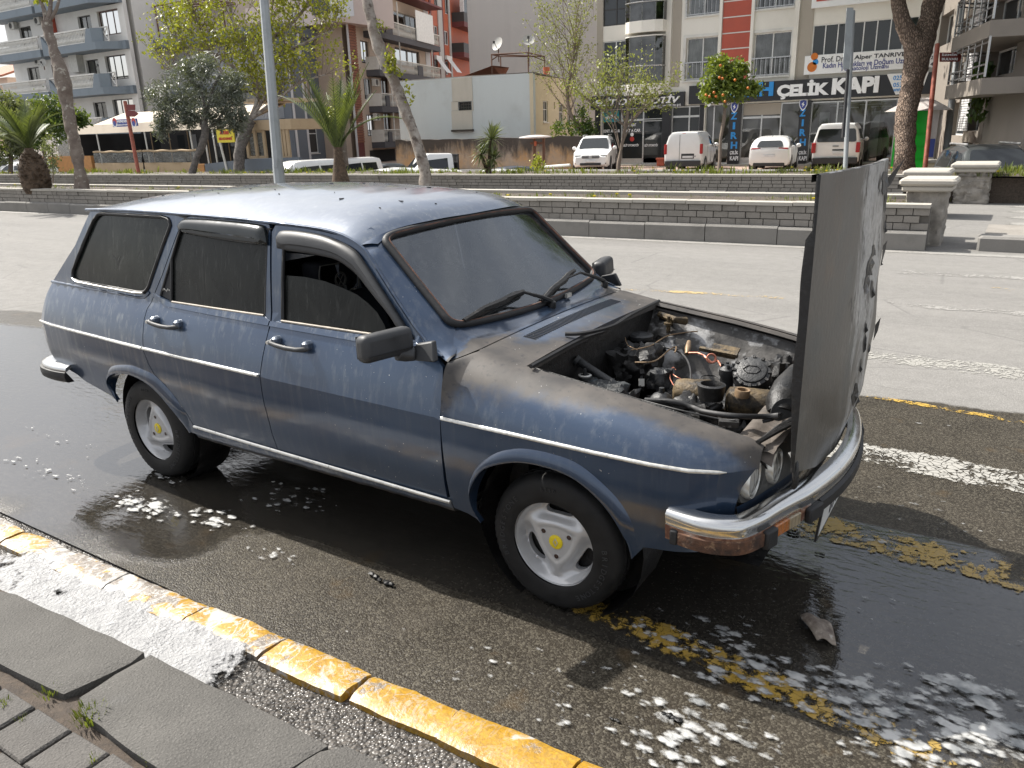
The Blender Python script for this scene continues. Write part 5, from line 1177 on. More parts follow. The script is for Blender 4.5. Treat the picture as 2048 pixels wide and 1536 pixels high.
for i,e in enumerate(E_): mb.v += [tuple(e),tuple(e+Vector((-.004,0,.003))),tuple(e+Vector((-.022,0,.001))),tuple(e+Vector((-.022,0,-.02)))]
for i in range(40):
 for j in range(3): mb.f.append((i*4+j,(i+1)*4+j,(i+1)*4+j+1,i*4+j+1));mb.m.append(0)
mb.build('hood_rear_lip',M['char_lit'],hd,smooth=30)
# torn paint / sealant flaps on the hood
rr = random.Random(4)
def flap(u,v,w_,h_,mat,seed,lift=.012):
 q = random.Random(seed);c = hoodP(u,v)+Vector((.0022,0,0));n = 11;mb = MB();pts = []
 for k in range(n):
  a = 2*math.pi*k/n;r_ = q.uniform(.45,1.1);uu = u+w_*r_*math.cos(a)/1.25;vv = v+h_*r_*math.sin(a);p = hoodP(max(.0,min(1.0,uu)),max(0,min(1,vv)))+Vector((.0025+lift*q.random()*max(0,math.cos(a*1.0+q.random())),0,0));pts.append(p)
 mb.add([c]+pts,[(0,1+k,1+(k+1) % n) for k in range(n)]);mb.attr = {'ash': [.1]*len(mb.v)};o = mb.build('peeling_flap',mat,hd);return o
for a in [(.62,.66,.07,.045,'char'),(.60,.60,.05,.04,'char_lit'),(.66,.70,.04,.03,'char'),(.70,.56,.03,.05,'char'),(.64,.17,.07,.05,'char'),(.74,.11,.04,.03,'char'),(.86,.93,.10,.05,'plastic_burnt'),(.70,.93,.03,.05,'char'),(.95,.86,.04,.07,'char'),(.97,.74,.03,.03,'char'),(.98,.60,.02,.02,'char'),(.9,.28,.03,.02,'char'),(.66,.43,.015,.03,'char'),(.68,.36,.015,.04,'char'),(.66,.28,.012,.03,'char')]:
 flap(a[0],a[1],a[2],a[3],M[a[4]],int(a[0]*1000+a[1]*77))
mb = MB();q = hoodP(.98,.97);mb.add([q+Vector((.0,-.04,-.05)),q+Vector((.02,.01,-.03)),q+Vector((.05,.07,.03)),q+Vector((.015,.02,-.07)),q+Vector((.0,-.06,-.09))],[(0,1,2),(0,2,3),(0,3,4)])
q = hoodP(1,.66);mb.add([q,q+Vector((.01,.03,.02)),q+Vector((.005,.045,-.03)),q+Vector((0,.01,-.06)),q+Vector((.0,.035,-.07))],[(0,1,2),(0,2,3),(3,2,4)])
q = hoodP(1,.33);mb.add([q,q+Vector((.015,.03,.03)),q+Vector((.01,.03,-.03)),q+Vector((0,0,-.07))],[(0,1,2),(0,2,3)]);mb.build('torn_edge_shreds',M['char'],hd)
mb = MB();mb.tube([(.775,-.565,.735),(.800,-.60,.72),(.808,-.615,.66),(.80,-.60,.64)],.010,6);mb.build('hood_hinge',M['char'],hd,smooth=50)
# ------------------------------------------------------------------ engine bay
bay = MB();bay.grid(lambda u,v: Vector((-.185+.02*math.sin(v*3),lerp(-.62,.62,u),lerp(.905,.32,v))),20,14);bay.grid(lambda u,v: Vector((lerp(-.19,.72,u),lerp(-.62,.62,v),.34)),6,6);bay.build('firewall',M['char'],CAR,smooth=60)
for s in (-1,1):
 mb = MB()
 def ap(u,v):
  x = lerp(-.19,.70,u);tw = math.exp(-((x+.03)/.13)**2);z = lerp(fe(x)-.030,.36,v);y = .600-.06*sst(0,.25,v)-.13*sst(.15,.6,v)-tw*.10*sst(.05,.2,v);return Vector((x,s*y,z+.006*noise.noise(Vector((x*9,v*7,s)))))
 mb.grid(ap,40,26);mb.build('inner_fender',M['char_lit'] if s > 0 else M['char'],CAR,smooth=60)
 mb = MB();mb.grid(lambda u,v: Vector((lerp(-.17,.70,u),s*lerp(.625,.585,v),fe(lerp(-.17,.70,u))-.012-.016*math.sin(v*math.pi))),40,6);mb.build('fender_rail',M['char'],CAR,smooth=60)
# strut tower, brake reservoir on the far side
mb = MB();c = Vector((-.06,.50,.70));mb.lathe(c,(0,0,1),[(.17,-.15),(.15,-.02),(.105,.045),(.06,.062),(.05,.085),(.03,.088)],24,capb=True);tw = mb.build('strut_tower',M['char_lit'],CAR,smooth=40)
mb = MB();mb.lathe(c+Vector((0,0,.088)),(0,0,1),[(.010,0),(.010,.045),(.022,.045),(.022,.055),(.008,.056),(.008,.085),(0,.085)],12);mb.build('strut_bolt',M['alloy_burnt'],tw,smooth=40)
mb = MB();c = Vector((-.13,.34,.80));mb.lathe(c,(0,0,1),[(.035,-.10),(.04,-.02),(.055,-.01),(.057,.010),(.045,.016),(.03,.012),(.012,.018),(0,.018)],20);mb.tube([c+Vector((0,0,-.05)),c+Vector((.06,.03,-.07)),c+Vector((.10,.05,-.05))],.018,8);mb.build('brake_reservoir',M['plastic_burnt'],CAR,smooth=40)
mb = MB();mb.tube([G(1318,628,.86),G(1335,635,.85),G(1352,640,.86),G(1372,642,.85)],[.014,.018,.016,.02],8);mb.build('burnt_clamp',M['alloy_burnt'],CAR,smooth=40)
# melted battery
def lump(name,a,b,mat,amp=.02,seed=0,n=10,smooth=40):
 mb = MB();a = Vector(a);b = Vector(b);c = (a+b)/2;h = (b-a)/2
 def fn(u,v):
  th = 2*math.pi*u;ph = math.pi*(v-.5);d = Vector((math.cos(th)*math.cos(ph),math.sin(th)*math.cos(ph),math.sin(ph)));m_ = max(abs(d.x),abs(d.y),abs(d.z))**.8;d = d/m_
  p = Vector((d.x*h.x,d.y*h.y,d.z*h.z))*.96;k = noise.noise(p*22+Vector((seed,0,0)))+.6*noise.noise(p*60+Vector((0,seed,0)));return c+p+d.normalized()*amp*k
 mb.grid(fn,n*4,n*2,wrap=True);return mb.build(name,mat,CAR,smooth=smooth)
lump('melted_battery',(-.135,-.44,.56),(.085,-.20,.775),M['blue_burnt'],.022,3,12)
lump('heater_box',(-.18,.05,.62),(.02,.28,.80),M['char'],.03,8)
lump('ignition_coil',(.03,.02,.66),(.12,.12,.745),M['plastic_burnt'],.02,5,6)
lump('engine_block',(.02,-.10,.42),(.52,.20,.66),M['char'],.03,6,10)
lump('radiator_remains',(.60,-.30,.42),(.68,.45,.70),M['char'],.012,7,10)
lump('burnt_wiring_mass',(.28,-.33,.70),(.44,-.20,.765),M['char'],.032,10,8)
lump('burnt_wiring_mass',(.48,.20,.68),(.58,.34,.80),M['char'],.035,11,8)
lump('burnt_wiring_mass',(-.10,.42,.60),(.05,.56,.74),M['char'],.03,12,6)
# rocker cover pieces, rusty bright
def drum(name,c,axis,L_,r,mat,seed=0):
 mb = MB();mb.lathe(c,axis,[(.001,-L_),(r*.6,-L_),(r*.92,-L_*.88),(r,-L_*.6),(r*1.0,L_*.6),(r*.92,L_*.88),(r*.6,L_),(.001,L_)],20);return mb.build(name,mat,CAR,smooth=45)
d1_ = drum('rocker_cover',G(1392,788,.745),(1,.18,.04),.085,.058,M['alloy_burnt'])
d2_ = drum('rocker_cover',G(1503,808,.735),(1,.25,-.04),.095,.060,M['alloy_burnt'])
mb = MB();c = G(1423,772,.815);mb.lathe(c,(0,0,1),[(.045,-.05),(.050,-.01),(.052,.006),(.040,.010),(.036,0),(.034,-.03)],24);mb.build('carburettor_throat',M['char'],CAR,smooth=40)
mb = MB();c = G(1485,783,.80);mb.lathe(c,(.1,0,1),[(.026,-.02),(.028,.004),(.026,.009),(.019,.008),(.018,-.02)],24);mb.build('oil_filler_ring',M['copper_dull'],CAR,smooth=40)
mb = MB();c = Vector((.44,-.42,.755));mb.grid(lambda u,v: Vector((lerp(.20,.735,u),lerp(-.625,itp(u,[0,.4,1],[-.60,-.50,-.44]),v),itp(v,[0,.2,.8,1],[fe(lerp(.20,.735,u))-.045,.785-.03*u,.772-.03*u,.72]))),30,8);mb.build('inner_fender_shelf',M['char_brown'],CAR,smooth=40)
mb = MB();mb.grid(lambda u,v: Vector((lerp(.60,.735,u)-.02*v,lerp(-.62,.62,v),.752-.01*u-.0*v+.008*math.sin(u*9))),10,40);mb.build('front_crossmember',M['char_brown'],CAR,smooth=40)
for k in range(2):
 mb = MB();a = G(1515+k*10,885-k*6,.775);b = G(1590,845-k*10,.765);mb.tube([a,a.lerp(b,.5)+Vector((0,0,.004)),b],[.008,.010,.008],6);mb.build('hood_rest_bar',M['char'],CAR,smooth=40)
# round air filter cover facing the viewer
ac_ = empty('air_filter');ac_.parent = CAR;ac_.location = G(1504,745,.80);ac_.rotation_euler = Vector((.10,-.62,.78)).to_track_quat('Z','Y').to_euler()
mb = MB();mb.lathe((0,0,0),(0,0,1),[(.073,-.05),(.075,.0),(.070,.010),(.058,.012),(.056,.018),(.050,.020),(.001,.020)],40);mb.build('filter_cover',M['plastic_burnt'],ac_,smooth=30)
for k in range(12):
 a = k*math.pi/6;mb = MB();mb.obox((math.cos(a)*.069,math.sin(a)*.069,.010),(.007*math.cos(a),.007*math.sin(a),0),(-.005*math.sin(a),.005*math.cos(a),0),(0,0,.006));mb.build('cover_clip',M['char'],ac_)
mb = MB();h6 = [(.034*math.cos(a),.020*math.sin(a)) for a in [i*math.pi/3 for i in range(6)]];mb.tube([(x,y,.0215) for x,y in h6],.0015,4,closed=True);mb.build('moulded_frame',M['char'],ac_)
# distributor, hoses, pipes
mb = MB();c = G(1455,745,.78);mb.lathe(c,(0,0,1),[(.026,-.08),(.028,-.02),(.034,-.01),(.034,.015),(.02,.03),(0,.032)],16)
for k in range(4): a = k*1.57+.4;mb.lathe(c+Vector((math.cos(a)*.022,math.sin(a)*.022,.01)),(0,0,1),[(.007,0),(.007,.028),(0,.028)],8)
mb.build('distributor',M['plastic_burnt'],CAR,smooth=40)
def coil(a,b,c_,r,turns):
 P = [Vector(a)];n = 26*turns
 for k in range(n): q = 2*math.pi*k/26-1.4;P.append(Vector(c_)+Vector((RGT*math.cos(q)+UPV*math.sin(q)))*(r*(1-.12*k/n))+FWD*(.004*k/26))
 P.append(Vector(b));return P
mb = MB();mb.tube([G(1378,706,.80),G(1396,706,.81),G(1408,711,.81)]+coil(G(1410,714,.81),G(1436,722,.80),at_depth(1423,717,depth(G(1423,717,.81))),.019,2)+[G(1438,725,.80),G(1447,740,.79),G(1455,746,.78)],.0042,6,cap=True);mb.build('coiled_copper_pipe',M['copper'],CAR,smooth=60)
mb = MB();mb.tube([G(1378,684,.80),G(1376,695,.79),G(1374,708,.77)],[.010,.014,.010],8);mb.build('brass_fitting',M['copper_dull'],CAR,smooth=60)
WI = [([(1262,700),(1300,692),(1335,672),(1378,664),(1395,663)],.80,.0032,'copper_dull'),([(1270,725),(1310,722),(1338,700),(1352,694),(1350,705)],.78,.0035,'copper_dull'),([(1300,692),(1340,697),(1368,712),(1380,735),(1382,765)],.76,.005,'rubber'),([(1250,675),(1256,690),(1275,700)],.82,.002,'copper_dull'),([(1350,775),(1340,755),(1345,735),(1352,740)],.72,.002,'copper'),([(1400,765),(1405,752),(1430,752),(1440,760)],.78,.0025,'rubber'),
      ([(1290,800),(1345,803),(1385,815),(1410,824),(1470,832),(1530,833),(1557,831)],.795,.0095,'rubber'),([(1275,798),(1350,818),(1440,838),(1470,840)],.80,.003,'rubber'),([(1340,740),(1350,752),(1372,762)],.72,.0022,'copper'),([(1160,670),(1200,700),(1235,712)],.78,.003,'rubber'),([(1305,735),(1285,750),(1280,775)],.70,.006,'rubber'),([(1525,843),(1545,838),(1560,828)],.77,.007,'rubber')]
for P,z,r,m__ in WI:
 mb = MB();mb.tube(crom([G(x,y,z+.008*math.sin(i*2.1)) for i,(x,y) in enumerate(P)],6),r,6);mb.build('burnt_hose' if r > .0045 else 'bare_wire',M[m__],CAR,smooth=60)
mb = MB();mb.tube([G(1132,702,.845),G(1143,712,.84),G(1148,718,.83)],.013,10);mb.tube([G(1143,712,.835),G(1180,738,.79),G(1245,780,.73)],[.017,.018,.018],12);mb.tube([G(1150,718,.835),G(1156,723,.825)],.022,12);mb.build('heater_pipe',M['plastic_burnt'],CAR,smooth=50)
mb = MB();mb.box((-.16,-.48,.70),(-.02,-.28,.765));mb.lathe(G(1170,752,.79),(0,0,1),[(.026,-.03),(.026,0),(.024,.004),(.008,.005),(.006,.03),(0,.03)],20);mb.build('washer_tank',M['plastic_burnt'],CAR,smooth=40)
mb = MB();mb.lathe(G(1170,750,.797),(0,0,1),[(.025,-.006),(.027,0),(.018,.002)],20);mb.build('tank_cap_ring',M['trim'],CAR,smooth=40)
mb = MB();mb.lathe(G(1323,790,.74),(0,0,1),[(.04,-.09),(.042,-.01),(.03,.004),(.012,.01),(.010,.03),(0,.03)],20);mb.build('oil_filter',M['plastic_burnt'],CAR,smooth=40)
mb = MB();mb.tube([G(1594,745,.80),G(1575,775,.80),G(1562,805,.78),G(1560,828,.75)],[.038,.052,.054,.045],16);mb.build('melted_air_duct',M['char'],CAR,smooth=50)
mb = MB();p0_ = G(1400,697,.79);p1_ = G(1475,712,.78);mb.tube([p0_,p1_],.012,6);mb.obox(p0_.lerp(p1_,.6)+Vector((.0,.03,.0)),(p1_-p0_)*.35,(0,.035,.012),(0,0,.006));mb.build('bracket_plate',M['alloy_burnt'],CAR,smooth=30)
mb = MB();mb.obox(G(1457,846,.785),(.030,.010,0),(-.006,.016,0),(0,0,.010));mb.lathe(G(1472,846,.785),(0,0,1),[(.010,-.01),(.010,.012),(0,.014)],10);mb.build('hood_catch',M['char_lit'],CAR,smooth=30)
c = G(1573,828,.76);mb = MB();mb.prism([c+RGT*(.055*math.cos(a))+UPV*(.055*math.sin(a)) for a in [math.pi*(.0+i/14) for i in range(15)]]+[c+RGT*(-.055)-UPV*.04,c+RGT*.055-UPV*.04],FWD*.006);mb.build('fan_shroud_piece',M['plastic_burnt'],CAR)
mb = MB();mb.obox(G(1283,765,.71),RGT*.012,UPV*.016,FWD*.002);mb.build('pale_label_scrap',M['ac'],CAR)
for pts,z in (([(1130,668),(1170,666),(1225,652),(1265,628),(1318,602)],.945),([(1062,733),(1100,712),(1160,680),(1205,664)],.922)):
 mb = MB();mb.tube(crom([G(x,y,z) for x,y in pts],5),[.010]*1+[.011]*(5*(len(pts)-1)),6) if False else mb.tube(crom([G(x,y,z) for x,y in pts],5),.0085,6);mb.build('cowl_weatherstrip',M['rubber'],CAR,smooth=50)
rr = random.Random(21)
for k in range(16):
 x,y = rr.uniform(-.12,.62),rr.uniform(-.35,.5);lump('charred_debris',(x-.03,y-.03,.60),(x+rr.uniform(.01,.05),y+rr.uniform(.01,.05),.60+rr.uniform(.05,.13)),M['char'],.025,k,4,30)
# ------------------------------------------------------------------ wheels
def tyre_prof():
 return [(.168,-.078),(.178,-.082),(.200,-.083),(.235,-.080),(.256,-.072),(.268,-.060),(.2735,-.045),(.2745,-.036),(.268,-.034),(.268,-.030),(.2755,-.028),(.2755,-.006),(.269,-.004),(.269,.004),(.2755,.006),(.2755,.028),(.268,.030),(.268,.034),(.2745,.036),(.2735,.045),(.268,.060),(.256,.072),(.235,.080),(.200,.083),(.178,.082),(.168,.078)]
def wheel(x,s,rot,z=.275,flat=0.0):
 w_ = empty('wheel');w_.parent = CAR;w_.location = (x,s*.660,z);n = 120;mb = MB();pr = tyre_prof();A = (0,s,0)
 for r,h in pr:
  for k in range(n):
   q = 2*math.pi*k/n;rr_ = r
   if r > .255 and r < .2742 and abs(h) > .04 and k % 2 == 0: rr_ = r-.0035
   if r > .2744 and k % 4 == 0: rr_ = r-.003
   zz = rr_*math.cos(q);xx = rr_*math.sin(q);lim = -(z-.002)
   if zz < lim: zz = lim
   bul = .006*sst(-.15,-.26,zz)*(1 if abs(h) > .06 else 0);mb.v.append((xx,s*(h+math.copysign(bul,h)),zz))
 for i in range(len(pr)-1):
  for k in range(n): mb.f.append((i*n+k,i*n+(k+1) % n,(i+1)*n+(k+1) % n,(i+1)*n+k));mb.m.append(0)
 mb.build('tyre',M['tyre'],w_,smooth=40)
 # wheel trim with three lobes
 R0 = .1745;lob = [rot+2*math.pi*k/3 for k in range(3)];opn = [a+math.pi/3 for a in lob]
 holes = []
 for a in opn:
  H = []
  for k in range(22):
   t = 2*math.pi*k/22;rr_ = .126+.0235*math.sin(t);aa = a+.48*math.cos(t)*(1-.10*math.sin(t));H.append((rr_*math.cos(aa),rr_*math.sin(aa)))
  holes.append(H)
 circ = [(.1655*math.cos(2*math.pi*k/96),.1655*math.sin(2*math.pi*k/96)) for k in range(96)]
 def hgt(p,q):
  r = math.hypot(p,q);a = math.atan2(q,p);z0 = itp(r,[0,.09,.150,.160,.168,.1745],[.056,.052,.046,.060,.068,.062])
  m_ = 0
  for o in opn:
   da = (a-o+math.pi) % (2*math.pi)-math.pi;dd = math.hypot((r-.126)/.031,da/.60);m_ = max(m_,sst(1.7,.92,dd))
  lobm = 1-m_;z0 -= .030*m_*sst(.168,.150,r)
  # recessed clover line
  cl = 0
  for o in opn:
   da = (a-o+math.pi) % (2*math.pi)-math.pi;dd = math.hypot((r-.126)/.031,da/.60);cl = max(cl,sst(2.2,2.0,dd))
  edge = sst(.147,.142,r)*(1-cl);return z0-.0045*edge
 def P_(p,q,o=0): return Vector((p,s*(hgt(p,q)+o),q))
 mb = panel(circ,P_,holes,.0068,inward=(0,-s,0),thick=.022,samp=False);mb.build('wheel_trim',M['silver'],w_,smooth=38)
 mb = MB();mb.lathe((0,0,0),A,[(.162,.020),(.1635,.052),(.166,.060),(.171,.066),(.1755,.064),(.1765,.056),(.176,.03)],72);mb.build('trim_ring',M['silver'],w_,smooth=50)
 mb = MB();mb.lathe((0,s*.0,0),A,[(.172,-.06),(.172,.050),(.160,.030),(.15,-.02),(.08,-.03),(.001,-.01)],32);mb.build('steel_rim',M['char'],w_,smooth=40)
 for a in lob:
  c = (.062*math.cos(a),.062*math.sin(a));mb = MB();mb.lathe(P_(*c),A,[(.0125,-.01),(.0125,.0012),(.0105,.0016),(.0095,-.001)],16);mb.build('bolt_ring',M['silver'],w_,smooth=40)
  mb = MB();mb.lathe(P_(*c),A,[(.0098,-.006),(.0098,.0006),(.005,.0010),(.001,.001)],8);mb.build('wheel_bolt',M['bolt'],w_)
 mb = MB();mb.lathe(P_(0,0),A,[(.0285,-.006),(.0285,.002),(.026,.0032),(.001,.0036)],28);mb.build('centre_emblem_disc',M['emblem_y'],w_,smooth=30)
 mb = MB();c = P_(0,0)+Vector((0,s*.0040,0));e = .0042
 for dx_,dz_ in ((0,1),):
  for (a,b) in (((0,.018),(.011,0)),((.011,0),(0,-.018)),((0,-.018),(-.011,0)),((-.011,0),(0,.018))):
   pa,pb = Vector((a[0],0,a[1])),Vector((b[0],0,b[1]));mb.prism([c+pa*1.0,c+pb*1.0,c+pb*.62,c+pa*.62],(0,s*.0015,0))
 mb.build('diamond_emblem',M['trim'],w_)
 if s < 0:
  def arc(txt,a0,r,sz,name):
   mb = MB();
   for k,ch in enumerate(txt):
    if ch == ' ': continue
    me = text_mesh(ch,sz,extrude=.0007);a = a0-k*sz*.86/r;ca,sa = math.cos(a),math.sin(a)
    b = len(mb.v)
    for v in me.vertices: rr2 = r+v.co.y;aa = a-v.co.x/r;mb.v.append((rr2*math.cos(aa),s*(.0832-.05*abs(rr2-.205)*.6+v.co.z+.0008),rr2*math.sin(aa)))
    for p_ in me.polygons: mb.f.append(tuple(b+i for i in p_.vertices));mb.m.append(0)
    bpy.data.meshes.remove(me)
   mb.build(name,M['plastic'],w_)
  arc('BRIDGESTONE',.15,.216,.030,'sidewall_lettering');arc('BRIDGESTONE',3.55,.216,.030,'sidewall_lettering');arc('B250',1.75,.222,.020,'sidewall_lettering')
wheel(0,-1,-math.pi/2,.275);wheel(-2.441,-1,math.radians(100),.275);wheel(0,1,.4,.275);wheel(-2.441,1,1.0,.275)
for cx,r in ((0,.345),(-2.43,.33)):
 for s in (-1,1): MB().lathe((cx,0,.30),(0,s,0),[(r,.70),(r,.50),(.02,.49)],28).build('wheel_well',M['char'],CAR,smooth=40)
# floor, interior
mb = MB();mb.box((-2.12,-.66,.30),(-.42,.66,.33));mb.box((-3.0,-.5,.42),(-2.1,.5,.46));mb.box((-2.6,-.05,.24),(-.4,.05,.30));mb.tube([(-2.441,-.6,.27),(-2.441,.6,.27)],.035,8);mb.tube([(0,-.6,.27),(0,.6,.27)],.03,8);mb.tube([(-.5,.3,.24),(-2.2,.3,.22),(-3.2,.45,.36)],.03,8);mb.build('floor_pan',M['char'],CAR)
mb = MB();mb.obox((-.62,0,.90),(.16,0,.035),(0,.58,0),(-.02,0,.07));mb.obox((-.50,0,.945),(.05,0,.01),(0,.56,0),(0,0,.01));bvl(mb.build('dashboard',M['dash'],CAR),.02)
mb = MB();c = Vector((-.80,.34,.985));ax = Vector((-.86,0,.50)).normalized();a1 = Vector((0,1,0));a2 = ax.cross(a1)
mb.tube([c+(a1*math.cos(t)+a2*math.sin(t))*.19 for t in [2*math.pi*k/36 for k in range(36)]],.014,8,closed=True)
for t in (.3,2.84,4.71): mb.tube([c-ax*.03,c+(a1*math.cos(t)+a2*math.sin(t))*.18],.014,6)
mb.lathe(c-ax*.03,ax,[(.05,-.03),(.05,.01),(.03,.02),(0,.02)],16);mb.tube([c-ax*.05,c-ax*.30],.03,8);mb.build('steering_wheel',M['dash'],CAR,smooth=50)
def seat(x,y,w_,badge=False):
 t = empty('car_seat');t.parent = CAR;t.location = (x,y,.36)
 mb = MB();mb.bbox((-.02,-w_,.05),(.50,w_,.22),.05);mb.build('seat_cushion',M['seat'],t,smooth=50)
 mb = MB();b = bvl(MB().obox((-.10,0,.40),(.055,0,.012),(0,w_,0),(-.075,0,.27)).build('backrest',M['seat'],t,smooth=50),.04,4)
 if w_ < .4:
  hc = Vector((-.205,0,.745));mb = MB();mb.tube([(-.17,-.06,.60),(-.18,-.06,.70)],.008,6);mb.tube([(-.17,.06,.60),(-.18,.06,.70)],.008,6);mb.build('headrest_post',M['chromerail'],t)
  mb = MB()
  def hr(u,v):
   a = 2*math.pi*u;k = 1/max(abs(math.cos(a)),abs(math.sin(a)))**.7;d = lerp(-1,1,v);q = math.sqrt(max(0,1-d*d*.97));yy = math.cos(a)*k;zz = math.sin(a)*k
   return hc+Vector((d*.055,yy*.145*(.72+.28*q)*(1+.12*max(0,zz)),zz*.085*(.72+.28*q)+.022*yy*yy))
  mb.grid(hr,36,9,wrap=True);mb.build('headrest',M['seat'],t,smooth=60)
  loop = [hc+Vector((.057,.128*math.cos(a)/max(abs(math.cos(a)),abs(math.sin(a)))**.7,.072*math.sin(a)/max(abs(math.cos(a)),abs(math.sin(a)))**.7+.018*math.cos(a)**2)) for a in [2*math.pi*k/40 for k in range(40)]]
  mb = MB();mb.tube(loop,.003,5,closed=True);mb.build('headrest_piping',M['stitch'],t)
  if badge:
   mb = MB();bc = hc+Vector((.060,-.0,-.006));R_ = .036
   for r_ in (R_,R_*.82): mb.tube([bc+Vector((0,r_*math.cos(a),r_*math.sin(a))) for a in [2*math.pi*k/24 for k in range(24)]],.0018,4,closed=True)
   for seg_ in ([(-.020,.022),(-.001,-.0),(.0,-.0),(.018,.022)],[(-.030,.004),(-.014,-.026),(0,-.004),(.014,-.026),(.030,.004)]): mb.tube([bc+Vector((0,a,b)) for a,b in seg_],.0022,4)
   mb.build('embroidered_badge',M['stitch'],t)
 return t
seat(-1.19,-.36,.25,True);seat(-1.25,.36,.25);seat(-2.22,0,.60)
# ------------------------------------------------------------------ buildings
class Fac:
 def __init__(s,O_,ang):
  s.O = Vector((O_[0],O_[1],0));a = math.radians(ang);s.U = Vector((math.cos(a),math.sin(a),0));s.N = Vector((s.U.y,-s.U.x,0))
  if (CAM-s.O).dot(s.N) < 0: s.N = -s.N
 def at(s,px,py,d=0):
  r = ray(px,py);o = s.O+s.N*d;t = (o-CAM).dot(s.N)/r.dot(s.N);p = CAM+r*t-o;return (p.dot(s.U),p.z)
 def P(s,u,z,d=0): return s.O+s.U*u+s.N*d+Vector((0,0,z))
 def rect(s,x0,y0,x1,y1,d=0):
  a = s.at(x0,y0,d);b = s.at(x1,y1,d);c = s.at((x0+x1)/2,y0,d);e = s.at((x0+x1)/2,y1,d);return (min(a[0],b[0]),e[1],max(a[0],b[0]),c[1])
 def box(s,mb,u0,u1,z0,z1,d0,d1):
  return mb.obox(s.P((u0+u1)/2,(z0+z1)/2,(d0+d1)/2),s.U*(u1-u0)/2,s.N*(d1-d0)/2,Vector((0,0,(z1-z0)/2)))
def B(mb,name,mat,par,smooth=None,**k):
 o = mb.build(name,mat,par,smooth=smooth,**k)
 if par is not None and par.type == 'EMPTY' and par.parent is None: o.location = -par.location
 return o
def wallF(F,out_,rects,mat,par,name='wall',dep=.22,d=0):
 hs = [[(r[0],r[1]),(r[2],r[1]),(r[2],r[3]),(r[0],r[3])] for r in rects]
 mb = panel(out_,lambda u,z: F.P(u,z,d),hs,h=50,inward=-F.N,thick=dep,grid=False,samp=False)
 o = B(mb,name,mat,par);return o
def win(F,r,par,fm='white_frame',nv=2,nh=(),fw=.055,rec=.14,cur=.55,sill=True,gm='glass',d=0,cm='curtain'):
 u0,z0,u1,z1 = r;mb = MB();a,b = d-rec-.03,d-rec+.03
 F.box(mb,u0,u1,z0,z0+fw,a,b);F.box(mb,u0,u1,z1-fw,z1,a,b);F.box(mb,u0,u0+fw,z0+fw,z1-fw,a,b);F.box(mb,u1-fw,u1,z0+fw,z1-fw,a,b)
 for k in range(1,nv): u = lerp(u0,u1,k/nv);F.box(mb,u-fw*.5,u+fw*.5,z0+fw,z1-fw,a,b-.003)
 for t in nh: z = lerp(z0,z1,t);F.box(mb,u0+fw,u1-fw,z-fw*.4,z+fw*.4,a,b-.005)
 w_ = B(mb,'window',M[fm],par);off = Vector((0,0,0))
 mb = MB();mb.poly([F.P(u0+fw,z0+fw,d-rec),F.P(u1-fw,z0+fw,d-rec),F.P(u1-fw,z1-fw,d-rec),F.P(u0+fw,z1-fw,d-rec)])
 if cur and cm:
  mb.build('pane',M['glass_see'],w_)
  rr = random.Random(int(abs(u0*100+z0*37)));cw = MB();n = 12;side = rr.choice(((0,cur),(1-cur,1),(0,1)))
  for k in range(n):
   if side[0] <= k/n < side[1]: a0,a1 = lerp(u0,u1,k/n),lerp(u0,u1,(k+1)/n);cw.add([F.P(a0,z0,d-rec-.10),F.P((a0+a1)/2,z0,d-rec-.16),F.P((a0+a1)/2,z1,d-rec-.16),F.P(a0,z1,d-rec-.10),F.P(a1,z0,d-rec-.10),F.P(a1,z1,d-rec-.10)],[(0,1,2,3),(1,4,5,2)])
  if cw.v: cw.build('curtain',M[cm],w_)
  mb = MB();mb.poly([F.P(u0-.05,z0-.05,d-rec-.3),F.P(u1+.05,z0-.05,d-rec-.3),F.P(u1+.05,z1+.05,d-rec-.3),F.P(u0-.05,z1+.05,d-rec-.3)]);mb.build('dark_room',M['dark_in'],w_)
 else: mb.build('pane',M[gm],w_)
 if sill: mb = MB();F.box(mb,u0-.06,u1+.06,z0-.07,z0-.002,d-.02,d+.07);mb.build('sill',M['white_bal'],w_)
 return w_
def see():
 s = N('see_through_window_glass');v = s.obj();t = s.n('ShaderNodeBsdfTransparent');t.inputs[0].default_value = (.55,.58,.58,1);g = s.n('ShaderNodeBsdfGlossy');g.inputs['Roughness'].default_value = .03
 fr = s.n('ShaderNodeFresnel');fr.inputs[0].default_value = 1.5;m_ = s.n('ShaderNodeMixShader');s.L(s.m('ADD',s.m('MULTIPLY',fr.outputs[0],1.5),s.mr(s.noise(v,2,2),.3,.7,.04,.12)),m_.inputs[0]);s.L(t.outputs[0],m_.inputs[1]);s.L(g.outputs[0],m_.inputs[2]);s.L(m_.outputs[0],s.o.inputs[0]);return s.mat
M['glass_see'] = see()
def balusters(F,u0,u1,z,h,d,par,mat='white_bal',step=.17,top=.05,fat=.045):
 mb = MB();n = max(2,int((u1-u0)/step))
 for k in range(n+1):
  u = lerp(u0,u1,k/n);pr = [(.018,0),(fat,h*.25),(.018,h*.55),(fat*.8,h*.8),(.018,h-top)]
  mb.lathe(F.P(u,z,d),(0,0,1),pr,5)
 o = B(mb,'balusters',M[mat],par,kind='stuff');mb = MB();F.box(mb,u0-.04,u1+.04,z+h-top,z+h,d-.05,d+.05);F.box(mb,u0-.04,u1+.04,z,z+.05,d-.05,d+.05);B(mb,'balcony_rail',M[mat],par);return o
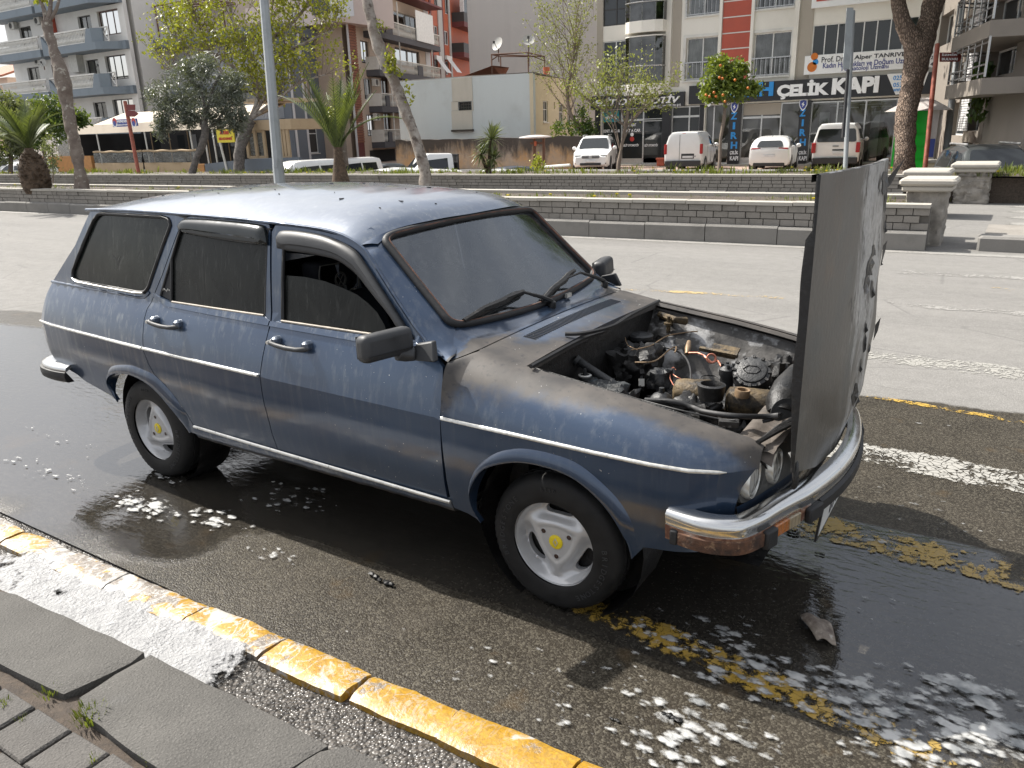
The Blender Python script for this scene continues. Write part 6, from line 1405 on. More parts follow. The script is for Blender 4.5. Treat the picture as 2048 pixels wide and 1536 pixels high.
def ac(F,u,z,d,par):
 r = empty('air_conditioner');r.parent = par;r.location = F.P(u,z,d)-par.location
 loc = Fac((0,0),math.degrees(math.atan2(F.U.y,F.U.x)));loc.N = F.N
 mb = MB();mb.obox((0,0,0),F.U*.40,F.N*.15,(0,0,.27));bvl(mb.build('case',M['ac'],r),.02);mb = MB();mb.lathe(F.N*.155-F.U*.1,F.N,[(.21,-.01),(.21,.01),(.18,.012)],20);mb.lathe(F.N*.153-F.U*.1,F.N,[(.18,0),(.001,.0)],20);mb.build('fan_grille',M['dark_frame'],r)
def dish(P,r,face,label=None,par=None,post=.6):
 e = empty('satellite_dish',P,label,'satellite dish') if par is None else empty('satellite_dish')
 if par is not None: e.parent = par;e.location = Vector(P)-par.location
 f = Vector(face).normalized();mb = MB();mb.lathe((0,0,0),f,[(.001,-.10*r),(r*.5,-.07*r),(r*.85,.0),(r,.06*r),(r*.99,.085*r),(r*.84,.03*r),(r*.5,-.045*r),(.001,-.07*r)],28);mb.build('dish',M['dish'],e,smooth=40)
 mb = MB();mb.tube([f*.02-Vector((0,0,r*.7)),f*r*.75+Vector((0,0,-.1*r))],.02,5);mb.obox(f*r*.8+Vector((0,0,-.05)),(.05,0,0),(0,.05,0),(0,0,.07));mb.build('receiver_arm',M['dark_frame'],e);mb = MB();mb.tube([-f*.05,-f*.08-Vector((0,0,post))],.035,6);mb.build('mast',M['rustframe'],e);return e
ZG = -.22
# ---- right shop building --------------------------------------------------
y7 = G(1500,330,ZG).y;F7 = Fac((0,y7),0)
bl = empty('shop_building',(F7.at(1500,300)[0],y7+4,ZG),'cream apartment building with black shop signs and red cladding strip','building')
def R7(*a): return F7.rect(*a)
uL,uR = F7.at(1192,300)[0],F7.at(1862,300)[0];H7 = 16
flr = F7.at(1450,31)[1]-F7.at(1450,162)[1]    # storey height
wA = R7(1373,74,1433,160);wB = R7(1509,64,1577,152);bay0 = R7(1206,78,1331,170);doc = R7(1628,40,1858,104)
zsh = F7.at(1300,214)[1];zsh2 = F7.at(1560,204)[1]
holes = []
for k in range(4):
 for r in (wA,wB): holes.append((r[0],r[1]+k*flr,r[2],r[3]+k*flr))
 holes.append((bay0[0],bay0[1]+k*flr,bay0[2],bay0[3]+k*flr));holes.append((doc[0],doc[1]+k*flr,doc[2],doc[3]+k*flr))
shopL = (F7.at(1202,300)[0],ZG+.06,F7.at(1396,300)[0],zsh);shopR = (F7.at(1407,300)[0],ZG+.06,F7.at(1800,300)[0],zsh2)
holes += [shopL,shopR]
wallF(F7,[(uL,ZG),(uR,ZG),(uR,H7),(uL,H7)],holes,M['cream'],bl,dep=.35)
mb = MB();F7.box(mb,uL,uR-.1,ZG,H7,-4,-1.6);F7.box(mb,uL+.02,uL+.25,ZG,H7,-1.6,-.02);F7.box(mb,uR-.25,uR-.02,ZG,H7,-1.6,-.02)
for k in range(5): z = wA[1]-.55+k*flr-.1;F7.box(mb,uL+.25,uR-.25,z-.15,z+.1,-1.6,-.36)
B(mb,'building_core',M['taupe'],bl)
for k in range(3):
 o_ = k*flr
 for r in (wA,wB):
  q = (r[0],r[1]+o_,r[2],r[3]+o_);w_ = win(F7,q,bl,nv=2,cur=1.0 if k == 0 else .5,rec=.2);mb = MB();z = lerp(q[1],q[3],.42)
  F7.box(mb,q[0]-.05,q[2]+.05,z-.03,z+.03,.04,.10);F7.box(mb,q[0]-.05,q[2]+.05,q[1]+.05,q[1]+.09,.05,.08)
  for i in range(9): u = lerp(q[0]-.02,q[2]+.02,i/8);F7.box(mb,u-.012,u+.012,q[1]+.09,z-.03,.055,.08)
  mb.build('guard_rail',M['chromerail'],w_)
  mb = MB()
  for (a,b,c,d_) in ((q[0]-.14,q[0]-.001,q[1]-.1,q[3]+.14),(q[2]+.001,q[2]+.14,q[1]-.1,q[3]+.14),(q[0]-.001,q[2]+.001,q[3]+.001,q[3]+.14)): F7.box(mb,a,b,c,d_,-.03,.035)
  B(mb,'window_surround',M['white_bal'],bl)
 # glazed balcony with bay
 q = (bay0[0],bay0[1]+o_,bay0[2],bay0[3]+o_);um = lerp(q[0],q[2],.42)
 w_ = win(F7,(q[0],q[1],um,q[3]),bl,'dark_frame' if k else 'alu',2,(.35,),rec=.08,cur=0,sill=False)
 mb = MB();n = 8;cu = (um+q[2])/2;hw = (q[2]-um)/2;arc = [(cu+hw*math.cos(a)*1.0,.25+.50*math.sin(a)**.7 if math.sin(a) > 0 else .0) for a in [math.pi*i/n for i in range(n+1)]]
 arc = [(um,.0),(um+.02,.5),(um+.35,.72),(cu,.80),(q[2]-.35,.72),(q[2]-.02,.5),(q[2],.0)]
 mb.add([F7.P(u,q[1],d_) for u,d_ in arc]+[F7.P(u,q[3],d_) for u,d_ in arc],[(i,i+1,i+1+len(arc),i+len(arc)) for i in range(len(arc)-1)]);ba = B(mb,'bay_glass',M['glass_see'],bl)
 mb = MB()
 for zz,t_ in ((q[1]-.55,.55),(q[3],.05)): mb.prism([F7.P(u,zz,d_*1.05+.02) for u,d_ in arc],(0,0,t_))
 B(mb,'bay_slab',M['cream'],bl)
 mb = MB()
 for u,d_ in arc[1:-1]: mb.tube([F7.P(u,q[1],d_),F7.P(u,q[3],d_)],.018,4)
 mb.tube([F7.P(u,lerp(q[1],q[3],.38),d_+.04) for u,d_ in arc],.035,5);B(mb,'bay_rail',M['chromerail'],bl)
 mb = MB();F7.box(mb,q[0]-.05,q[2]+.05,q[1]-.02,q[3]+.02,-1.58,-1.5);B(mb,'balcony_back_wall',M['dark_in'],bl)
 # office windows
 q = (doc[0],doc[1]+o_,doc[2],doc[3]+o_);win(F7,q,bl,'white_frame',9,(),.045,rec=.06,cur=0,sill=False,gm='glass_shop')
for x0,x1,nm in ((1194,1206,0),(1344,1361,0),(1596,1622,0)):
 a,b = F7.at(x0,100)[0],F7.at(x1,100)[0];mb = MB();F7.box(mb,a,b,F7.at(x0,174)[1],H7,.002,.04 if nm == 0 else .1);B(mb,'taupe_pilaster',M['taupe'],bl)
for x0,x1 in ((1332,1343),(1437,1443),(1500,1506),(1586,1595)):
 a,b = F7.at(x0,90)[0],F7.at(x1,90)[0];mb = MB();F7.box(mb,a,b,F7.at(x0,174)[1],H7,.001,.12);B(mb,'cream_fin',M['cream'],bl)
a,b = F7.at(1444,90)[0],F7.at(1500,90)[0];z = F7.at(1470,158)[1];hs = .72
for k in range(16): mb = MB();F7.box(mb,a,b,z+k*hs,z+(k+1)*hs-.06,.002,.05);B(mb,'red_panel',M['redpanel'],bl)
mb = MB()
for k in range(15): F7.box(mb,a,b,z+(k+1)*hs-.055,z+(k+1)*hs-.005,.002,.055)
B(mb,'panel_joint',M['white_bal'],bl)
def sign(F,x0,y0,x1,y1,mat,name,dep=.16,d=.02,par=None):
 r = F.rect(x0,y0,x1,y1,d+dep);mb = MB();F.box(mb,r[0],r[2],r[1],r[3],d,d+dep);return B(mb,name,M[mat],par if par is not None else bl),r
def ftext(F,txt,x0,y0,x1,y1,mat,par,d=.19,**k):
 r = F.rect(x0,y0,x1,y1,d);root = par
 while root.parent is not None: root = root.parent
 off = root.location if par.type == 'EMPTY' else Vector((0,0,0));P = F.P((r[0]+r[2])/2,(r[1]+r[3])/2,d)-off
 return text(txt,.4,M[mat],par,P,F.U,(0,0,1),width=r[2]-r[0],height=r[3]-r[1],**k)
s1,r1 = sign(F7,1181,188,1367,216,'black_sign','shop_sign',.22)
s2,r2 = sign(F7,1379,158,1862,198,'black_sign','shop_sign',.25)
s3,r3 = sign(F7,1611,103,1868,142,'white_sign','office_sign',.14)
s4,r4 = sign(F7,1625,-14,1830,6,'white_sign','office_sign',.14)
ftext(F7,'ELİT OTOMOTİV',1189,192,1360,209,'white_letter',s1,.26,extrude=.03,offset=.012,shear=.25,name='sign_letters')
ftext(F7,'İNŞAAT TAAHHÜT LTD ŞTİ.',1302,208,1362,214,'white_letter',s1,.25,extrude=.01,offset=.008,name='sign_letters')
ftext(F7,'ZIRH',1447,166,1546,194,'blue_letter',s2,.29,extrude=.04,offset=.02,name='sign_letters')
ftext(F7,'ÇELİK',1556,160,1657,197,'white_letter',s2,.29,extrude=.04,offset=.022,name='sign_letters')
ftext(F7,'KAPI',1666,154,1756,187,'white_letter',s2,.29,extrude=.04,offset=.022,name='sign_letters')
r = F7.rect(1774,146,1852,188,.275);mb = MB();mb.prism([F7.P(r[0],r[3],.262),F7.P(r[2],r[3],.262),F7.P(r[2]-.2,r[1],.262),F7.P(r[0]+.45,r[1],.262)],F7.N*.02);B(mb,'phone_panel',M['white_sign'],s2)
for t_,yy in (('025',156),('053',170),('www',182)): ftext(F7,t_,1787,yy-5,1804,yy+(4 if t_ != 'www' else 1),'blue_letter',s2,.287,extrude=.004,offset=.006,name='phone_number')
def shield(F,px,py,sz,par,d):
 u,z = F.at(px,py,d);sh = [(-.5,.5),(0,.62),(.5,.5),(.5,-.05),(.3,-.45),(0,-.7),(-.3,-.45),(-.5,-.05)]
 for k,mt,dd in ((1,'white_letter',0),(.8,'signblue',.012),(.35,'white_letter',.024)): mb = MB();mb.prism([F.P(u+a*sz*k*.9,z+b*sz*k,d+dd) for a,b in (sh if k > .5 else [(-.6,.1),(.3,.9),(.1,.2),(.6,.0),(-.3,-.8),(-.1,-.1)])],F.N*.012);o = B(mb,'shield_emblem',M[mt],par)
shield(F7,1419,186,.95,s2,.275)
ftext(F7,'Prof. Dr. M.',1644,112,1706,123,'ink',s3,.165,extrude=.004,offset=.004,name='sign_letters');ftext(F7,'Alper TANRIVERDİ',1710,103,1838,117,'ink',s3,.165,extrude=.004,offset=.008,name='sign_letters')
ftext(F7,'Kadın Hastalıkları ve Doğum Uzmanı',1647,119,1828,134,'navy_letter',s3,.165,extrude=.004,offset=.007,name='sign_letters');ftext(F7,'Perinatoloji Uzmanı',1684,131,1776,142,'navy_letter',s3,.165,extrude=.004,offset=.007,name='sign_letters')
for i,yy in enumerate((105,116,129)): ftext(F7,('44 4','20 2','44 4')[i],1846,yy-4,1866,yy+3,'ink',s3,.165,extrude=.004,offset=.006,name='phone_number')
for a,b,m__,r_ in ((1629,113,'orange',.16),(1631,124,'blue_letter',.13),(1624,134,'orange',.22)):
 u,z = F7.at(a,b,.165);mb = MB();mb.lathe(F7.P(u,z,.162),F7.N,[(r_,-.01),(r_,.008),(.001,.008)],20);B(mb,'sign_dot_logo',M[m__],s3)
r = F7.rect(1634,-12,1690,0,.165);mb = MB();F7.box(mb,r[0],r[2],r[1],r[3],.161,.17);B(mb,'red_sign_band',M['red_letter'],s4)
# shop fronts
def front(F,x0,x1,ytop,mull,doorx,par,gl='glass_shop'):
 u0,u1 = F.at(x0,280)[0],F.at(x1,280)[0];z1 = F.at((x0+x1)/2,ytop)[1];z0 = ZG+.06;mb = MB()
 for z in (z0,z1-.07): F.box(mb,u0,u1,z,z+.07,-.22,-.14)
 for m_ in [x0]+list(mull)+[x1]: u = F.at(m_,280)[0];F.box(mb,u-.035,u+.035,z0,z1,-.225,-.135)
 for a,b,t_ in doorx: ua,ub = F.at(a,280)[0],F.at(b,280)[0];zz = F.at(a,t_)[1];F.box(mb,ua,ub,zz-.05,zz+.05,-.22,-.14);F.box(mb,ua,ub,z0+.07,z0+.30,-.21,-.15)
 f_ = B(mb,'shop_front_frame',M['alu'],par)
 xs_ = [x0]+list(mull)+[x1]
 for a,b in zip(xs_,xs_[1:]): ua,ub = F.at(a,280)[0]+.036,F.at(b,280)[0]-.036;mb = MB();mb.poly([F.P(ua,z0,-.18),F.P(ub,z0,-.18),F.P(ub,z1,-.18),F.P(ua,z1,-.18)]);mb.build('shop_pane',M[gl],f_)
 return f_
f1 = front(F7,1203,1322,216,(1241,1284),((1241,1322,241),(1284,1322,241)),bl,'glass_shop')
f2 = front(F7,1341,1396,212,(1375,),((1341,1396,234),),bl)
f3 = front(F7,1408,1456,208,(1424,),(),bl,'glass_see')
f4 = front(F7,1480,1595,206,(1519,1557),((1480,1557,236),),bl,'glass_see')
f5 = front(F7,1617,1800,200,(1668,1724,1786),(),bl,'glass_see')
mb = MB()
for a,b in ((1190,1201),(1323,1340),(1397,1406)): ua,ub = F7.at(a,280)[0],F7.at(b,280)[0];mb = MB();F7.box(mb,ua,ub,ZG,zsh,-.3,.02);B(mb,'black_column',M['black_sign'],bl)
for a,b in ((1457,1479),(1595,1616)):
 ua,ub = F7.at(a,280)[0],F7.at(b,280)[0];mb = MB();F7.box(mb,ua,ub,ZG,zsh2+.02,-.3,.06);co = B(mb,'shop_banner',M['black_sign'],bl);shield(F7,(a+b)/2+1,214 if a < 1500 else 209,.42,co,.065)
 for i,ch in enumerate('ZIRH'): y_ = (232 if a < 1500 else 226)+i*19.5;ftext(F7,ch,a+5 if ch != 'I' else a+9,y_-7,b-5 if ch != 'I' else b-9,y_+7,'blue_letter',co,.065,extrude=.01,offset=.015,name='banner_letters')
 ftext(F7,'ÇELİK',a+3,300,b-3,310,'white_letter',co,.065,extrude=.01,offset=.012,name='banner_letters');ftext(F7,'KAPI',a+3,312,b-3,321,'white_letter',co,.065,extrude=.01,offset=.012,name='banner_letters')
for t_,a,b,c,d_,mt,sh_ in (('ELİT OTOMOTİV',1247,287,1278,293,'white_letter',.2),('ELİT OTOMOTİV',1289,287,1316,293,'white_letter',.2),('RENT A CAR',1205,259,1240,265,'white_letter',0),('RENT A CAR',1246,258,1281,264,'white_letter',0),('ELİT İNŞAAT',1255,245,1272,254,'white_letter',.2)):
 ftext(F7,t_,a,b,c,d_,mt,f1,-.165,extrude=.004,offset=.012,shear=sh_,name='window_lettering')
for px,py,r_,m__ in ((1264,269,.10,'white_letter'),(1264,278,.13,'red_letter')): u,z = F7.at(px,py,-.17);mb = MB();mb.lathe(F7.P(u,z,-.172),F7.N,[(r_,-.005),(r_,.005),(.001,.005)],16);mb.build('window_sticker',M[m__],f1)
r = F7.rect(1205,222,1238,244,-.165);mb = MB();F7.box(mb,r[0],r[2],r[1],r[3],-.172,-.166);mb.build('window_poster',M['teal'],f1)
r = F7.rect(1209,229,1236,239,-.16);mb = MB();cu = [(0,.3),(.1,.55),(.3,.62),(.42,.95),(.7,.95),(.85,.6),(1,.5),(1,.25),(.85,.05),(.7,.2),(.3,.2),(.15,.02),(.05,.2)];mb.prism([F7.P(lerp(r[0],r[2],a),lerp(r[1],r[3],b),-.164) for a,b in cu],F7.N*.005);mb.build('poster_car_shape',M['white_letter'],f1)
mb = MB();F7.box(mb,F7.at(1482,280)[0],F7.at(1556,280)[0],F7.at(1520,234)[1]+.1,F7.at(1520,207)[1],-.17,-.12);mb.build('shutter_box',M['taupe'],f4)
for k in range(7): mb = MB();u = F7.at(1630+k*21,205)[0];F7.box(mb,u,u+.9,F7.at(1640,207+(k % 3)*5)[1]-.02,F7.at(1640,207+(k % 3)*5)[1]+.02,-.9-.3*(k % 2),-.8-.3*(k % 2));mb.build('ceiling_tube',M['white_sign'],f5)
mb = MB();F7.box(mb,F7.at(1730,280)[0],F7.at(1748,280)[0],ZG,F7.at(1730,222)[1],-1.2,-1.1);mb.build('display_door',M['white_frame'],f5)
mb = MB();F7.box(mb,F7.at(1757,280)[0],F7.at(1782,280)[0],ZG,F7.at(1760,235)[1],-1.2,-1.1);mb.build('display_door',M['brown_frame'],f5)
mb = MB();F7.box(mb,F7.at(1625,280)[0],F7.at(1645,280)[0],F7.at(1625,265)[1],F7.at(1625,225)[1],-1.2,-1.1);mb.build('display_board',M['white_frame'],f5)
mb = MB();F7.box(mb,F7.at(1486,280)[0],F7.at(1508,280)[0],ZG,F7.at(1490,240)[1],-.6,-.5);mb.build('display_door',M['taupe'],f4)
# lower step and pavement
mb = MB();F7.box(mb,uL-1,uR+1,ZG-.3,ZG+.05,-.4,.35);B(mb,'shop_step',M['coping'],bl)
# ---- raw concrete gable ------------------------------------------------------
def xpl(px,py,Z): return Fac((0,at_depth(px,py,Z).y),0)
F5 = xpl(1060,200,58);r = F5.rect(927,-160,1205,300);gb = empty('gable_building',F5.P((r[0]+r[2])/2,ZG,-4),'tall windowless gable wall of raw grey concrete render','building')
mb = MB();F5.box(mb,r[0],r[2]+3,ZG,r[3]+2,-12,0);B(mb,'gable_wall',M['concrete_gable'],gb)
# ---- small pale blue house -----------------------------------------------------
F6 = xpl(930,230,46);a0,b0_ = F6.at(798,230)[0],F6.at(1067,230)[0];zt = F6.at(930,152)[1]
hs_ = empty('small_house',F6.P((a0+b0_)/2,ZG,-3),'low pale blue plastered house with barred window and flat roof','building')
Fs = Fac(F6.P(b0_,0),104);Lh = Fs.at(1147,230)[0]
wr = F6.rect(918,204,943,220);zt0 = F6.at(800,163)[1];zb6 = F6.at(930,275)[1]-1.6
wallF(F6,[(a0,ZG),(b0_,ZG),(b0_,F6.at(1064,146)[1]),(F6.at(945,150)[0],F6.at(945,153)[1]),(a0,zt0)],[wr],M['pale_blue'],hs_,dep=.25)
r = F6.rect(903,160,946,262);mb = MB();F6.box(mb,r[0],r[2],r[1],r[3]-.1,.002,.03)if False else None
mb = MB()
for (p0,p1) in (((903,155),(946,203)),((903,221),(946,260)),((903,203),(917,221)),((944,203),(947,221))): q = F6.rect(p0[0],p0[1],p1[0],p1[1]);F6.box(mb,q[0],q[2],q[1],q[3],-.02,.03)
B(mb,'projecting_strip',M['pale_plaster'],hs_)
q = F6.rect(905,259,948,263);mb = MB();F6.box(mb,q[0],q[2],q[1],q[3],.0,.16);B(mb,'stone_ledge',M['oldwall'],hs_)
w_ = win(F6,wr,hs_,'dark_frame',1,(),.03,.1,0,False)
mb = MB()
for k in range(6): u = lerp(wr[0],wr[2],k/5);F6.box(mb,u-.015,u+.015,wr[1],wr[3],.01,.04)
for k in range(4): z = lerp(wr[1],wr[3],k/3);F6.box(mb,wr[0],wr[2],z-.015,z+.015,.012,.042)
mb.build('window_bars',M['dark_frame'],w_)
zs0 = F6.at(1064,146)[1];ro_ = []
for x0,y0,x1,y1 in ((1086,202,1096,244),(1118,208,1127,248),(1135,210,1143,248),(1107,204,1110,218)): ro_.append(Fs.rect(x0,y0,x1,y1))
wallF(Fs,[(0,ZG),(Lh,ZG),(Lh,zs0-.0),(0,zs0)],ro_,M['yellow_plaster'],hs_,'side_wall',.2)
for q in ro_: win(Fs,q,hs_,'white_frame',2 if q[2]-q[0] > .7 else 1,(.6,) if q[2]-q[0] > .7 else (),.05,.1,0,q[2]-q[0] > .7)
mb = MB();mb.prism([F6.P(a0,zt0-.3,-.1),F6.P(b0_-.1,zt0-.3,-.1),Fs.P(Lh,zt0-.3,-.2),Fs.P(Lh,zt0-.3,-.2)-F6.U*(b0_-a0)],(0,0,.2));B(mb,'flat_roof',M['oldwall'],hs_)
mb = MB();F6.box(mb,a0,b0_+.04,zt0-.02+.0,zt0+.05,-.22,.05) if False else mb.tube([F6.P(a0,zt0,-.1),F6.P(F6.at(945,150)[0],F6.at(945,153)[1],-.1),F6.P(b0_,zs0,-.1),Fs.P(Lh,zs0,-.1)],.06,4);B(mb,'parapet_capping',M['oldwall'],hs_)
# rusty roof frame and dishes
fr_ = empty('roof_frame',at_depth(1035,140,47),'rusty steel pergola frame on the roof of the small blue house','pergola');mb = MB()
C4 = [at_depth(984,147,47.0),at_depth(1089,142,49.5),at_depth(1057,142,46.5),at_depth(1002,146,50)];T4 = [at_depth(983,109,47),at_depth(1089,113,49.5),at_depth(1056,105,46.5),at_depth(1001,113,50)]
for c,t in zip(C4,T4): mb.tube([c-Vector((0,0,.5)),t],.045,5)
for i,j in ((0,2),(2,1),(1,3),(3,0),(0,1)): mb.tube([T4[i],T4[j]],.04,5);
for i,j in ((0,2),(2,1),(1,3)): mb.tube([T4[i].lerp(T4[j],.25),C4[i].lerp(T4[i],.7)],.03,4)
o = mb.build('frame_pipes',M['rustframe'],fr_);o.location = -fr_.location
dish(at_depth(995,88,48),.42,(-.2,-1,.45),'round satellite dish at the left end of the rusty roof frame',post=1.0);dish(at_depth(1057,80,46.6),.38,(.3,-.5,.4),'satellite dish on the tall mast above the rusty roof frame',post=1.4)
mb = MB();mb.prism([at_depth(928,152,47),at_depth(985,131,47),at_depth(1008,134,49),at_depth(1000,150,49)],(0,.6,0));o = mb.build('lean_to_roof',M['roof_tile']);tag(o,'small tiled lean-to roof rising behind the left end of the blue house parapet','roof')
mb = MB();q = at_depth(1093,147,46);mb.lathe(q-Vector((0,0,.3)),(0,0,1),[(.18,0),(.2,.65),(.15,.65)],10);tag(mb.build('orange_pot',M['orange_clad']),'orange bucket standing on the roof corner of the low house','pot')
# ---- old mouldy wall -------------------------------------------------------------
F9 = xpl(980,300,43.5);r = F9.rect(790,277,1196,345);zq = F9.at(1000,276)[1];wl_ = empty('old_garden_wall',F9.P((r[0]+r[2])/2,ZG),'old mould stained plaster wall with bare brick patches below the blue house','wall')
mb = MB()
rr = random.Random(2);tops = [(lerp(r[0],r[2],k/30),zq+.05*rr.uniform(-1,1)) for k in range(31)]
mb = panel([(r[0],ZG-.2),(r[2],ZG-.2)]+tops[::-1],lambda u,z: F9.P(u,z,.05*noise.noise(Vector((u*.8,z,0)))),h=.8,inward=-F9.N,thick=.5,samp=False);B(mb,'plaster_face',M['oldwall'],wl_)
mb = MB()
for i in range(14):
 for j in range(5):
  u,z = F9.at(825,322)[0]+i*.2+(.1 if j % 2 else 0),.1+j*.085
  if rr.random() < .75 and abs(i-7) < 8-j: F9.box(mb,u,u+.18,z,z+.07,.03,.075)
B(mb,'exposed_bricks',M['roof_tile'],wl_,kind='stuff')
# ---- red clad building -----------------------------------------------------------
def spl(px,py,Z,ang): p = at_depth(px,py,Z);return Fac((p.x,p.y),ang)
F4 = spl(868,230,74,107);u0,u1 = F4.at(862,150)[0],F4.at(930,150)[0];rb_ = empty('red_clad_building',F4.P((u0+u1)/2,ZG,-3),'apartment block with orange red cladding and grey strips behind the side street','building')
wn_ = []
for x0,x1,rows in ((867,877,((-15,18),(52,82),(117,145))),(888,898,((-20,28),(62,90),(122,149)))):
 for a,b in rows: wn_.append(F4.rect(x0,a,x1,b))
zt = F4.at(890,-140)[1];wallF(F4,[(u0,ZG),(u1+4,ZG),(u1+4,zt),(u0,zt)],wn_,M['orange_clad'],rb_,dep=.2)
for q in wn_: win(F4,q,rb_,'white_frame',2,(),.08,.12,0,False)
for a,b,mt in ((862,865,'maroon'),(878,886,'grey_strip'),(886.3,888,'maroon'),(899,902,'grey_strip')): mb = MB();F4.box(mb,F4.at(a,100)[0],F4.at(b,100)[0],ZG,zt,.003,.10);B(mb,'cladding_strip',M[mt],rb_)
for k,(ya,yb_) in enumerate(((34,48),(94,108))):
 q = F4.rect(903,ya,926,yb_);mb = MB();F4.box(mb,q[0],q[2]+2,q[1]-.45,q[1],0,1.3);B(mb,'balcony_slab',M['maroon'],rb_);mb = MB();F4.box(mb,q[0],q[2]+2,q[1],q[3]+.2,1.22,1.3);F4.box(mb,q[0],q[0]+.08,q[1],q[3]+.2,0,1.22);B(mb,'balcony_panel',M['dark_frame'],rb_)
q = F4.rect(903,2,926,32);mb = MB();F4.box(mb,q[0],q[2]+2,q[1],q[3],.9,1.2);B(mb,'glazed_balcony',M['glass'],rb_);mb = MB()
for k in range(5): u = lerp(q[0],q[2]+2,k/4);F4.box(mb,u-.06,u+.06,q[1],q[3],.85,1.25)
B(mb,'balcony_frame',M['white_frame'],rb_)
for px in (872,893):
 u,z = F4.at(px,120);mb = MB();F4.box(mb,u-.7,u+.7,z,z+.35,.1,.35);mb.add([F4.P(u-.7,z,.35),F4.P(u+.7,z,.35),F4.P(u+.7,z-1.2,1.3),F4.P(u-.7,z-1.2,1.3)],[(0,1,2,3)]);B(mb,'window_awning',M['white_frame'],rb_)
mb = MB();F4.box(mb,u0,u1+4,ZG,zt,-8,-.6);B(mb,'building_core',M['grey_strip'],rb_)
# ---- brown clad building with balconies --------------------------------------------
F3 = spl(708,200,57,107);u0,u1 = F3.at(706,150)[0],F3.at(862,150)[0];b3 = empty('brown_clad_building',F3.P((u0+u1)/2,ZG,-3),'apartment building with brown ribbed cladding, charcoal balcony slabs and white railings','building')
zt = F3.at(708,-30)[1];slabs = [(65,78),(150,163),(232,245),(301,309)]   # slab px at x~735
zz = [F3.at(728,a)[1] for a in (62,139,212,285)];W3 = []
for k,z in enumerate(zz):
 W3.append((F3.at(722,100)[0],z+.45,F3.at(738,100)[0],z+2.0));W3.append((F3.at(757,100)[0],z+.1,F3.at(772,100)[0],z+2.2));W3.append((F3.at(790,100)[0],z+.8,F3.at(838,100)[0],z+2.1))
W3 = [q for q in W3 if q[3] < zt-.1]
wallF(F3,[(u0,ZG),(u1,ZG),(u1,zt),(u0,zt)],W3,M['tan_render'],b3,dep=.25)
for i,q in enumerate(W3): win(F3,q,b3,'brown_frame' if i % 3 == 1 else ('dark_frame' if i % 2 else 'white_frame'),4 if q[2]-q[0] > 4 else 2,(),.06,.15,.5,False)
mb = MB();F3.box(mb,u0,u1,ZG,zt,-9,-.6);B(mb,'building_core',M['tan_render'],b3)
ca,cb = F3.at(706,200)[0],F3.at(721,200)[0];nr = 60;mb = MB()
for k in range(nr): z = lerp(ZG+1.5,zt,k/nr);F3.box(mb,ca,cb,z,z+(zt-ZG)/nr*.66,.01,.09);
B(mb,'cladding_ribs',M['brown_tile'],b3,kind='stuff');mb = MB();F3.box(mb,ca,cb,ZG,zt,.002,.03);B(mb,'cladding_back',M['maroon'],b3)
mb = MB();F3.box(mb,ca-.12,ca-.02,ZG,zt,.0,.12);F3.box(mb,F3.at(850,100)[0],u1,ZG,zt,.003,.05);B(mb,'corner_strip',M['pale_render'],b3)
for k,z in enumerate(zz):
 a = F3.at(729,100)[0];b = F3.at(858 if k < 2 else 800,100)[0];e = empty('balcony');e.parent = b3
 D = 1.1;mb = MB();F3.box(mb,a,b,z-.45,z-.02,.0,D);o = mb.build('balcony_slab',M['dark_slab'],e);
 mb = MB();F3.box(mb,lerp(a,b,.12),lerp(a,b,.22),z-.02,z+.75,D-.35,D+.02);F3.box(mb,lerp(a,b,.58),lerp(a,b,.66),z-.02,z+.75,D-.35,D+.02);mb.build('parapet_block',M['dark_slab'],e)
 mb = MB();n = int((b-a)/.2)
 for q in range(n): u = a+.1+q*.2;mb.lathe(F3.P(u,z,D-.08),(0,0,1),[(.02,0),(.05,.25),(.02,.5),(.04,.75),(.02,.85)],5)
 tag(mb.build('balusters',M['white_bal'],e),kind='stuff');mb = MB();F3.box(mb,a,b,z+.85,z+.92,D-.13,D-.03);F3.box(mb,a,a+.08,z,z+.9,0,D-.05);mb.build('balcony_rail',M['white_bal'],e);e.location = -b3.location
 mb = MB()
 for t in (.32,.85): u = lerp(a,b,t);F3.box(mb,u-.04,u+.04,z,z+2.45,D-.12,D-.04)
 o = mb.build('balcony_post',M['white_bal'],e)
q = F3.rect(803,8,833,60);mb = MB();F3.box(mb,q[0]-.0,q[2]+1.0,zz[0]-.02,zz[0]+.95,1.12,1.2);F3.box(mb,q[0],q[2]+1,zz[0]+.95,zz[0]+2.3,1.14,1.17);B(mb,'enclosed_balcony',M['white_frame'],b3)
for u,z in ((F3.at(739,160)[0],zz[1]-.9),(F3.at(741,226)[0],zz[2]-.8)): ac(F3,u,z,.5,b3)
mb = MB();F3.box(mb,F3.at(780,0)[0],u1,F3.at(800,2)[1],F3.at(800,2)[1]+.15,-.2,1.5);B(mb,'roof_eave',M['maroon'],b3)
mb = MB();F3.box(mb,F3.at(740,310)[0],F3.at(790,310)[0],ZG,zz[3]-.6,-.5,.02);B(mb,'dark_garage_opening',M['dark_in'],b3)
# ---- grey apartment building with terrace --------------------------------------------
pc = at_depth(581,200,54);F2 = Fac((0,pc.y),0);F2s = Fac((pc.x,pc.y),107);b2 = empty('grey_apartment_building',F2.P(F2.at(450,200)[0],ZG,-3),'blue grey three storey apartment building with balconies and roof terrace','building')
ua = F2.at(252,150)[0];ub = pc.x;z2t = F2.at(581,62)[1];us1 = F2s.at(706,150)[0];zf = [F2.at(560,321)[1],F2.at(560,236)[1],F2.at(560,156)[1],F2.at(560,72)[1]]
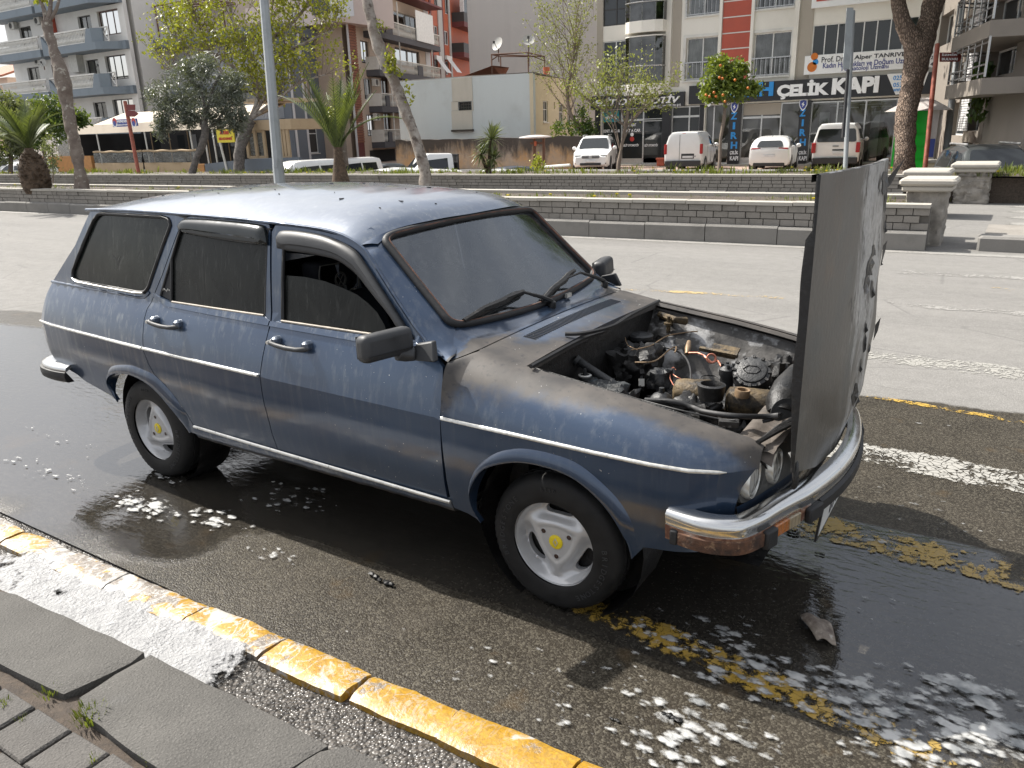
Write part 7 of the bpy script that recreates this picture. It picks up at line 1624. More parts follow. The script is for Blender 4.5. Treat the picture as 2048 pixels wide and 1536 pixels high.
# side windows
SW = [F2s.rect(*q) for q in ((596,92,606,112),(628,78,652,118),(671,87,688,126),(596,156,626,197),(644,164,659,199),(677,168,694,200),(594,243,639,307))]
zs2 = F2s.at(600,58)[1]
wallF(F2s,[(0,ZG),(us1,ZG),(us1,zs2),(0,zs2)],SW,M['grey_render'],b2,'side_wall',.2)
for i,q in enumerate(SW): win(F2s,q,b2,'white_frame',3 if i == 3 else 2,(.62,) if i == 6 else (),.07,.1,.7 if i != 6 else 0,i != 0)
FW = [F2.rect(*q) for q in ((292,92,314,124),(380,88,400,130),(420,84,440,130),(283,170,302,225),(360,165,385,205),(440,160,480,200),(530,160,560,200),(520,80,550,125))]
wallF(F2,[(ua,ZG),(ub,ZG),(ub,z2t),(ua,z2t)],FW,M['pale_render'],b2,'front_wall',.2,-1.2)
for i,q in enumerate(FW): win(F2,q,b2,'white_frame',2,(),.07,.12,.5 if i % 2 else 0,False,d=-1.2)
mb = MB();mb.prism([F2.P(ua,ZG,-1.5),F2.P(ub-.9,ZG,-1.5),F2s.P(us1,ZG,-.6),F2.P(ua,ZG,-us1)],(0,0,z2t-ZG));B(mb,'building_core',M['grey_render'],b2)
mb = MB();F2.box(mb,ub-.8,ub,ZG,z2t,-1.2,-.0);F2.box(mb,ua,ua+.12,ZG,z2t,-1.2,-.002);B(mb,'corner_pier',M['grey_render'],b2)
for k,z in enumerate(zf[1:3]):
 mb = MB();F2.box(mb,ua,ub-.82,z-.55,z-.02,-1.2,.35);B(mb,'balcony_slab',M['grey_render'],b2)
 mb = MB();n = int((ub-ua-1)/.16)
 for q in range(n): u = ua+.1+q*.16;F2.box(mb,u,u+.05,z,z+.95,.24,.29)
 B(mb,'railing_bars',M['pale_render'],b2,kind='stuff');mb = MB();F2.box(mb,ua,ub-.82,z+.95,z+1.02,.2,.32);F2.box(mb,ua-.02,ua+.05,z-.02,z+1.0,-1.2,.24);B(mb,'balcony_rail',M['pale_render'],b2)
mb = MB();mb.prism([F2.P(ua-.4,z2t-.1,.75),F2.P(ub+.45,z2t-.1,.75),F2s.P(us1,z2t-.1,.45),F2.P(ua-.4,z2t-.1,-us1)],(0,0,.6));B(mb,'roof_slab',M['grey_render'],b2)
pz = z2t+.75;mb = MB();F2.box(mb,F2.at(255,20)[0],ub+2.2,pz,pz+4.2,-9,-3.2);B(mb,'penthouse_wall',M['pink_render'],b2);
q = (F2.at(592,20)[0],pz+.2,F2.at(640,20)[0],pz+3.4);mb = MB();F2.box(mb,q[0],q[2],q[1],q[3],-3.19,-3.15);B(mb,'white_wall_panel',M['pale_render'],b2)
mb = MB();F2.box(mb,F2.at(557,20)[0],F2.at(592,20)[0],pz+.6,pz+2.4,-3.19,-3.1);B(mb,'penthouse_window',M['glass'],b2)
mb = MB();F2.box(mb,F2.at(500,20)[0],ub+.1,pz,pz+.95,.3,.42);B(mb,'terrace_parapet',M['pink_render'],b2)
e = empty('terrace_pergola',F2.P(F2.at(340,30)[0],pz),'thin dark red steel pergola on the roof terrace of the grey building','pergola');mb = MB();A4 = [F2.at(254,20)[0],F2.at(390,10)[0]];zp = F2.at(318,14)[1]
for u in (F2.at(317,30)[0],F2.at(385,30)[0]):
 for d in (.2,-2.8): mb.tube([F2.P(u,pz,d),F2.P(u,zp,d)],.05,5)
for d in (.4,-.3,-1.0,-1.7,-2.4,-3.0): mb.tube([F2.P(A4[0],zp,d),F2.P(A4[1]+1,zp,d)],.04,4)
for k in range(5): u = lerp(A4[0],A4[1]+1,k/4);mb.tube([F2.P(u,zp+.03,.5),F2.P(u,zp+.03,-3.1)],.04,4)
o = mb.build('pergola_pipes',M['maroon'],e);o.location = -e.location
dish(F2.P(F2.at(355,20)[0],F2.at(355,20)[1],.2),.47,(-.1,-1,.4),'large satellite dish under the steel pergola on the grey building',post=1.3);dish(F2.P(F2.at(386,25)[0],F2.at(386,25)[1],-.4),.42,(-.3,-1,.4),'satellite dish half hidden by leaves right of the large one',post=1.3);dish(F2.P(F2.at(592,28)[0],F2.at(592,28)[1],.2),.48,(.25,-1,.35),'satellite dish right of the tall grey lamp post on the terrace',post=1.2)
mb = MB();mb.tube([F2s.P(.12,ZG,.1),F2s.P(.12,z2t,.1)],.09,6);mb.tube([F2s.P(.5,ZG,.08),F2s.P(.5,zf[1],.08)],.06,6);B(mb,'downpipe',M['pale_render'],b2)
mb = MB();q = F2.rect(254,78,271,122,.5);mb.grid(lambda u,v: F2.P(lerp(q[0],q[2],u),lerp(q[1],q[3],v),.35+.08*math.sin(u*22)),14,3);st = B(mb,'striped_curtain',M['white_bal'],b2,smooth=60)
mb = MB()
for k in range(6): mb.grid(lambda u,v: F2.P(lerp(q[0],q[2],(k+.5*u+.1)/6),lerp(q[1],q[3],v),.36+.08*math.sin((k+.5*u+.1)/6*22)),3,3)
mb.build('curtain_stripes',M['signblue'],st)
rr = random.Random(9)
for px,py in ((268,121),(279,121),(290,120),(311,120),(276,202)):
 u,z = F2.at(px,py,.3);pt = empty('flower_pot',F2.P(u,z-.1,.3),{268: 'leftmost terracotta flower pot on the upper grey balcony rail beside the striped curtain',279: 'second terracotta flower pot from the striped curtain on the grey balcony rail',290: 'third terracotta flower pot from the striped curtain on the grey balcony rail',311: 'terracotta flower pot farthest right on the upper grey balcony rail',276: 'lone terracotta flower pot one floor below the striped curtain'}[px],'flower pot','potted plants on the grey building balcony');mb = MB();mb.lathe((0,0,0),(0,0,1),[(.10,0),(.16,.26),(.17,.3),(.13,.3)],10,capa=True);mb.build('pot',M['terracotta'],pt);mb = MB();tuft(mb,(0,0,.28),26,.4,.1,px);mb.build('plant',M['leaf_dark'],pt)
# tan rear block above the grey building
Ft = xpl(640,40,66);q = Ft.rect(590,-60,716,90);tb = empty('tan_render_building',Ft.P((q[0]+q[2])/2,ZG,-3),'plain beige apartment wall rising behind the grey building','building');mb = MB();Ft.box(mb,q[0],q[2],ZG,q[3]+3,-8,0);B(mb,'plain_wall',M['pink_render'],tb)
# ---- left white apartment building ----------------------------------------------------
F1 = xpl(150,150,62);u0,u1 = F1.at(32,160)[0],F1.at(262,110)[0];b1 = empty('white_apartment_building',F1.P((u0+u1)/2,ZG,-4),'white apartment building with blue grey curved balconies and a red drainpipe strip','building')
zfl = [F1.at(135,a)[1] for a in (265,184,107,30)];st_h = zfl[1]-zfl[0];zfl = [zfl[0]+st_h*k for k in range(5)];WN = []
ured = F1.at(122,110)[0]
for z in zfl:
 for x0,x1,a,b in ((48,72,.15,2.15),(98,112,.15,2.15),(168,194,.15,2.15),(208,250,.55,2.25)):
  if z+b < zfl[4]+2.5: WN.append((F1.at(x0,110)[0],z+a,F1.at(x1,110)[0],z+b))
H1 = zfl[4]+2.8
wallF(F1,[(u0,ZG),(u1,ZG),(u1,H1),(u0,H1)],WN,M['apt_white'],b1,dep=.3)
for i,q in enumerate(WN): win(F1,q,b1,'brown_frame' if i == 15 or i == 11 else 'dark_frame',3 if q[2]-q[0] > 2 else 2,(),.07,.2,.6,False)
mb = MB();F1.box(mb,u0,u1,ZG,H1,-11,-.7);B(mb,'building_core',M['apt_white'],b1)
mb = MB();F1.box(mb,ured-.14,ured+.14,zfl[0]+1,H1,.02,.5);B(mb,'red_strip',M['redpanel'],b1)
for k,z in enumerate(zfl):
 for a,b,right in ((F1.at(18,110)[0],ured-.2,0),(ured+.2,F1.at(232,110)[0],1)):
  if k == 0 and not right: continue
  e = empty('balcony');e.parent = b1;e.location = -b1.location;D = 1.5;mb = MB()
  F1.box(mb,a,b,z-.55,z-.02,.0,D);
  if right: mb.prism([F1.P(b,z-.55,0),F1.P(b+1.6,z-.55,0),F1.P(b+1.3,z-.55,.5),F1.P(b+.4,z-.55,1.3),F1.P(b,z-.55,D)],(0,0,.53));mb.prism([F1.P(b-1.3,z-.02,D-.2),F1.P(b-.2,z-.02,D-.2),F1.P(b-.2,z+.9,D-.2),F1.P(b-.9,z+.9,D-.2)],F1.N*.2);mb.prism([F1.P(b-.2,z-.02,D-.05),F1.P(b+.45,z-.02,1.0),F1.P(b+.45,z+.9,1.0),F1.P(b-.2,z+.9,D-.05)],F1.N*.12);mb.prism([F1.P(a,z-.02,D-.2),F1.P(a+1.0,z-.02,D-.2),F1.P(a+.4,z+.5,D-.2),F1.P(a,z+.85,D-.2)],F1.N*.2)
  else: mb.prism([F1.P(a,z-.02,D-.2),F1.P(a+.9,z-.02,D-.2),F1.P(a+.3,z+.4,D-.2),F1.P(a,z+.8,D-.2)],F1.N*.2)
  mb.build('balcony_slab',M['blue_slab'],e);mb = MB();n = int((b-a-(1.6 if right else .9))/.2)
  for q in range(n): u = a+.8+q*.2;mb.lathe(F1.P(u,z,D-.1),(0,0,1),[(.025,0),(.07,.28),(.03,.55),(.06,.78),(.03,.88)],6)
  tag(mb.build('balusters',M['white_bal'],e),kind='stuff');mb = MB();F1.box(mb,a,b-(.9 if right else 0),z+.88,z+.98,D-.16,D-.04);F1.box(mb,a+.5,b-(1.2 if right else 0),z,z+.06,D-.14,D-.05);F1.box(mb,a,a+.1,z+.88,z+.98,0,D-.04);mb.build('balcony_rail',M['white_bal'],e)
 # lattice panel and blue band on the right
 a,b = F1.at(218,110)[0],F1.at(232,110)[0]
 mb = MB();F1.box(mb,F1.at(233,110)[0],u1,z-.55,z+.02,.0,.28);B(mb,'blue_band',M['blue_slab'],b1)
 mb = MB();a += .9;b += .9
 for p0,p1 in (((a,z),(a,z+.95)),((b,z),(b,z+.95)),((a,z),(b,z)),((a,z+.95),(b,z+.95)),((a,z),(b,z+.95)),((b,z),(a,z+.95))): mb.tube([F1.P(*p0,.9),F1.P(*p1,.9)],.05,4)
 B(mb,'lattice_panel',M['white_bal'],b1)
for px,py in ((27,52),(78,42),(78,122)): u,z = F1.at(px,py,.3);ac(F1,u,z,.35,b1)
u,z = F1.at(148,115,.4);mb = MB();F1.box(mb,u-.55,u+.55,z-1.1,z+.9,.05,.55);B(mb,'wall_cabinet',M['ac'],b1)
dish(F1.P(F1.at(134,128)[0],F1.at(134,128)[1],1.9),.30,(.6,-1,.3),None,b1,.5)
# low building far left
Fl = xpl(10,180,80);q = Fl.rect(-60,157,42,290);lb = empty('low_house',Fl.P((q[0]+q[2])/2,ZG,-3),'low tan house with terracotta roof edge left of the white apartment building','building');mb = MB();Fl.box(mb,q[0],q[2],ZG,q[3],-8,0);B(mb,'wall',M['tan_render'],lb);mb = MB();mb.prism([Fl.P(q[0]-.4,q[3],.6),Fl.P(q[2]+.4,q[3],.6),Fl.P(q[2]+.4,q[3]+1.6,-4),Fl.P(q[0]-.4,q[3]+1.6,-4)],(0,0,.2));B(mb,'roof',M['roof_tile'],lb)
# ---- rightmost apartment building -----------------------------------------------------
F8 = spl(1866,250,33.6,105);F8.U = -F8.U;b8 = empty('taupe_apartment_building',F8.P(6,ZG,-3),'shaded taupe apartment building with steel railed balconies at the right edge','building')
U = lambda px,py=150: F8.at(px,py)[0]
WR = [F8.rect(*q) for q in ((1884,28,1900,88),(1922,35,1945,105),(1912,118,1934,182),(1902,200,1925,272),(1962,8,1976,80),(1956,100,1970,140),(1940,196,1956,262),(1967,246,1972,280),(1895,285,1913,330),(1926,285,1950,335),(1990,-10,2040,45),(1978,96,2025,150))]
H8 = F8.at(1960,-90)[1];wallF(F8,[(U(1868),ZG),(U(2075),ZG),(U(2075),H8),(U(1868),H8)],WR,M['taupe_shaded'],b8,dep=.5)
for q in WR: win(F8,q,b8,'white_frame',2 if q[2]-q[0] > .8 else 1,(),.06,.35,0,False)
mb = MB();F8.box(mb,U(1868),U(2075),ZG,H8,-9,-1.0);B(mb,'building_core',M['taupe_shaded'],b8)
mb = MB();n = 70
for k in range(n): z = lerp(F8.at(1940,262)[1],H8,k/n);F8.box(mb,U(1934),U(1952),z,z+(H8-F8.at(1940,262)[1])/n*.8,.01,.06)
B(mb,'tile_courses',M['pale_render'],b8,kind='stuff')
for a,b,ys_ in ((1976,2075,((66,0),(163,0))),(1924,1934,((100,1),(178,1))),):
 for y_,sm in ys_:
  z = F8.at((a+b)/2 if sm else 2010,y_-2 if not sm else y_)[1];ua_,ub_ = U(a),U(b);D = 1.3 if not sm else .12;mb = MB();mb.prism([F8.P(ua_,z-.45,0),F8.P(ua_,z-.45,D*.5),F8.P(ua_+.6,z-.45,D),F8.P(ub_,z-.45,D),F8.P(ub_,z-.45,0)],(0,0,.42));B(mb,'balcony_slab',M['taupe_shaded'],b8);mb = MB();pts = [(ua_,0),(ua_,D*.5),(ua_+.6,D-.05),(ub_,D-.05)]
  for h_ in (.1,.32,.88,1.0): mb.tube([F8.P(u,z+h_,d) for u,d in pts],.025 if h_ < 1 else .035,5)
  n = 6
  for k in range(n+1): u = lerp(ua_+.6,ub_,k/n);mb.tube([F8.P(u,z,D-.05),F8.P(u,z+1.0,D-.05)],.018 if k % 3 else .03,4)
  B(mb,'steel_railing',M['chromerail'],b8)
mb = MB();u,z = F8.at(1962,150,.5)
for k in range(260): a = rr.uniform(0,6.28);p = F8.P(u+rr.uniform(-.25,.25),z-rr.random()**1.5*1.7+.4,.2+rr.uniform(0,.5));mb.add([p,p+Vector((math.cos(a)*.12,math.sin(a)*.12,-.05)),p+Vector((0,0,-.2))],[(0,1,2)])
B(mb,'hanging_plant',M['leaf_dark'],b8,recalc=False)
for x0,x1,y0,y1 in ((1988,2046,170,345),): q = F8.rect(x0,y0,x1,y1);mb = MB();F8.box(mb,q[0],q[2],ZG,q[3],.005,.12);B(mb,'blank_wall_panel',M['taupe_shaded'],b8)
# filler mass behind everything at the right and far left so no gaps show the horizon
for i,(x0,x1,Z,y0,mt,lab) in enumerate(((1850,2200,62,-120,'pale_render','pale building far behind the shaded taupe building'),(715,960,90,30,'pale_render','pale tall building far behind the brown clad building'))):
 Fx = xpl((x0+x1)/2,150,Z);q = Fx.rect(x0,y0,x1,300);e = empty('distant_building',Fx.P((q[0]+q[2])/2,ZG,-3),lab,'building');mb = MB();Fx.box(mb,q[0],q[2],ZG,q[3],-6,0);B(mb,'wall',M[mt],e)
 for k in range(5):
  for j in range(4):
   w0 = lerp(q[0],q[2],(k+.3)/5);z0 = lerp(1,q[3]-2,j/4);mb = MB();Fx.box(mb,w0,w0+1.4,z0+1,z0+2.5,.0,.05);wf = B(mb,'window',M['white_frame'],e);mb = MB();Fx.box(mb,w0+.1,w0+1.3,z0+1.1,z0+2.4,.045,.06);mb.build('pane',M['glass'],wf)
# ---- street cafe in front of the grey building -----------------------------------------
Fc = xpl(380,300,44);cf = empty('cafe_terrace',Fc.P(Fc.at(380,300)[0],ZG,-3),'street cafe under a long beige awning with rolled canvas sides','cafe');c0,c1 = Fc.at(150,300)[0],Fc.at(470,300)[0];za = Fc.at(300,263)[1];zb_ = Fc.at(300,244)[1]
mb = MB();mb.prism([Fc.P(c0,za,0),Fc.P(c1,za,0),Fc.P(c1+.5,zb_+.7,-3.5),Fc.P(c0+.5,zb_+.7,-3.5)],(0,0,.08));mb.prism([Fc.P(c0,za-.0,.02),Fc.P(c1,za,.02),Fc.P(c1,zb_,-.2),Fc.P(c0,zb_,-.2)],Fc.N*.06);B(mb,'awning',M['awning'],cf)
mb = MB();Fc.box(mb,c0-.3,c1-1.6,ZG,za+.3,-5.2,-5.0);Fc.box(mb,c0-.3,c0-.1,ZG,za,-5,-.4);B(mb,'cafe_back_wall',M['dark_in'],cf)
mb = MB();Fc.box(mb,c0,c1+3,ZG-.2,ZG+.12,-5,.3);B(mb,'cafe_floor',M['coping'],cf)
for px in (200,268,296,387,415,432):
 u = Fc.at(px,290)[0];mb = MB();mb.tube([Fc.P(u,ZG,.05),Fc.P(u-.15,za,.0)],.045,6);B(mb,'awning_post',M['white_bal'],cf)
zc0,zc1 = Fc.at(300,325)[1],Fc.at(300,302)[1]
for a,b in ((193,288),(292,400)):
 q = (Fc.at(a,320)[0],Fc.at(b,320)[0]);mb = MB();mb.grid(lambda u,v: Fc.P(lerp(*q,u),lerp(ZG+.05,zc0,v),.1+.06*math.sin(u*14+v*2)),40,6);B(mb,'canvas_skirt',M['canvas'],cf,smooth=60)
 mb = MB();mb.grid(lambda u,v: Fc.P(lerp(*q,u),lerp(zc0,zc1,v),.1+.05*math.sin(u*14+v*3)),40,6);B(mb,'clear_sheet',M['pvc'],cf,smooth=60);mb = MB();mb.tube([Fc.P(lerp(*q,k/20),zc1+.02*math.sin(k),.1+.05*math.sin(k/20*14+3)) for k in range(21)],.06,6);B(mb,'rolled_hem',M['canvas'],cf,smooth=60)
for px,yy,s_ in ((165,290,1),(232,296,1)): u,z = Fc.at(px,yy,-4.8);mb = MB();Fc.box(mb,u-.9,u+.9,z-.6,z+.6,-4.95,-4.85);B(mb,'wall_poster',M['white_sign'],cf);mb = MB();Fc.box(mb,u-.2,u+.5,z-.5,z+.3,-4.84,-4.8);B(mb,'poster_red_patch',M['red_letter'],cf)
for k in range(7): u = lerp(c0+3,c1-1,k/6);mb = MB();Fc.box(mb,u-.35,u+.35,ZG+.1,za-.2,-3.9-(k % 2)*.5,-3.85-(k % 2)*.5);B(mb,'inner_glazing',M['glass'],cf);mb = MB();mb.tube([Fc.P(u-.4,ZG,-3.8),Fc.P(u-.4,za,-3.8)],.04,4);B(mb,'inner_post',M['canvas'],cf)
q = Fc.rect(85,312,190,345,-.4);mb = MB();Fc.box(mb,q[0],q[2],ZG,Fc.at(150,312,-.4)[1],-.5,-.3);B(mb,'orange_low_wall',M['orange_paint'],cf)
q = Fc.rect(107,262,140,315,-.35);mb = MB();Fc.box(mb,q[0],q[2],q[1],q[3],-.42,-.38);B(mb,'grey_awning_sheet',M['pvc'],cf)
# tan canvas booth at right
for a,b in ((490,535),(560,582)):
 q = Fc.rect(a,246,b,328,.1);mb = MB();Fc.box(mb,q[0],q[2],Fc.at(a,266,.1)[1],q[3],.05,.12);Fc.box(mb,q[0],q[2],q[1],Fc.at(a,312,.1)[1],.05,.15)
 for u in (q[0],(q[0]+q[2])/2,q[2]): Fc.box(mb,u-.09,u+.09,q[1]+.3,q[3],.06,.16)
 B(mb,'canvas_frame',M['canvas'],cf);mb = MB();Fc.box(mb,q[0],q[2],q[1],q[3],.0,.03);B(mb,'clear_sheet',M['pvc'],cf)
q = Fc.rect(470,240,586,262,.1);mb = MB();Fc.box(mb,q[0],q[2],q[3]-.5,q[3],-3,.2);B(mb,'canvas_roof',M['canvas'],cf)
q = Fc.rect(408,322,600,346,.6);mb = MB();zt_ = Fc.at(420,328,.6)[1];mb.prism([Fc.P(q[0],ZG-.2,.6),Fc.P(q[2],ZG-.2,.6),Fc.P(q[2],zt_+.30,.6),Fc.P(lerp(q[0],q[2],.5),zt_+.25,.6),Fc.P(q[0],zt_,.6)],-Fc.N*.2);lw_ = B(mb,'low_grey_wall',M['grey_render'],cf);mb = MB();Fc.box(mb,q[0]-.6,q[0]-.05,ZG-.2,zt_,.4,.62);B(mb,'orange_pier',M['orange_paint'],cf)
sb = empty('blue_cafe_sign',Fc.P(Fc.at(248,245)[0],Fc.at(248,245)[1],.5),'blue horizontal cafe sign with white lettering on the awning edge','sign');r = Fc.rect(223,238,274,253,.5);mb = MB();Fc.box(mb,r[0],r[2],r[1],r[3],.4,.48);B(mb,'board',M['signblue'],sb)
def stext(F,t_,x0,y0,x1,y1,mt,root,d):
 q = F.rect(x0,y0,x1,y1,d);return text(t_,.3,M[mt],root,F.P((q[0]+q[2])/2,(q[1]+q[3])/2,d)-root.location,F.U,(0,0,1),width=q[2]-q[0],height=q[3]-q[1],extrude=.006,offset=.01)
stext(Fc,'MENDERES',234,240,259,245,'white_letter',sb,.49);stext(Fc,'KIRAATHANESİ',234,247,262,251,'white_letter',sb,.49)
for px in (229,267):
 for rr_,m__,dd in ((.27,'white_letter',.482),(.2,'red_letter',.488),(.15,'signblue',.494)): u,z = Fc.at(px,245-(2 if m__ == 'red_letter' else 0)+(2 if m__ == 'signblue' else 0),dd);mb = MB();mb.lathe(Fc.P(u,z,dd-.004),Fc.N,[(rr_,0),(rr_,.004),(.001,.004)],16);B(mb,'round_logo',M[m__],sb)
sy = empty('yellow_cafe_sign',Fc.P(Fc.at(450,271)[0],Fc.at(450,271)[1],.7),'square yellow cafe sign with red lettering on a white pole','sign');r = Fc.rect(431,258,469,285,.7);mb = MB();Fc.box(mb,r[0],r[2],r[1],r[3],.62,.68);B(mb,'board',M['signyellow'],sy);stext(Fc,'MENDERES',440,262,458,269,'red_letter',sy,.69);stext(Fc,'KIRAATHANESİ',437,273,464,280,'red_letter',sy,.69);mb = MB();mb.tube([Fc.P(r[0]+.15,r[1],.65),Fc.P(r[0]+.5,ZG,.65)],.06,6);B(mb,'pole',M['white_bal'],sy)
mb = MB();Fc.box(mb,c1-.5,c1+3,zb_+.75,zb_+.9,-3.5,-.3);B(mb,'flat_canopy',M['awning'],cf)
# ------------------------------------------------------------------ parked vehicles
def vehicle(nm,loc,hd,label,cat,st,side=(),front=None,back=None,paint='vwhite',wb=(0,2.6),wr=.32,W_=.88,group='parked vehicles',det=(),det2=(),black=None):
 """st: stations (x, zlow, zbelt, ztop, wscale) rear to front"""
 e = empty(nm,loc,label,cat,group,math.radians(hd))
 xs_ = [a[0] for a in st]
 def sec(x):
  g = lambda i: itp(x,xs_,[a[i] for a in st]);zl,zb,zt,k = g(1),g(2),g(3),g(4);w_ = W_*k;h = max(0,zt-zb);tw = w_-.20*min(1,h/.5)-.02
  return [(0,zl),(w_*.88,zl),(w_*.985,zl+.10),(w_,(zl+zb)*.52),(w_*.975,zb),(lerp(w_*.975,tw,.75),lerp(zb,zt,.78)),(tw*.9,zt-.015),(tw*.55,zt+.012),(0,zt+.02)]
 def wy(x,z):
  P = sec(x)[1:7]
  for a,b in zip(P,P[1:]):
   if a[1] <= z <= b[1]: return lerp(a[0],b[0],(z-a[1])/max(1e-6,b[1]-a[1]))
  return P[-1][0]
 fx = []
 for a,b in zip(xs_,xs_[1:]): n = max(1,int((b-a)/.12));fx += [lerp(a,b,k/n) for k in range(n)]
 fx.append(xs_[-1]);mb = MB();K = 17
 for x in fx:
  S = sec(x);R_ = [(y,z) for y,z in S]+[(-y,z) for y,z in S[::-1][1:-1]];K = len(R_)
  mb.v += [(x,y,z) for y,z in R_]
 for i in range(len(fx)-1):
  for j in range(K): mb.f.append((i*K+j,i*K+(j+1) % K,(i+1)*K+(j+1) % K,(i+1)*K+j));mb.m.append(0)
 mb.f += [tuple(range(K)),tuple((len(fx)-1)*K+j for j in range(K))];mb.m += [0,0]
 bd = mb.build('body',M[paint],e,smooth=32)
 for s in (-1,1):
  for P in side: panel(P,lambda x,z: (x,s*(wy(x,z)+.006),z),h=.2,inward=(0,-s,0),thick=.01).build('side_window',M['vglass'],bd)
  for wx in wb:
   mb = MB();mb.lathe((wx,s*(W_-.30),wr),(0,s,0),[(wr+.055,0),(wr+.055,.305)],20,capb=True);mb.build('wheel_arch',M['vblack'],bd)
   w_ = empty('wheel');w_.parent = e;w_.location = (wx,s*(W_-.10),wr);mb = MB();mb.lathe((0,0,0),(0,s,0),[(wr*.6,-.1),(wr*.95,-.10),(wr,-.06),(wr,.06),(wr*.95,.10),(wr*.64,.115)],20);mb.build('tyre',M['tyre'],w_,smooth=40)
   mb = MB();mb.lathe((0,0,0),(0,s,0),[(wr*.65,.10),(wr*.62,.118),(wr*.58,.09),(.001,.075)],20)
   for k in range(5): a = k*1.2566;mb.obox((math.cos(a)*wr*.33,s*.10,math.sin(a)*wr*.33),(math.cos(a)*wr*.28,0,math.sin(a)*wr*.28),(-math.sin(a)*.035,0,math.cos(a)*.035),(0,.018,0))
   mb.build('rim',M['valloy'],w_)
  mx_ = front[4] if front else 1.9;mz = front[5] if front else 1.0;mb = MB();mb.blob((mx_,s*(W_+.09),mz),.12,10,8,.05,(.7,.9,.75));mb.tube([(mx_,s*(W_-.06),mz-.03),(mx_,s*(W_+.05),mz-.02)],.03,6);mb.build('door_mirror',M[paint],e,smooth=50)
  if len(st) > 3: mb = MB();[mb.obox((x,s*(wy(x,.7)+.001),.72),(.005,0,0),(0,.003,0),(0,0,.36)) for x in (wb[0]+.42,wb[0]+1.35)];mb.build('door_seam',M['vblack'],bd)
 def quad(nm_,x0,z0,w0,x1,z1,w1,o,mt,t=.02):
  d = Vector((o,0,0));P = [Vector((x0,-w0,z0)),Vector((x0,w0,z0)),Vector((x1,w1,z1)),Vector((x1,-w1,z1))];P = [Vector((p.x,p.y,p.z)) for p in P]
  R_ = rnd([(-w0,z0),(w0,z0),(w1,z1),(-w1,z1)],.09,3);mb = MB();Q = [Vector((lerp(x0,x1,(z-z0)/(z1-z0)),y,z))+d for y,z in R_];mb.prism(Q,-d.normalized()*t);mb.build(nm_,M[mt],bd)
 if front: quad('windshield',*front[0],.012,'vglass')
 if back: quad('rear_window',*back,-.012,'vglass')
 for nm_,a,b,mt in det: mb = MB();mb.bbox(a,b,.02);mb.build(nm_,M[mt],e)
 for nm_,a,b,mt in det2:
  for s in (1,-1): mb = MB();mb.bbox((a[0],min(s*a[1],s*b[1]),a[2]),(b[0],max(s*a[1],s*b[1]),b[2]),.02);mb.build(nm_,M[mt],e)
 return e
def atd(px,py,z0): return G(px,py,z0)
VZ = -.235
# white hatchback, rear view
hatch = dict(st=[(-.72,.42,.88,.90,.84),(-.66,.26,.95,1.02,.96),(-.45,.22,.96,1.22,1),(-.15,.20,.96,1.40,1),(.7,.18,.95,1.46,1),(1.3,.18,.94,1.42,1),(2.05,.18,.93,.98,1),(2.9,.2,.86,.88,.97),(3.28,.3,.7,.72,.82)],side=[[(-.25,1.0),(.75,.99),(.78,1.36),(.1,1.35)],[(.83,.99),(1.85,.98),(1.35,1.30),(.83,1.36)]],wb=(0,2.58),wr=.31)
vehicle('white_hatchback',atd(1540,341,VZ),98,'white hatchback parked tail first between the two white vans','car',front=((2.07,.985,.68,1.385,1.39,.55),0,0,0,1.75,1.02),back=(-.688,1.02,.56,-.40,1.285,.46),det=[('number_plate',(-.735,-.26,.60),(-.70,.26,.72),'plate'),('lower_bumper',(-.72,-.66,.22),(-.60,.66,.36),'vblack'),('tail_emblem',(-.70,-.04,.86),(-.675,.04,.94),'valloy'),('roof_aerial',(.1,-.01,1.44),(.14,.01,1.50),'vblack')],det2=[('tail_lamp',(-.70,.36,.88),(-.56,.78,.99),'red_lens'),('reflector',(-.71,.5,.43),(-.68,.72,.46),'red_lens')],**hatch)
van = lambda L_,H,n: [(-.82,.40,H*.62,H-.16,.93),(-.78,.28,H*.62,H-.05,.98),(-.5,.25,H*.62,H,1),(n,.22,H*.60,H,1),(n+.45,.22,H*.58,H-.06,1),(n+1.15,.22,H*.55,H*.60,1),(L_-.25,.24,H*.48,H*.5,.95),(L_,.35,H*.40,H*.42,.85)]
vehicle('white_panel_van',atd(1372,342,VZ),99,'small white panel van with blank rear doors parked left of the orange tree','van',van(3.3,1.74,1.5),[[(1.35,1.12),(2.35,1.02),(1.75,1.50),(1.35,1.54)]],front=((2.66,1.05,.70,2.03,1.62,.6),0,0,0,2.2,1.12),wb=(0,2.49),wr=.31,W_=.87,
 det=[('rear_bumper',(-.93,-.80,.24),(-.74,.80,.50),'vblack'),('number_plate',(-.835,-.46,.60),(-.80,.04,.72),'plate'),('plate_recess',(-.832,-.50,.58),(-.812,.08,.80),'vblack'),('door_seam',(-.835,.16,.5),(-.80,.175,1.62),'vblack'),('brake_lamp',(-.80,-.1,1.64),(-.74,.08,1.69),'red_lens'),('oval_badge',(-.835,-.58,.66),(-.81,-.46,.71),'valloy')],det2=[('tail_lamp',(-.84,.74,.78),(-.70,.87,1.22),'red_lens')])
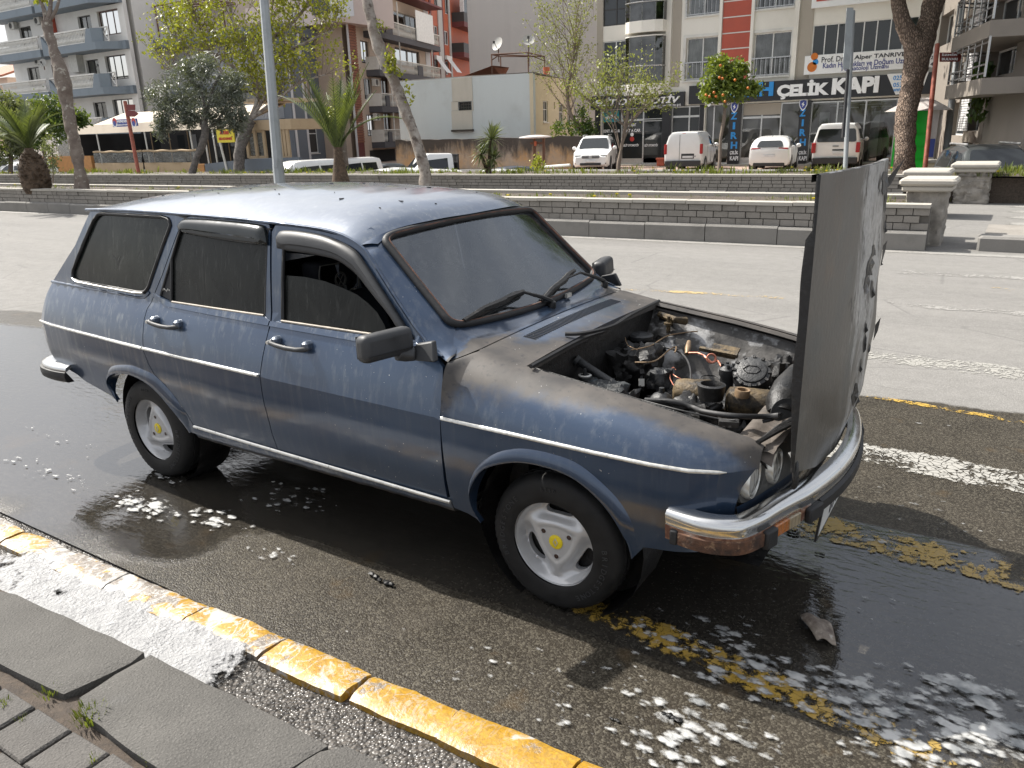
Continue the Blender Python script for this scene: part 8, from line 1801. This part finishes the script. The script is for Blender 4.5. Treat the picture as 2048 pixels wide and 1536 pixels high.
vehicle('white_minibus',atd(1670,338,VZ),97,'large white passenger van with wide rear window behind the grey sign post','van',van(3.9,1.92,2.1),[[(-.3,1.18),(.9,1.17),(.9,1.68),(-.3,1.68)],[(1.0,1.17),(1.9,1.16),(1.9,1.68),(1.0,1.68)],[(2.0,1.16),(2.95,1.1),(2.4,1.64),(2.0,1.66)]],front=((3.25,1.17,.75,2.66,1.78,.65),0,0,0,2.8,1.2),back=(-.835,1.16,.80,-.81,1.70,.72),wb=(0,3.0),wr=.33,W_=.96,
 det=[('rear_bumper',(-.96,-.90,.26),(-.74,.90,.52),'vblack'),('number_plate',(-.86,-.44,.66),(-.82,.10,.79),'plate'),('plate_trim',(-.85,-.50,.81),(-.80,.14,.86),'vblack'),('door_handle',(-.85,-.12,.97),(-.80,.14,1.02),'valloy'),('brake_lamp',(-.78,-.14,1.78),(-.70,.14,1.82),'red_lens')],det2=[('tail_lamp',(-.90,.80,.72),(-.72,.965,1.14),'red_lens')])
suv = [(-.8,.45,.95,1.3,.9),(-.6,.3,1.03,1.55,1),(0,.25,1.04,1.64,1),(1.2,.25,1.03,1.66,1),(1.6,.25,1.02,1.58,1),(2.25,.25,1.0,1.04,1),(3.1,.25,.9,.92,.97),(3.35,.28,.82,.84,.9),(3.48,.38,.70,.72,.8)]
sw = [[(-.4,1.08),(.7,1.07),(.7,1.54),(-.2,1.5)],[(.8,1.07),(1.95,1.05),(1.5,1.46),(.8,1.54)]]
sfront = ((2.215,1.08,.74,1.64,1.56,.60),0,0,0,1.9,1.1)
def suvat(p,h,lab,paint,x0=0):
 a = math.radians(h);p = p-Vector((math.cos(a),math.sin(a),0))*2.65
 return vehicle('suv',p,h,lab,'car',suv,sw,sfront,None,paint,(0,2.65),.35,.90,det=[('grille',(3.42,-.42,.66),(3.50,.42,.80),'vblack'),('grille_bar',(3.49,-.42,.69),(3.51,.42,.71),'valloy'),('grille_bar',(3.49,-.42,.75),(3.51,.42,.77),'valloy'),('number_plate',(3.50,-.26,.48),(3.53,.26,.60),'plate'),('lower_intake',(3.47,-.5,.34),(3.505,.5,.46),'vblack'),('front_emblem',(3.50,-.075,.665),(3.525,.075,.80),'valloy')],det2=[('headlamp',(3.20,.46,.68),(3.43,.76,.82),'headlamp'),('fog_lamp',(3.36,.58,.40),(3.46,.74,.50),'vblack'),('roof_rail',(-.2,.60,1.66),(1.4,.64,1.72),'valloy')])
suvat(atd(1185,344,VZ),290,'white SUV facing the road in front of the car rental shop','vwhite')
p = at_depth(2010,360,19.5);p.z = -.62;suvat(p,289,'dark grey estate car facing the road at the right edge','vgrey')
def roofcar(px,py,Z,hd,kind,lab,paint='vwhite',H=None):
 H = H or {'hatch': 1.46,'van': 1.8}[kind];p = at_depth(px,py,Z);p.z -= H
 if kind == 'hatch': return vehicle('parked_car',p,hd,lab,'car',front=((2.07,.985,.68,1.385,1.39,.55),0,0,0,1.75,1.02),back=(-.688,1.02,.56,-.40,1.285,.46),paint=paint,**hatch)
 return vehicle('parked_van',p,hd,lab,'van',van(3.4,H,1.5),[[(-.4,1.12),(.6,1.1),(.6,1.55),(-.4,1.55)],[(.7,1.1),(2.35,1.02),(1.75,1.52),(.7,1.56)]],front=((2.66,1.08,.70,2.01,1.67,.6),0,0,0,2.2,1.12),paint=paint,wb=(0,2.7),wr=.32)
roofcar(640,319,37,265,'van','white minivan facing left just left of the palm with the cut stump');roofcar(722,315,42,265,'van','white van half hidden behind the palm with the cut stump');roofcar(786,325,44,262,'hatch','silver car in the dark garage entrance','vgrey')
roofcar(828,334,30,240,'hatch','white car roof left of the leaning trunk base');roofcar(905,337,29,236,'hatch','white car roof in front of the white pickup');roofcar(1032,337,30,230,'hatch','white car roof right of the yucca');roofcar(1060,331,33,230,'hatch','dark blue car behind the white car right of the yucca','vdark')
roofcar(28,309,52,190,'van','white van far left behind the shrubs');roofcar(70,322,44,190,'hatch','white car behind the round palm trunk on the left')
# white pickup with black load guard
p = at_depth(890,305,36);p.z -= 2.1;pk = vehicle('white_pickup',p,232,'white pickup truck with black load guard behind the cab by the old wall','truck',[(-3.1,.6,.95,1.0,.98),(-.2,.6,.95,1.0,.98),(-.15,.4,1.2,2.05,.98),(.9,.4,1.2,2.08,1),(1.25,.4,1.2,1.95,1),(1.9,.4,1.15,1.2,1),(2.6,.45,.95,1.0,.95),(2.75,.5,.8,.82,.85)],[[(.1,1.28),(1.55,1.22),(1.15,1.8),(.1,1.88)]],((1.9,1.22,.75,1.29,1.9,.65),0,0,0,1.5,1.3),None,'vwhite',(-1.6,1.9),.36,.95)
mb = MB()
for z in (1.05,1.35,1.65,1.98): mb.box((-.42,-.85,z),(-.36,.85,z+.05))
for y in (-.85,-.3,.25,.8): mb.box((-.415,y,.95),(-.365,y+.05,2.03))
mb.box((-.40,-.82,1.0),(-.39,.82,2.0));mb.build('load_guard',M['vblack'],pk)
# orange warning lamp trolley (round table like board on posts) and white rails
q = G(1072,338,-.1);e = empty('round_top_stand',q,'cream oval topped stand with dark legs beside the white SUV','stand');mb = MB();mb.lathe((0,0,1.52),(0,0,1),[(.001,-.03),(.5,-.03),(.82,.0),(.8,.05),(.3,.12),(.001,.13)],24);mb.build('top',M['booth_white'],e,smooth=40);mb = MB()
for x in (-.12,.42): mb.box((x,-.05,0),(x+.11,.05,1.5))
mb.box((-.3,-.04,1.2),(.5,.04,1.3));mb.build('legs',M['rustframe'],e);mb = MB();mb.box((-.02,-.1,1.12),(.1,-.05,1.34));mb.build('orange_tag',M['orange_clad'],e)
mb = MB();a = G(1085,334,.35);b = G(1140,330,.45);mb.tube([a,b],.05,6);mb.tube([a.lerp(b,.4),a.lerp(b,.4)-Vector((0,0,.7))],.04,6);tag(mb.build('barrier_rail',M['white_bal']),'low white barrier rail left of the white SUV','rail')
q = at_y(1322,332,y7-.7);q.z = ZG;e = empty('flower_box',q,'red terracotta planter box in front of the shop door','planter');mb = MB();mb.bbox((-.2,-.15,0),(.2,.15,.42),.03);mb.bbox((-.24,-.18,.30),(.24,.18,.42),.02);mb.build('box',M['terracotta'],e)
# ------------------------------------------------------------------ trees and plants
def leaves(mb,P,n,size,spread,seed,asp=.5,up=.3):
 rr = random.Random(seed)
 for i in range(n):
  c = P[rr.randrange(len(P))] if isinstance(P[0],Vector) else None
  d = Vector((rr.gauss(0,1),rr.gauss(0,1),rr.gauss(0,1)))*spread;c = c+d
  a = Vector((rr.uniform(-1,1),rr.uniform(-1,1),rr.uniform(-1,1)+up)).normalized();b = a.cross(Vector((rr.uniform(-1,1),rr.uniform(-1,1),rr.uniform(-1,1)))).normalized();s_ = size*rr.uniform(.6,1.3)
  mb.add([c-a*s_,c+b*s_*asp,c+a*s_,c-b*s_*asp],[(0,1,2),(0,2,3)])
def bark_tube(pts,rad,seed=0,amp=.10,n=14,sub=8):
 P = crom(pts,sub);R_ = [];m = len(P)
 for i in range(m): t = i/(m-1)*(len(rad)-1);k = int(min(t,len(rad)-2));R_.append(lerp(rad[k],rad[k+1],t-k))
 mb = MB();mb.tube(P,R_,n)
 for i,v in enumerate(mb.v):
  k = i//n;c = P[min(k,m-1)];d = Vector(v)-c;f = 1+amp*noise.noise(Vector(v)*3.1+Vector((seed,0,0)))*2+amp*.6*noise.noise(Vector(v)*9+Vector((0,seed,0)))*2;mb.v[i] = tuple(c+d*f)
 return mb
def px3(L_,Z): return [at_depth(x,y,Z) for x,y in L_]
def rw(px,Z): return px/FPX*Z
def TB(mb,nm,mt,e,**k): o = mb.build(nm,M[mt],e,**k);o.location = -e.location;return o
def branchy(root,starts,mt_w,n_tw,ln,seed,thick,up=.6,lv=2):
 """recursive twigs; returns tips"""
 rr = random.Random(seed);mb = MB();tips = []
 def rec(p,d,l_,r,k):
  q = p+d*l_*.5+Vector((rr.uniform(-1,1),rr.uniform(-1,1),rr.uniform(-1,1)))*l_*.06;e = q+(d+Vector((0,0,up*.15))).normalized()*l_*.5;mb.tube([p,q,e],[r,r*.8,r*.55],5,cap=False);tips.append(q.lerp(e,.5));tips.append(e)
  if k > 0:
   for i in range(n_tw): dd = (d+Vector((rr.uniform(-1,1),rr.uniform(-1,1),rr.uniform(-.7,1)+up*.4))*.65).normalized();rec(p.lerp(e,rr.uniform(.35,1)) if i else e,dd,l_*rr.uniform(.55,.8),r*.55,k-1)
 for p,d,l_ in starts: rec(p,Vector(d).normalized(),l_,thick,lv)
 TB(mb,'twigs',mt_w,root,smooth=50);return tips
# left leaning pruned plane tree
def base(px,py,z): return G(px,py,z)
b = base(165,379,.58);Z = depth(b);e = empty('pruned_plane_tree',b,'tall pruned tree trunk with mottled bark at the left, leaning left','tree')
T = px3([(166,385),(160,340),(150,290),(141,250),(133,205),(126,160),(112,115),(99,70),(94,45)],Z);TB(bark_tube(T,[rw(13.5,Z),rw(11,Z),rw(11.5,Z),rw(12,Z),rw(12.5,Z),rw(15,Z),rw(10,Z),rw(9,Z),rw(11,Z)],3,.14),'trunk','plane_bark',e,smooth=60)
for k,(L_,r0) in enumerate([([(95,50),(100,20),(104,-30)],6),([(98,42),(108,28),(118,0),(122,-40)],4),([(92,48),(88,20),(78,-5),(70,-30)],5)]): TB(bark_tube(px3(L_,Z),[rw(r0,Z),rw(r0*.7,Z),rw(r0*.4,Z)],k),'branch','plane_bark',e,smooth=60)
mb = MB();leaves(mb,px3([(88,0),(92,-6),(75,-5)],Z),60,.08,.10,2);TB(mb,'sprouts','leaf_spring',e,recalc=False)
# leaning pale trunk in the middle
b = base(852,374,.58);Z = depth(b);e = empty('leaning_tree_trunk',b,'leaning pale peeling tree trunk with small green sprouts in the centre','tree')
T = px3([(853,385),(850,345),(838,300),(822,250),(803,200),(785,155),(768,120),(752,75),(742,35),(728,-20)],Z);TB(bark_tube(T,[rw(a,Z) for a in (13,11.5,11,10.5,11.5,11,12,11.5,11,10)],5,.13),'trunk','pale_bark',e,smooth=60)
mb = MB();
for x,y,n in ((782,122,60),(786,135,50),(760,48,25),(815,172,22),(822,195,16),(778,102,30),(798,140,20)): leaves(mb,px3([(x,y)],Z-.2),n,.055,.07,x)
TB(mb,'sprouts','leaf_spring',e,recalc=False)
# big pine trunk on the right
b = at_depth(1808,352,26);e = empty('pine_tree',b,'thick plated pine trunk forking above the green booth on the right','tree');Z = 26
T = px3([(1808,360),(1808,330),(1810,285),(1812,235),(1822,180),(1832,130),(1838,92)],Z);TB(bark_tube(T,[rw(a,Z) for a in (23,20,19,20,20,23,27)],7,.06,22),'trunk','pine_bark',e,smooth=60)
for L_,r_ in (([(1836,108),(1822,75),(1806,45),(1796,0),(1790,-50)],(24,19,15,13,13)),([(1838,108),(1850,75),(1858,40),(1868,0),(1880,-50)],(24,20,19,20,19))): TB(bark_tube(px3(L_,Z),[rw(a,Z) for a in r_],9,.06,20),'limb','pine_bark',e,smooth=60)
mb = MB();rr = random.Random(55);P = [Vector((-3.2+rr.gauss(0,2.4),28+rr.gauss(0,3.0),9.6+rr.gauss(0,.8))) for k in range(420)];leaves(mb,P,9000,.28,.5,3,.5);TB(mb,'crown','leaf_dark',e,recalc=False)  # unseen crown, added above the view to shade the rightmost building
# orange tree
b = base(1439,346,.55);Z = depth(b);e = empty('orange_tree',b,'small orange tree with round leafy crown and ripe fruit in front of the black sign','tree');TB(bark_tube(px3([(1437,350),(1440,315),(1441,280),(1447,245),(1450,215),(1452,195)],Z),[rw(a,Z) for a in (4.5,3.6,3.2,3.6,3,2.5)],2,.1,8),'trunk','twig',e,smooth=60)
mb = MB();rr = random.Random(31);P = []
for cx,cy,rx,ry in ((1450,150,30,26),(1480,165,22,22),(1428,172,24,18),(1460,185,32,16),(1440,130,20,14),(1478,140,14,14),(1505,178,14,7),(1425,190,18,12)):
 for k in range(34):
  a = rr.uniform(0,6.28);q = rr.random()**.45;P.append(at_depth(cx+rx*q*math.cos(a),cy+ry*q*math.sin(a),Z+rw(rx,Z)*rr.uniform(-1,1)*.9))
leaves(mb,P,5200,.058,.075,4);TB(mb,'crown','leaf_orange_tree',e,recalc=False)
for x,y in ((1441,131),(1439,155),(1445,157),(1496,176),(1446,190),(1419,193),(1432,193),(1412,190),(1450,203),(1470,160),(1428,185)): mb = MB();mb.lathe(at_depth(x,y,Z-.75 if y != 131 else Z-.4),(0,0,1),[(.001,-.036),(.026,-.026),(.036,0),(.026,.026),(.001,.036)],10);TB(mb,'orange_fruit','orange',e,smooth=60)
mb = MB();mb.tube(px3([(1450,208),(1438,200),(1425,190)],Z),.02,5);mb.tube(px3([(1451,205),(1468,190),(1490,178)],Z),.018,5);TB(mb,'branch','twig',e)
# sapling in front of the rental shop
b = base(1240,346,.55);Z = depth(b);e = empty('young_tree',b,'thin young tree with sparse pale green leaves in front of the rental shop','tree');TB(bark_tube(px3([(1237,350),(1238,325),(1244,290),(1252,255),(1258,225)],Z),[rw(a,Z) for a in (5,4,3.2,2.4,1.6)],2,.1,8),'trunk','twig',e,smooth=60)
st_ = [(at_depth(1240,300,Z),(RGT*a+UPV*1.0+FWD*f),l_) for a,f,l_ in ((-.35,.1,1.3),(.25,-.2,1.2),(-.15,.3,1.5),(.45,.2,1.1))]+[(at_depth(1252,255,Z),(RGT*a+UPV*1+FWD*f),1.0) for a,f in ((-.9,.2),(.8,.1),(.1,.4),(-.3,-.3),(1.3,-.2),(-1.4,.1))]
tp = branchy(e,st_,'twig',3,1,5,.022,.5,2);tp = [t for t in tp];mb = MB();leaves(mb,tp,2600,.045,.11,6);TB(mb,'leaves','leaf_pale',e,recalc=False)
# tall sparse tree before the gable
Z = 42;b = at_depth(1095,330,Z);b.z = ZG;e = empty('sparse_street_tree',b,'tall thin tree with sparse yellow green spring leaves in front of the concrete gable','tree');TB(bark_tube(px3([(1190,300),(1165,262),(1140,225),(1135,180),(1145,130),(1150,80)],Z),[rw(a,Z) for a in (6,5,4,3.4,2.6,1.6)],2,.1,8),'trunk','twig',e,smooth=60)
st_ = []
for x,y in ((1160,255),(1140,225),(1137,200),(1136,180),(1140,150),(1146,125),(1150,100),(1150,80)):
 for a,f in ((-1.0,.2),(-.4,-.4),(.2,.4),(.35,.2)): st_.append((at_depth(x,y,Z),RGT*a+UPV*1.3+FWD*f,1.7))
tp = branchy(e,st_,'twig',2,1,8,.026,.9,2);mb = MB();leaves(mb,tp,4200,.062,.17,9);TB(mb,'leaves','leaf_pale',e,recalc=False)
# bright spring tree behind the lamp post
Z = 40;b = at_depth(480,345,Z);b.z = ZG;e = empty('spring_tree',b,'spreading tree with bright yellow green spring leaves behind the grey lamp post','tree');TB(bark_tube(px3([(478,350),(480,300),(490,262),(500,240)],Z),[rw(a,Z) for a in (11,10,12,13)],4,.12,12),'trunk','olive_bark',e,smooth=60)
st_ = [];rr = random.Random(77)
lim = [[(500,242),(525,200),(545,150),(540,80),(545,10),(550,-40)],[(500,240),(515,190),(505,120),(470,60),(460,0)],[(505,236),(560,195),(600,165),(650,150)],[(540,120),(580,100),(640,72),(668,60)],[(500,240),(470,190),(430,120),(400,60),(385,10)],[(490,150),(430,110),(370,90),(345,70)],[(540,80),(590,40),(620,0),(640,-40)],[(430,120),(360,130),(330,140)]]
for i,L_ in enumerate(lim):
 P = crom(px3(L_,Z),5);mb = MB();mb.tube(P,[lerp(rw(4.2,Z),rw(1.2,Z),k/len(P)) for k in range(len(P))],7);TB(mb,'limb','pale_bark',e,smooth=60)
 for k,p in enumerate(P[3:]):
  for _ in range(2): st_.append((p,RGT*rr.uniform(-.8,.8)+UPV*rr.uniform(.3,1.3)+FWD*rr.uniform(-.8,.8),1.15))
tp = branchy(e,st_,'twig',2,1,12,.02,.7,1);mb = MB();keep = [t for t in tp if not (t-b).length < 2.5];leaves(mb,keep,9500,.095,.19,13,.6);TB(mb,'leaves','leaf_spring',e,recalc=False)
# olive tree
b = base(385,349,.56);Z = depth(b);e = empty('olive_tree',b,'silvery olive tree with leaning dark trunk in front of the cafe','tree');TB(bark_tube(px3([(382,355),(390,325),(402,295),(410,268),(408,245),(412,215)],Z),[rw(a,Z) for a in (7.5,6,7,8,7,5)],6,.14,12),'trunk','olive_bark',e,smooth=60)
mb = MB()
for L_ in ([(408,268),(395,235),(360,215),(335,200)],[(410,262),(435,240),(455,215)],[(410,240),(405,190),(380,160)],[(412,235),(425,180),(440,150)]): mb.tube(crom(px3(L_,Z),4),.05,6)
TB(mb,'limbs','olive_bark',e,smooth=60);P = [];rr = random.Random(41)
for cx,cy,rx,ry in ((375,160,45,34),(330,195,34,30),(420,175,45,34),(400,130,34,20),(455,200,28,28),(345,225,30,30),(325,250,14,18),(440,235,26,20),(395,210,50,24),(470,170,20,26),(475,240,16,22),(380,235,14,16)):
 for k in range(34):
  a = rr.uniform(0,6.28);q = rr.random()**.42;P.append(at_depth(cx+rx*q*math.cos(a),cy+ry*q*math.sin(a),Z+rw(rx,Z)*rr.uniform(-1,1)*.8))
mb = MB();leaves(mb,P,15000,.09,.12,42,.2,.1);TB(mb,'crown','leaf_olive',e,recalc=False)
# shrubs at the far left
for nm,blobs,mt,lab,Z,n,sz in (('shrub_tree',((10,215,26,30),(22,255,30,34),(2,290,20,30),(40,225,18,20),(35,290,20,20)),'leaf_grey','grey green leafy tree at the far left edge',34,3400,.10),('dense_green_tree',((95,215,30,22),(75,240,34,28),(120,235,26,22),(100,262,40,24),(150,240,18,14),(60,275,24,24)),'leaf_dark','dense dark green tree left of the pruned trunk',38,4200,.11),('small_bush',((95,290,12,20),(105,320,12,18)),'leaf_grey','thin grey bush right of the round palm trunk',30,500,.06),('garden_bush',((1135,262,26,22),(1165,240,16,26),(1178,270,14,18)),'leaf_dark','dark bush growing over the old wall beside the shop building',42,1500,.10),('wall_weed',((1078,330,10,14),),'leaf_spring','bright green weed clump left of the oval topped stand',27,260,.06)):
 P = [];rr = random.Random(len(lab));b = at_depth(blobs[0][0],345,Z);b.z = ZG;e = empty(nm,b,lab,'tree' if 'tree' in nm else 'bush')
 for cx,cy,rx,ry in blobs:
  for k in range(26): a = rr.uniform(0,6.28);q = rr.random()**.45;P.append(at_depth(cx+rx*q*math.cos(a),cy+ry*q*math.sin(a),Z+rw(rx,Z)*rr.uniform(-1,1)))
 mb = MB();leaves(mb,P,n,sz,sz*1.5,5,.45);TB(mb,'crown',mt,e,recalc=False);mb = MB();mb.tube([b-Vector((0,0,.2)),at_depth(blobs[1 if len(blobs) > 1 else 0][0],blobs[0][1]+15,Z)],.09 if 'tree' in nm else .02,6);TB(mb,'trunk','twig',e)
# palms
def frond(mb,p0,d,l_,droop,n,lw,rr):
 P = [];d = Vector(d).normalized();p = Vector(p0);v = d.copy()
 for k in range(n+1): P.append(p.copy());p = p+v*(l_/n);v = (v+Vector((0,0,-droop/n))).normalized()
 mb.tube(P,[.02*(1-.8*k/n)+.004 for k in range(n+1)],4,cap=False)
 for k in range(2,n+1):
  t = k/n;tg = (P[k]-P[k-1]).normalized();sd = tg.cross(Vector((0,0,1)));
  if sd.length < .05: sd = Vector((1,0,0))
  sd.normalize();nn = sd.cross(tg)
  for q in (0,.5):
   o = P[k-1].lerp(P[k],q);ll = lw*(math.sin(math.pi*min(1,t*.92+.08))**.6)*rr.uniform(.85,1.1)
   for s in (-1,1): e2 = o+(sd*s*.75+tg*.8+nn*.25).normalized()*ll-Vector((0,0,.10*ll));w_ = tg*.026;mb.add([o-w_,o+w_,e2],[(0,1,2)])
b = base(75,379,.58);Z = depth(b);e = empty('round_palm',b,'young palm with fat round fibrous trunk at the left','palm tree');mb = MB();c = at_depth(77,362,Z);r_ = rw(27,Z)
mb.lathe(b-Vector((0,0,.1)),(0,0,1),[(r_*.78,0),(r_*1.0,.2),(r_*1.04,.45),(r_*.92,.75),(r_*.62,1.0),(r_*.35,1.12),(r_*.25,1.2)],24);mb.v = [tuple(Vector(v)+Vector((noise.noise(Vector(v)*6),noise.noise(Vector(v)*6+Vector((9,0,0))),0))*.03) for v in mb.v];TB(mb,'trunk','palm_bark',e,smooth=50)
mb = MB();rr = random.Random(1)
for k in range(230): a = rr.uniform(0,6.28);h = rr.uniform(.02,1.05);rad = r_*itp(h,[0,.2,.45,.75,1.0],[.8,1.0,1.04,.92,.6]);p = b+Vector((math.cos(a)*rad,math.sin(a)*rad,h-.1));o_ = Vector((math.cos(a),math.sin(a),.9)).normalized();t_ = Vector((-math.sin(a),math.cos(a),0));mb.add([p-t_*.05,p+t_*.05,p+o_*.10],[(0,1,2)])
TB(mb,'bark_scales','palm_bark',e,recalc=False,kind='stuff')
mb = MB();tp0 = b+Vector((0,0,1.05))
for k in range(22): a = rr.uniform(0,6.28);el = rr.uniform(.6,1.8);frond(mb,tp0,(math.cos(a),math.sin(a),el*1.5),rr.uniform(1.25,1.75),rr.uniform(.5,1.5),14,.34,rr)
TB(mb,'fronds','leaf_palm',e,recalc=False)
b = base(682,366,.58);Z = depth(b);e = empty('narrow_palm',b,'upright young palm growing around a cut tree stump','palm tree');mb = MB();mb.lathe(b-Vector((0,0,.1)),(0,0,1),[(rw(20,Z),0),(rw(16,Z),.25),(rw(10,Z),.7),(rw(8,Z),1.0)],14);TB(mb,'trunk','palm_bark',e,smooth=50);mb = MB()
for k in range(26):
 a = rr.uniform(0,6.28);el = rr.uniform(1.6,4.2);frond(mb,b+Vector((0,0,.75)),(math.cos(a),math.sin(a),el),rr.uniform(1.7,2.4),rr.uniform(.2,.8),14,.34,rr)
for s_ in ((-.75,.9),(.8,1.5)): frond(mb,b+Vector((0,0,.9)),RGT*s_[0]+UPV*1.15,2.3,s_[1],16,.36,rr)
TB(mb,'fronds','leaf_palm',e,recalc=False);TB(bark_tube(px3([(686,330),(682,280),(672,235),(664,202)],Z+.25),[rw(a,Z) for a in (11,10,9,8.5)],2,.08,12),'cut_stump','plane_bark',e,smooth=50)
mb = MB();leaves(mb,px3([(692,215),(695,228),(662,225),(690,205),(660,240)],Z-.1),260,.06,.10,8);TB(mb,'ivy_sprouts','leaf_spring',e,recalc=False)
# yucca
b = base(980,351,.56);Z = depth(b);e = empty('yucca_plant',b,'spiky yucca with two leaf rosettes on the verge in the centre','plant');mb = MB();mb.tube(px3([(978,355),(980,320),(983,280)],Z),.07,7);mb.tube(px3([(975,345),(968,325),(963,310)],Z),.05,7);TB(mb,'stem','palm_bark',e);mb = MB()
for c,n,l_ in ((at_depth(983,278,Z),130,.62),(at_depth(963,308,Z),80,.45),(at_depth(988,318,Z),70,.45),(at_depth(978,338,Z),70,.42)):
 for k in range(n): d = Vector((rr.gauss(0,1),rr.gauss(0,1),rr.gauss(.35,.8))).normalized();s_ = d.cross(Vector((.3,.2,1))).normalized()*.022;t_ = c+d*l_*rr.uniform(.7,1.1);m2 = c+d*l_*.5+Vector((0,0,.02));mb.add([c-s_*.6,c+s_*.6,m2+s_,m2-s_,t_-Vector((0,0,.04))],[(0,1,2,3),(3,2,4)])
TB(mb,'spiky_leaves','leaf_yucca',e,recalc=False)
# ------------------------------------------------------------------ poles and street furniture
b = base(560,366,.58);Z = depth(b);e = empty('lamp_post',b,'thick grey octagonal steel lamp post rising behind the car roof','lamp post');T = px3([(560,372),(556,330),(528,0),(524,-60)],Z);mb = MB();mb.tube([T[0],T[1]],[rw(11,Z),rw(11,Z)],8);mb.tube(T[1:],[rw(10.5,Z),rw(9,Z),rw(8.5,Z)],8);TB(mb,'post','galv',e,smooth=30);mb = MB();q = T[1];mb.obox(q-UPV*.02-FWD*.22,RGT*.035,UPV*.10,FWD*.01);TB(mb,'service_hatch','galv',e)
def roadsign(pxs,Z,lab,boards,r_=.055,mt='redpole'):
 P = px3(pxs,Z);e = empty('direction_sign',P[0],lab,'road sign');mb = MB();mb.tube(P,r_,8);TB(mb,'pole',mt,e,smooth=50)
 for (x0,y0,x1,y1,txt,mt2,arrow) in boards:
  c = lambda x,y: at_depth(x,y,Z-.08);A_ = [c(x0,y0),c(x1-(8 if arrow else 0),y0)]+([c(x1,(y0+y1)/2)] if arrow else [])+[c(x1-(8 if arrow else 0),y1),c(x0,y1)];mb = MB();mb.prism(A_,FWD*.03);bo = TB(mb,'arrow_board',mt2,e);r = (c(x1,y0)-c(x0,y0)).normalized();u = (c(x0,y0)-c(x0,y1)).normalized()
  for i,t_ in enumerate(txt): yy = lerp(y0,y1,(i+.5)/len(txt));text(t_,.2,M['white_letter'],bo,c((x0+x1-(8 if arrow else 0))/2,yy)-FWD*.012,r,u,'sign_text',width=rw((x1-x0)*.68,Z),height=rw((y1-y0)/len(txt)*.55,Z),extrude=.003,offset=.006)
 return e
roadsign([(1848,348),(1850,335),(1875,88)],24.5,'rusty red pole with brown arrow sign reading boulevard name at the right',[(1880,105,1926,123,('İZMİR','BULVARI'),'brownsign',True)],.07)
roadsign([(278,350),(250,203)],depth(base(278,350,.56)),'thin red pole with two small brown direction boards in front of the cafe',[(253,209,270,220,(),'brownsign',False),(252,221,277,233,(),'brownsign',True)],.07)
P = px3([(1690,345),(1706,22)],24.0);e = empty('sign_post',P[0],'tall grey flat steel sign post seen edge on before the white minibus','sign post');mb = MB();mb.tube([P[0],P[1]],.07,8);TB(mb,'post','galv',e,smooth=50);mb = MB();a,c = at_depth(1692,138,23.8),at_depth(1700,16,23.8);mb.obox((a+c)/2,RGT*.10,(c-a)/2,FWD*.02);TB(mb,'sign_panel','galv',e);mb = MB();a,c = at_depth(1686,275,23.8),at_depth(1696,140,23.8);mb.obox((a+c)/2,RGT*.035,(c-a)/2,FWD*.05);TB(mb,'cable_box','vblack',e)
P = px3([(1889,330),(1920,60),(1928,-20)],27);e = empty('street_lamp_pole',P[0],'slim pale grey pole right of the brown arrow sign','lamp post');mb = MB();mb.tube(P,[rw(7,27),rw(5,27),rw(4.5,27)],10);TB(mb,'pole','galv',e,smooth=50)
mb = MB();mb.tube([at_depth(2005,80,27),at_depth(2048,84,24)],.05,6);mb.obox(at_depth(2012,81,27),RGT*.25,UPV*.05,FWD*.15);tag(mb.build('street_lamp',M['galv'],None),'lamp arm reaching in from the right edge under the balcony','lamp')
# green booth
b = at_depth(1838,338,27);b.z = -.1;e = empty('green_booth',b,'bright green booth with pale pitched roof behind the pine trunk','booth');Z = 27;F_ = Fac((b.x,b.y),0);q = F_.rect(1788,222,1866,335);mb = MB();F_.box(mb,q[0]+.1,q[2]-.22,-.2,q[3],-1.2,0);TB(mb,'booth_body','green_booth',e)
mb = MB();F_.box(mb,q[2]-.22,q[2]-.02,-.2,q[3],-1.3,.02);TB(mb,'pale_side_panel','booth_white',e);mb = MB();F_.box(mb,q[2]-.2,q[2]-.04,.5,1.1,.02,.04);TB(mb,'blue_poster','signblue',e)
for k in range(4): mb = MB();F_.box(mb,q[2]-.72,q[2]-.28,.05+k*.42,.38+k*.42,.002,.05);TB(mb,'door_panel','green_booth',e)
mb = MB();z = q[3];a,c = q[0]-.25,q[2]+.3;mb.add([F_.P(a,z,.35),F_.P(c,z,.35),F_.P(c,z,-1.5),F_.P(a,z,-1.5),F_.P((a+c)/2-.3,z+.42,-.5),F_.P((a+c)/2+.3,z+.42,-.5)],[(0,1,5,4),(1,2,5),(2,3,4,5),(3,0,4),(0,3,2,1)]);TB(mb,'pitched_roof','booth_white',e)
# pale stone bench
b = at_depth(1903,345,24.5);e = empty('stone_bench',b,'cream stone table bench with striped legs behind the stone pillars','bench');mb = MB();c = at_depth(1901,322,24.5);mb.obox(c,Vector((.72,0,0)),(0,.3,0),(0,0,.05));bvl(TB(mb,'bench_top','coping',e),.02)
for k in range(3): mb = MB();mb.obox(c+Vector((-.5+k*.45,0,-.32)),(.11,0,0),(0,.22,0),(0,0,.28));TB(mb,'bench_leg','yellow_plaster',e)
for i,(x,y) in enumerate(((1895,348),(1960,365),(1950,402),(2020,398))):
 mb = MB();c = G(x,y,.02 if i > 1 else .4)
 for k in range(26): tuft(mb,c+Vector((random.uniform(-.4,.4),random.uniform(-.25,.25),0)),8,.16,.1,i*50+k)
 tag(mb.build('weed_patch',M['grass'],recalc=False),('green weeds at the foot of the cream bench','green weeds before the dark grey car','weeds growing at the left end of the paved strip','weeds on the kerb at the right edge')[i],'weeds',None,'stuff')
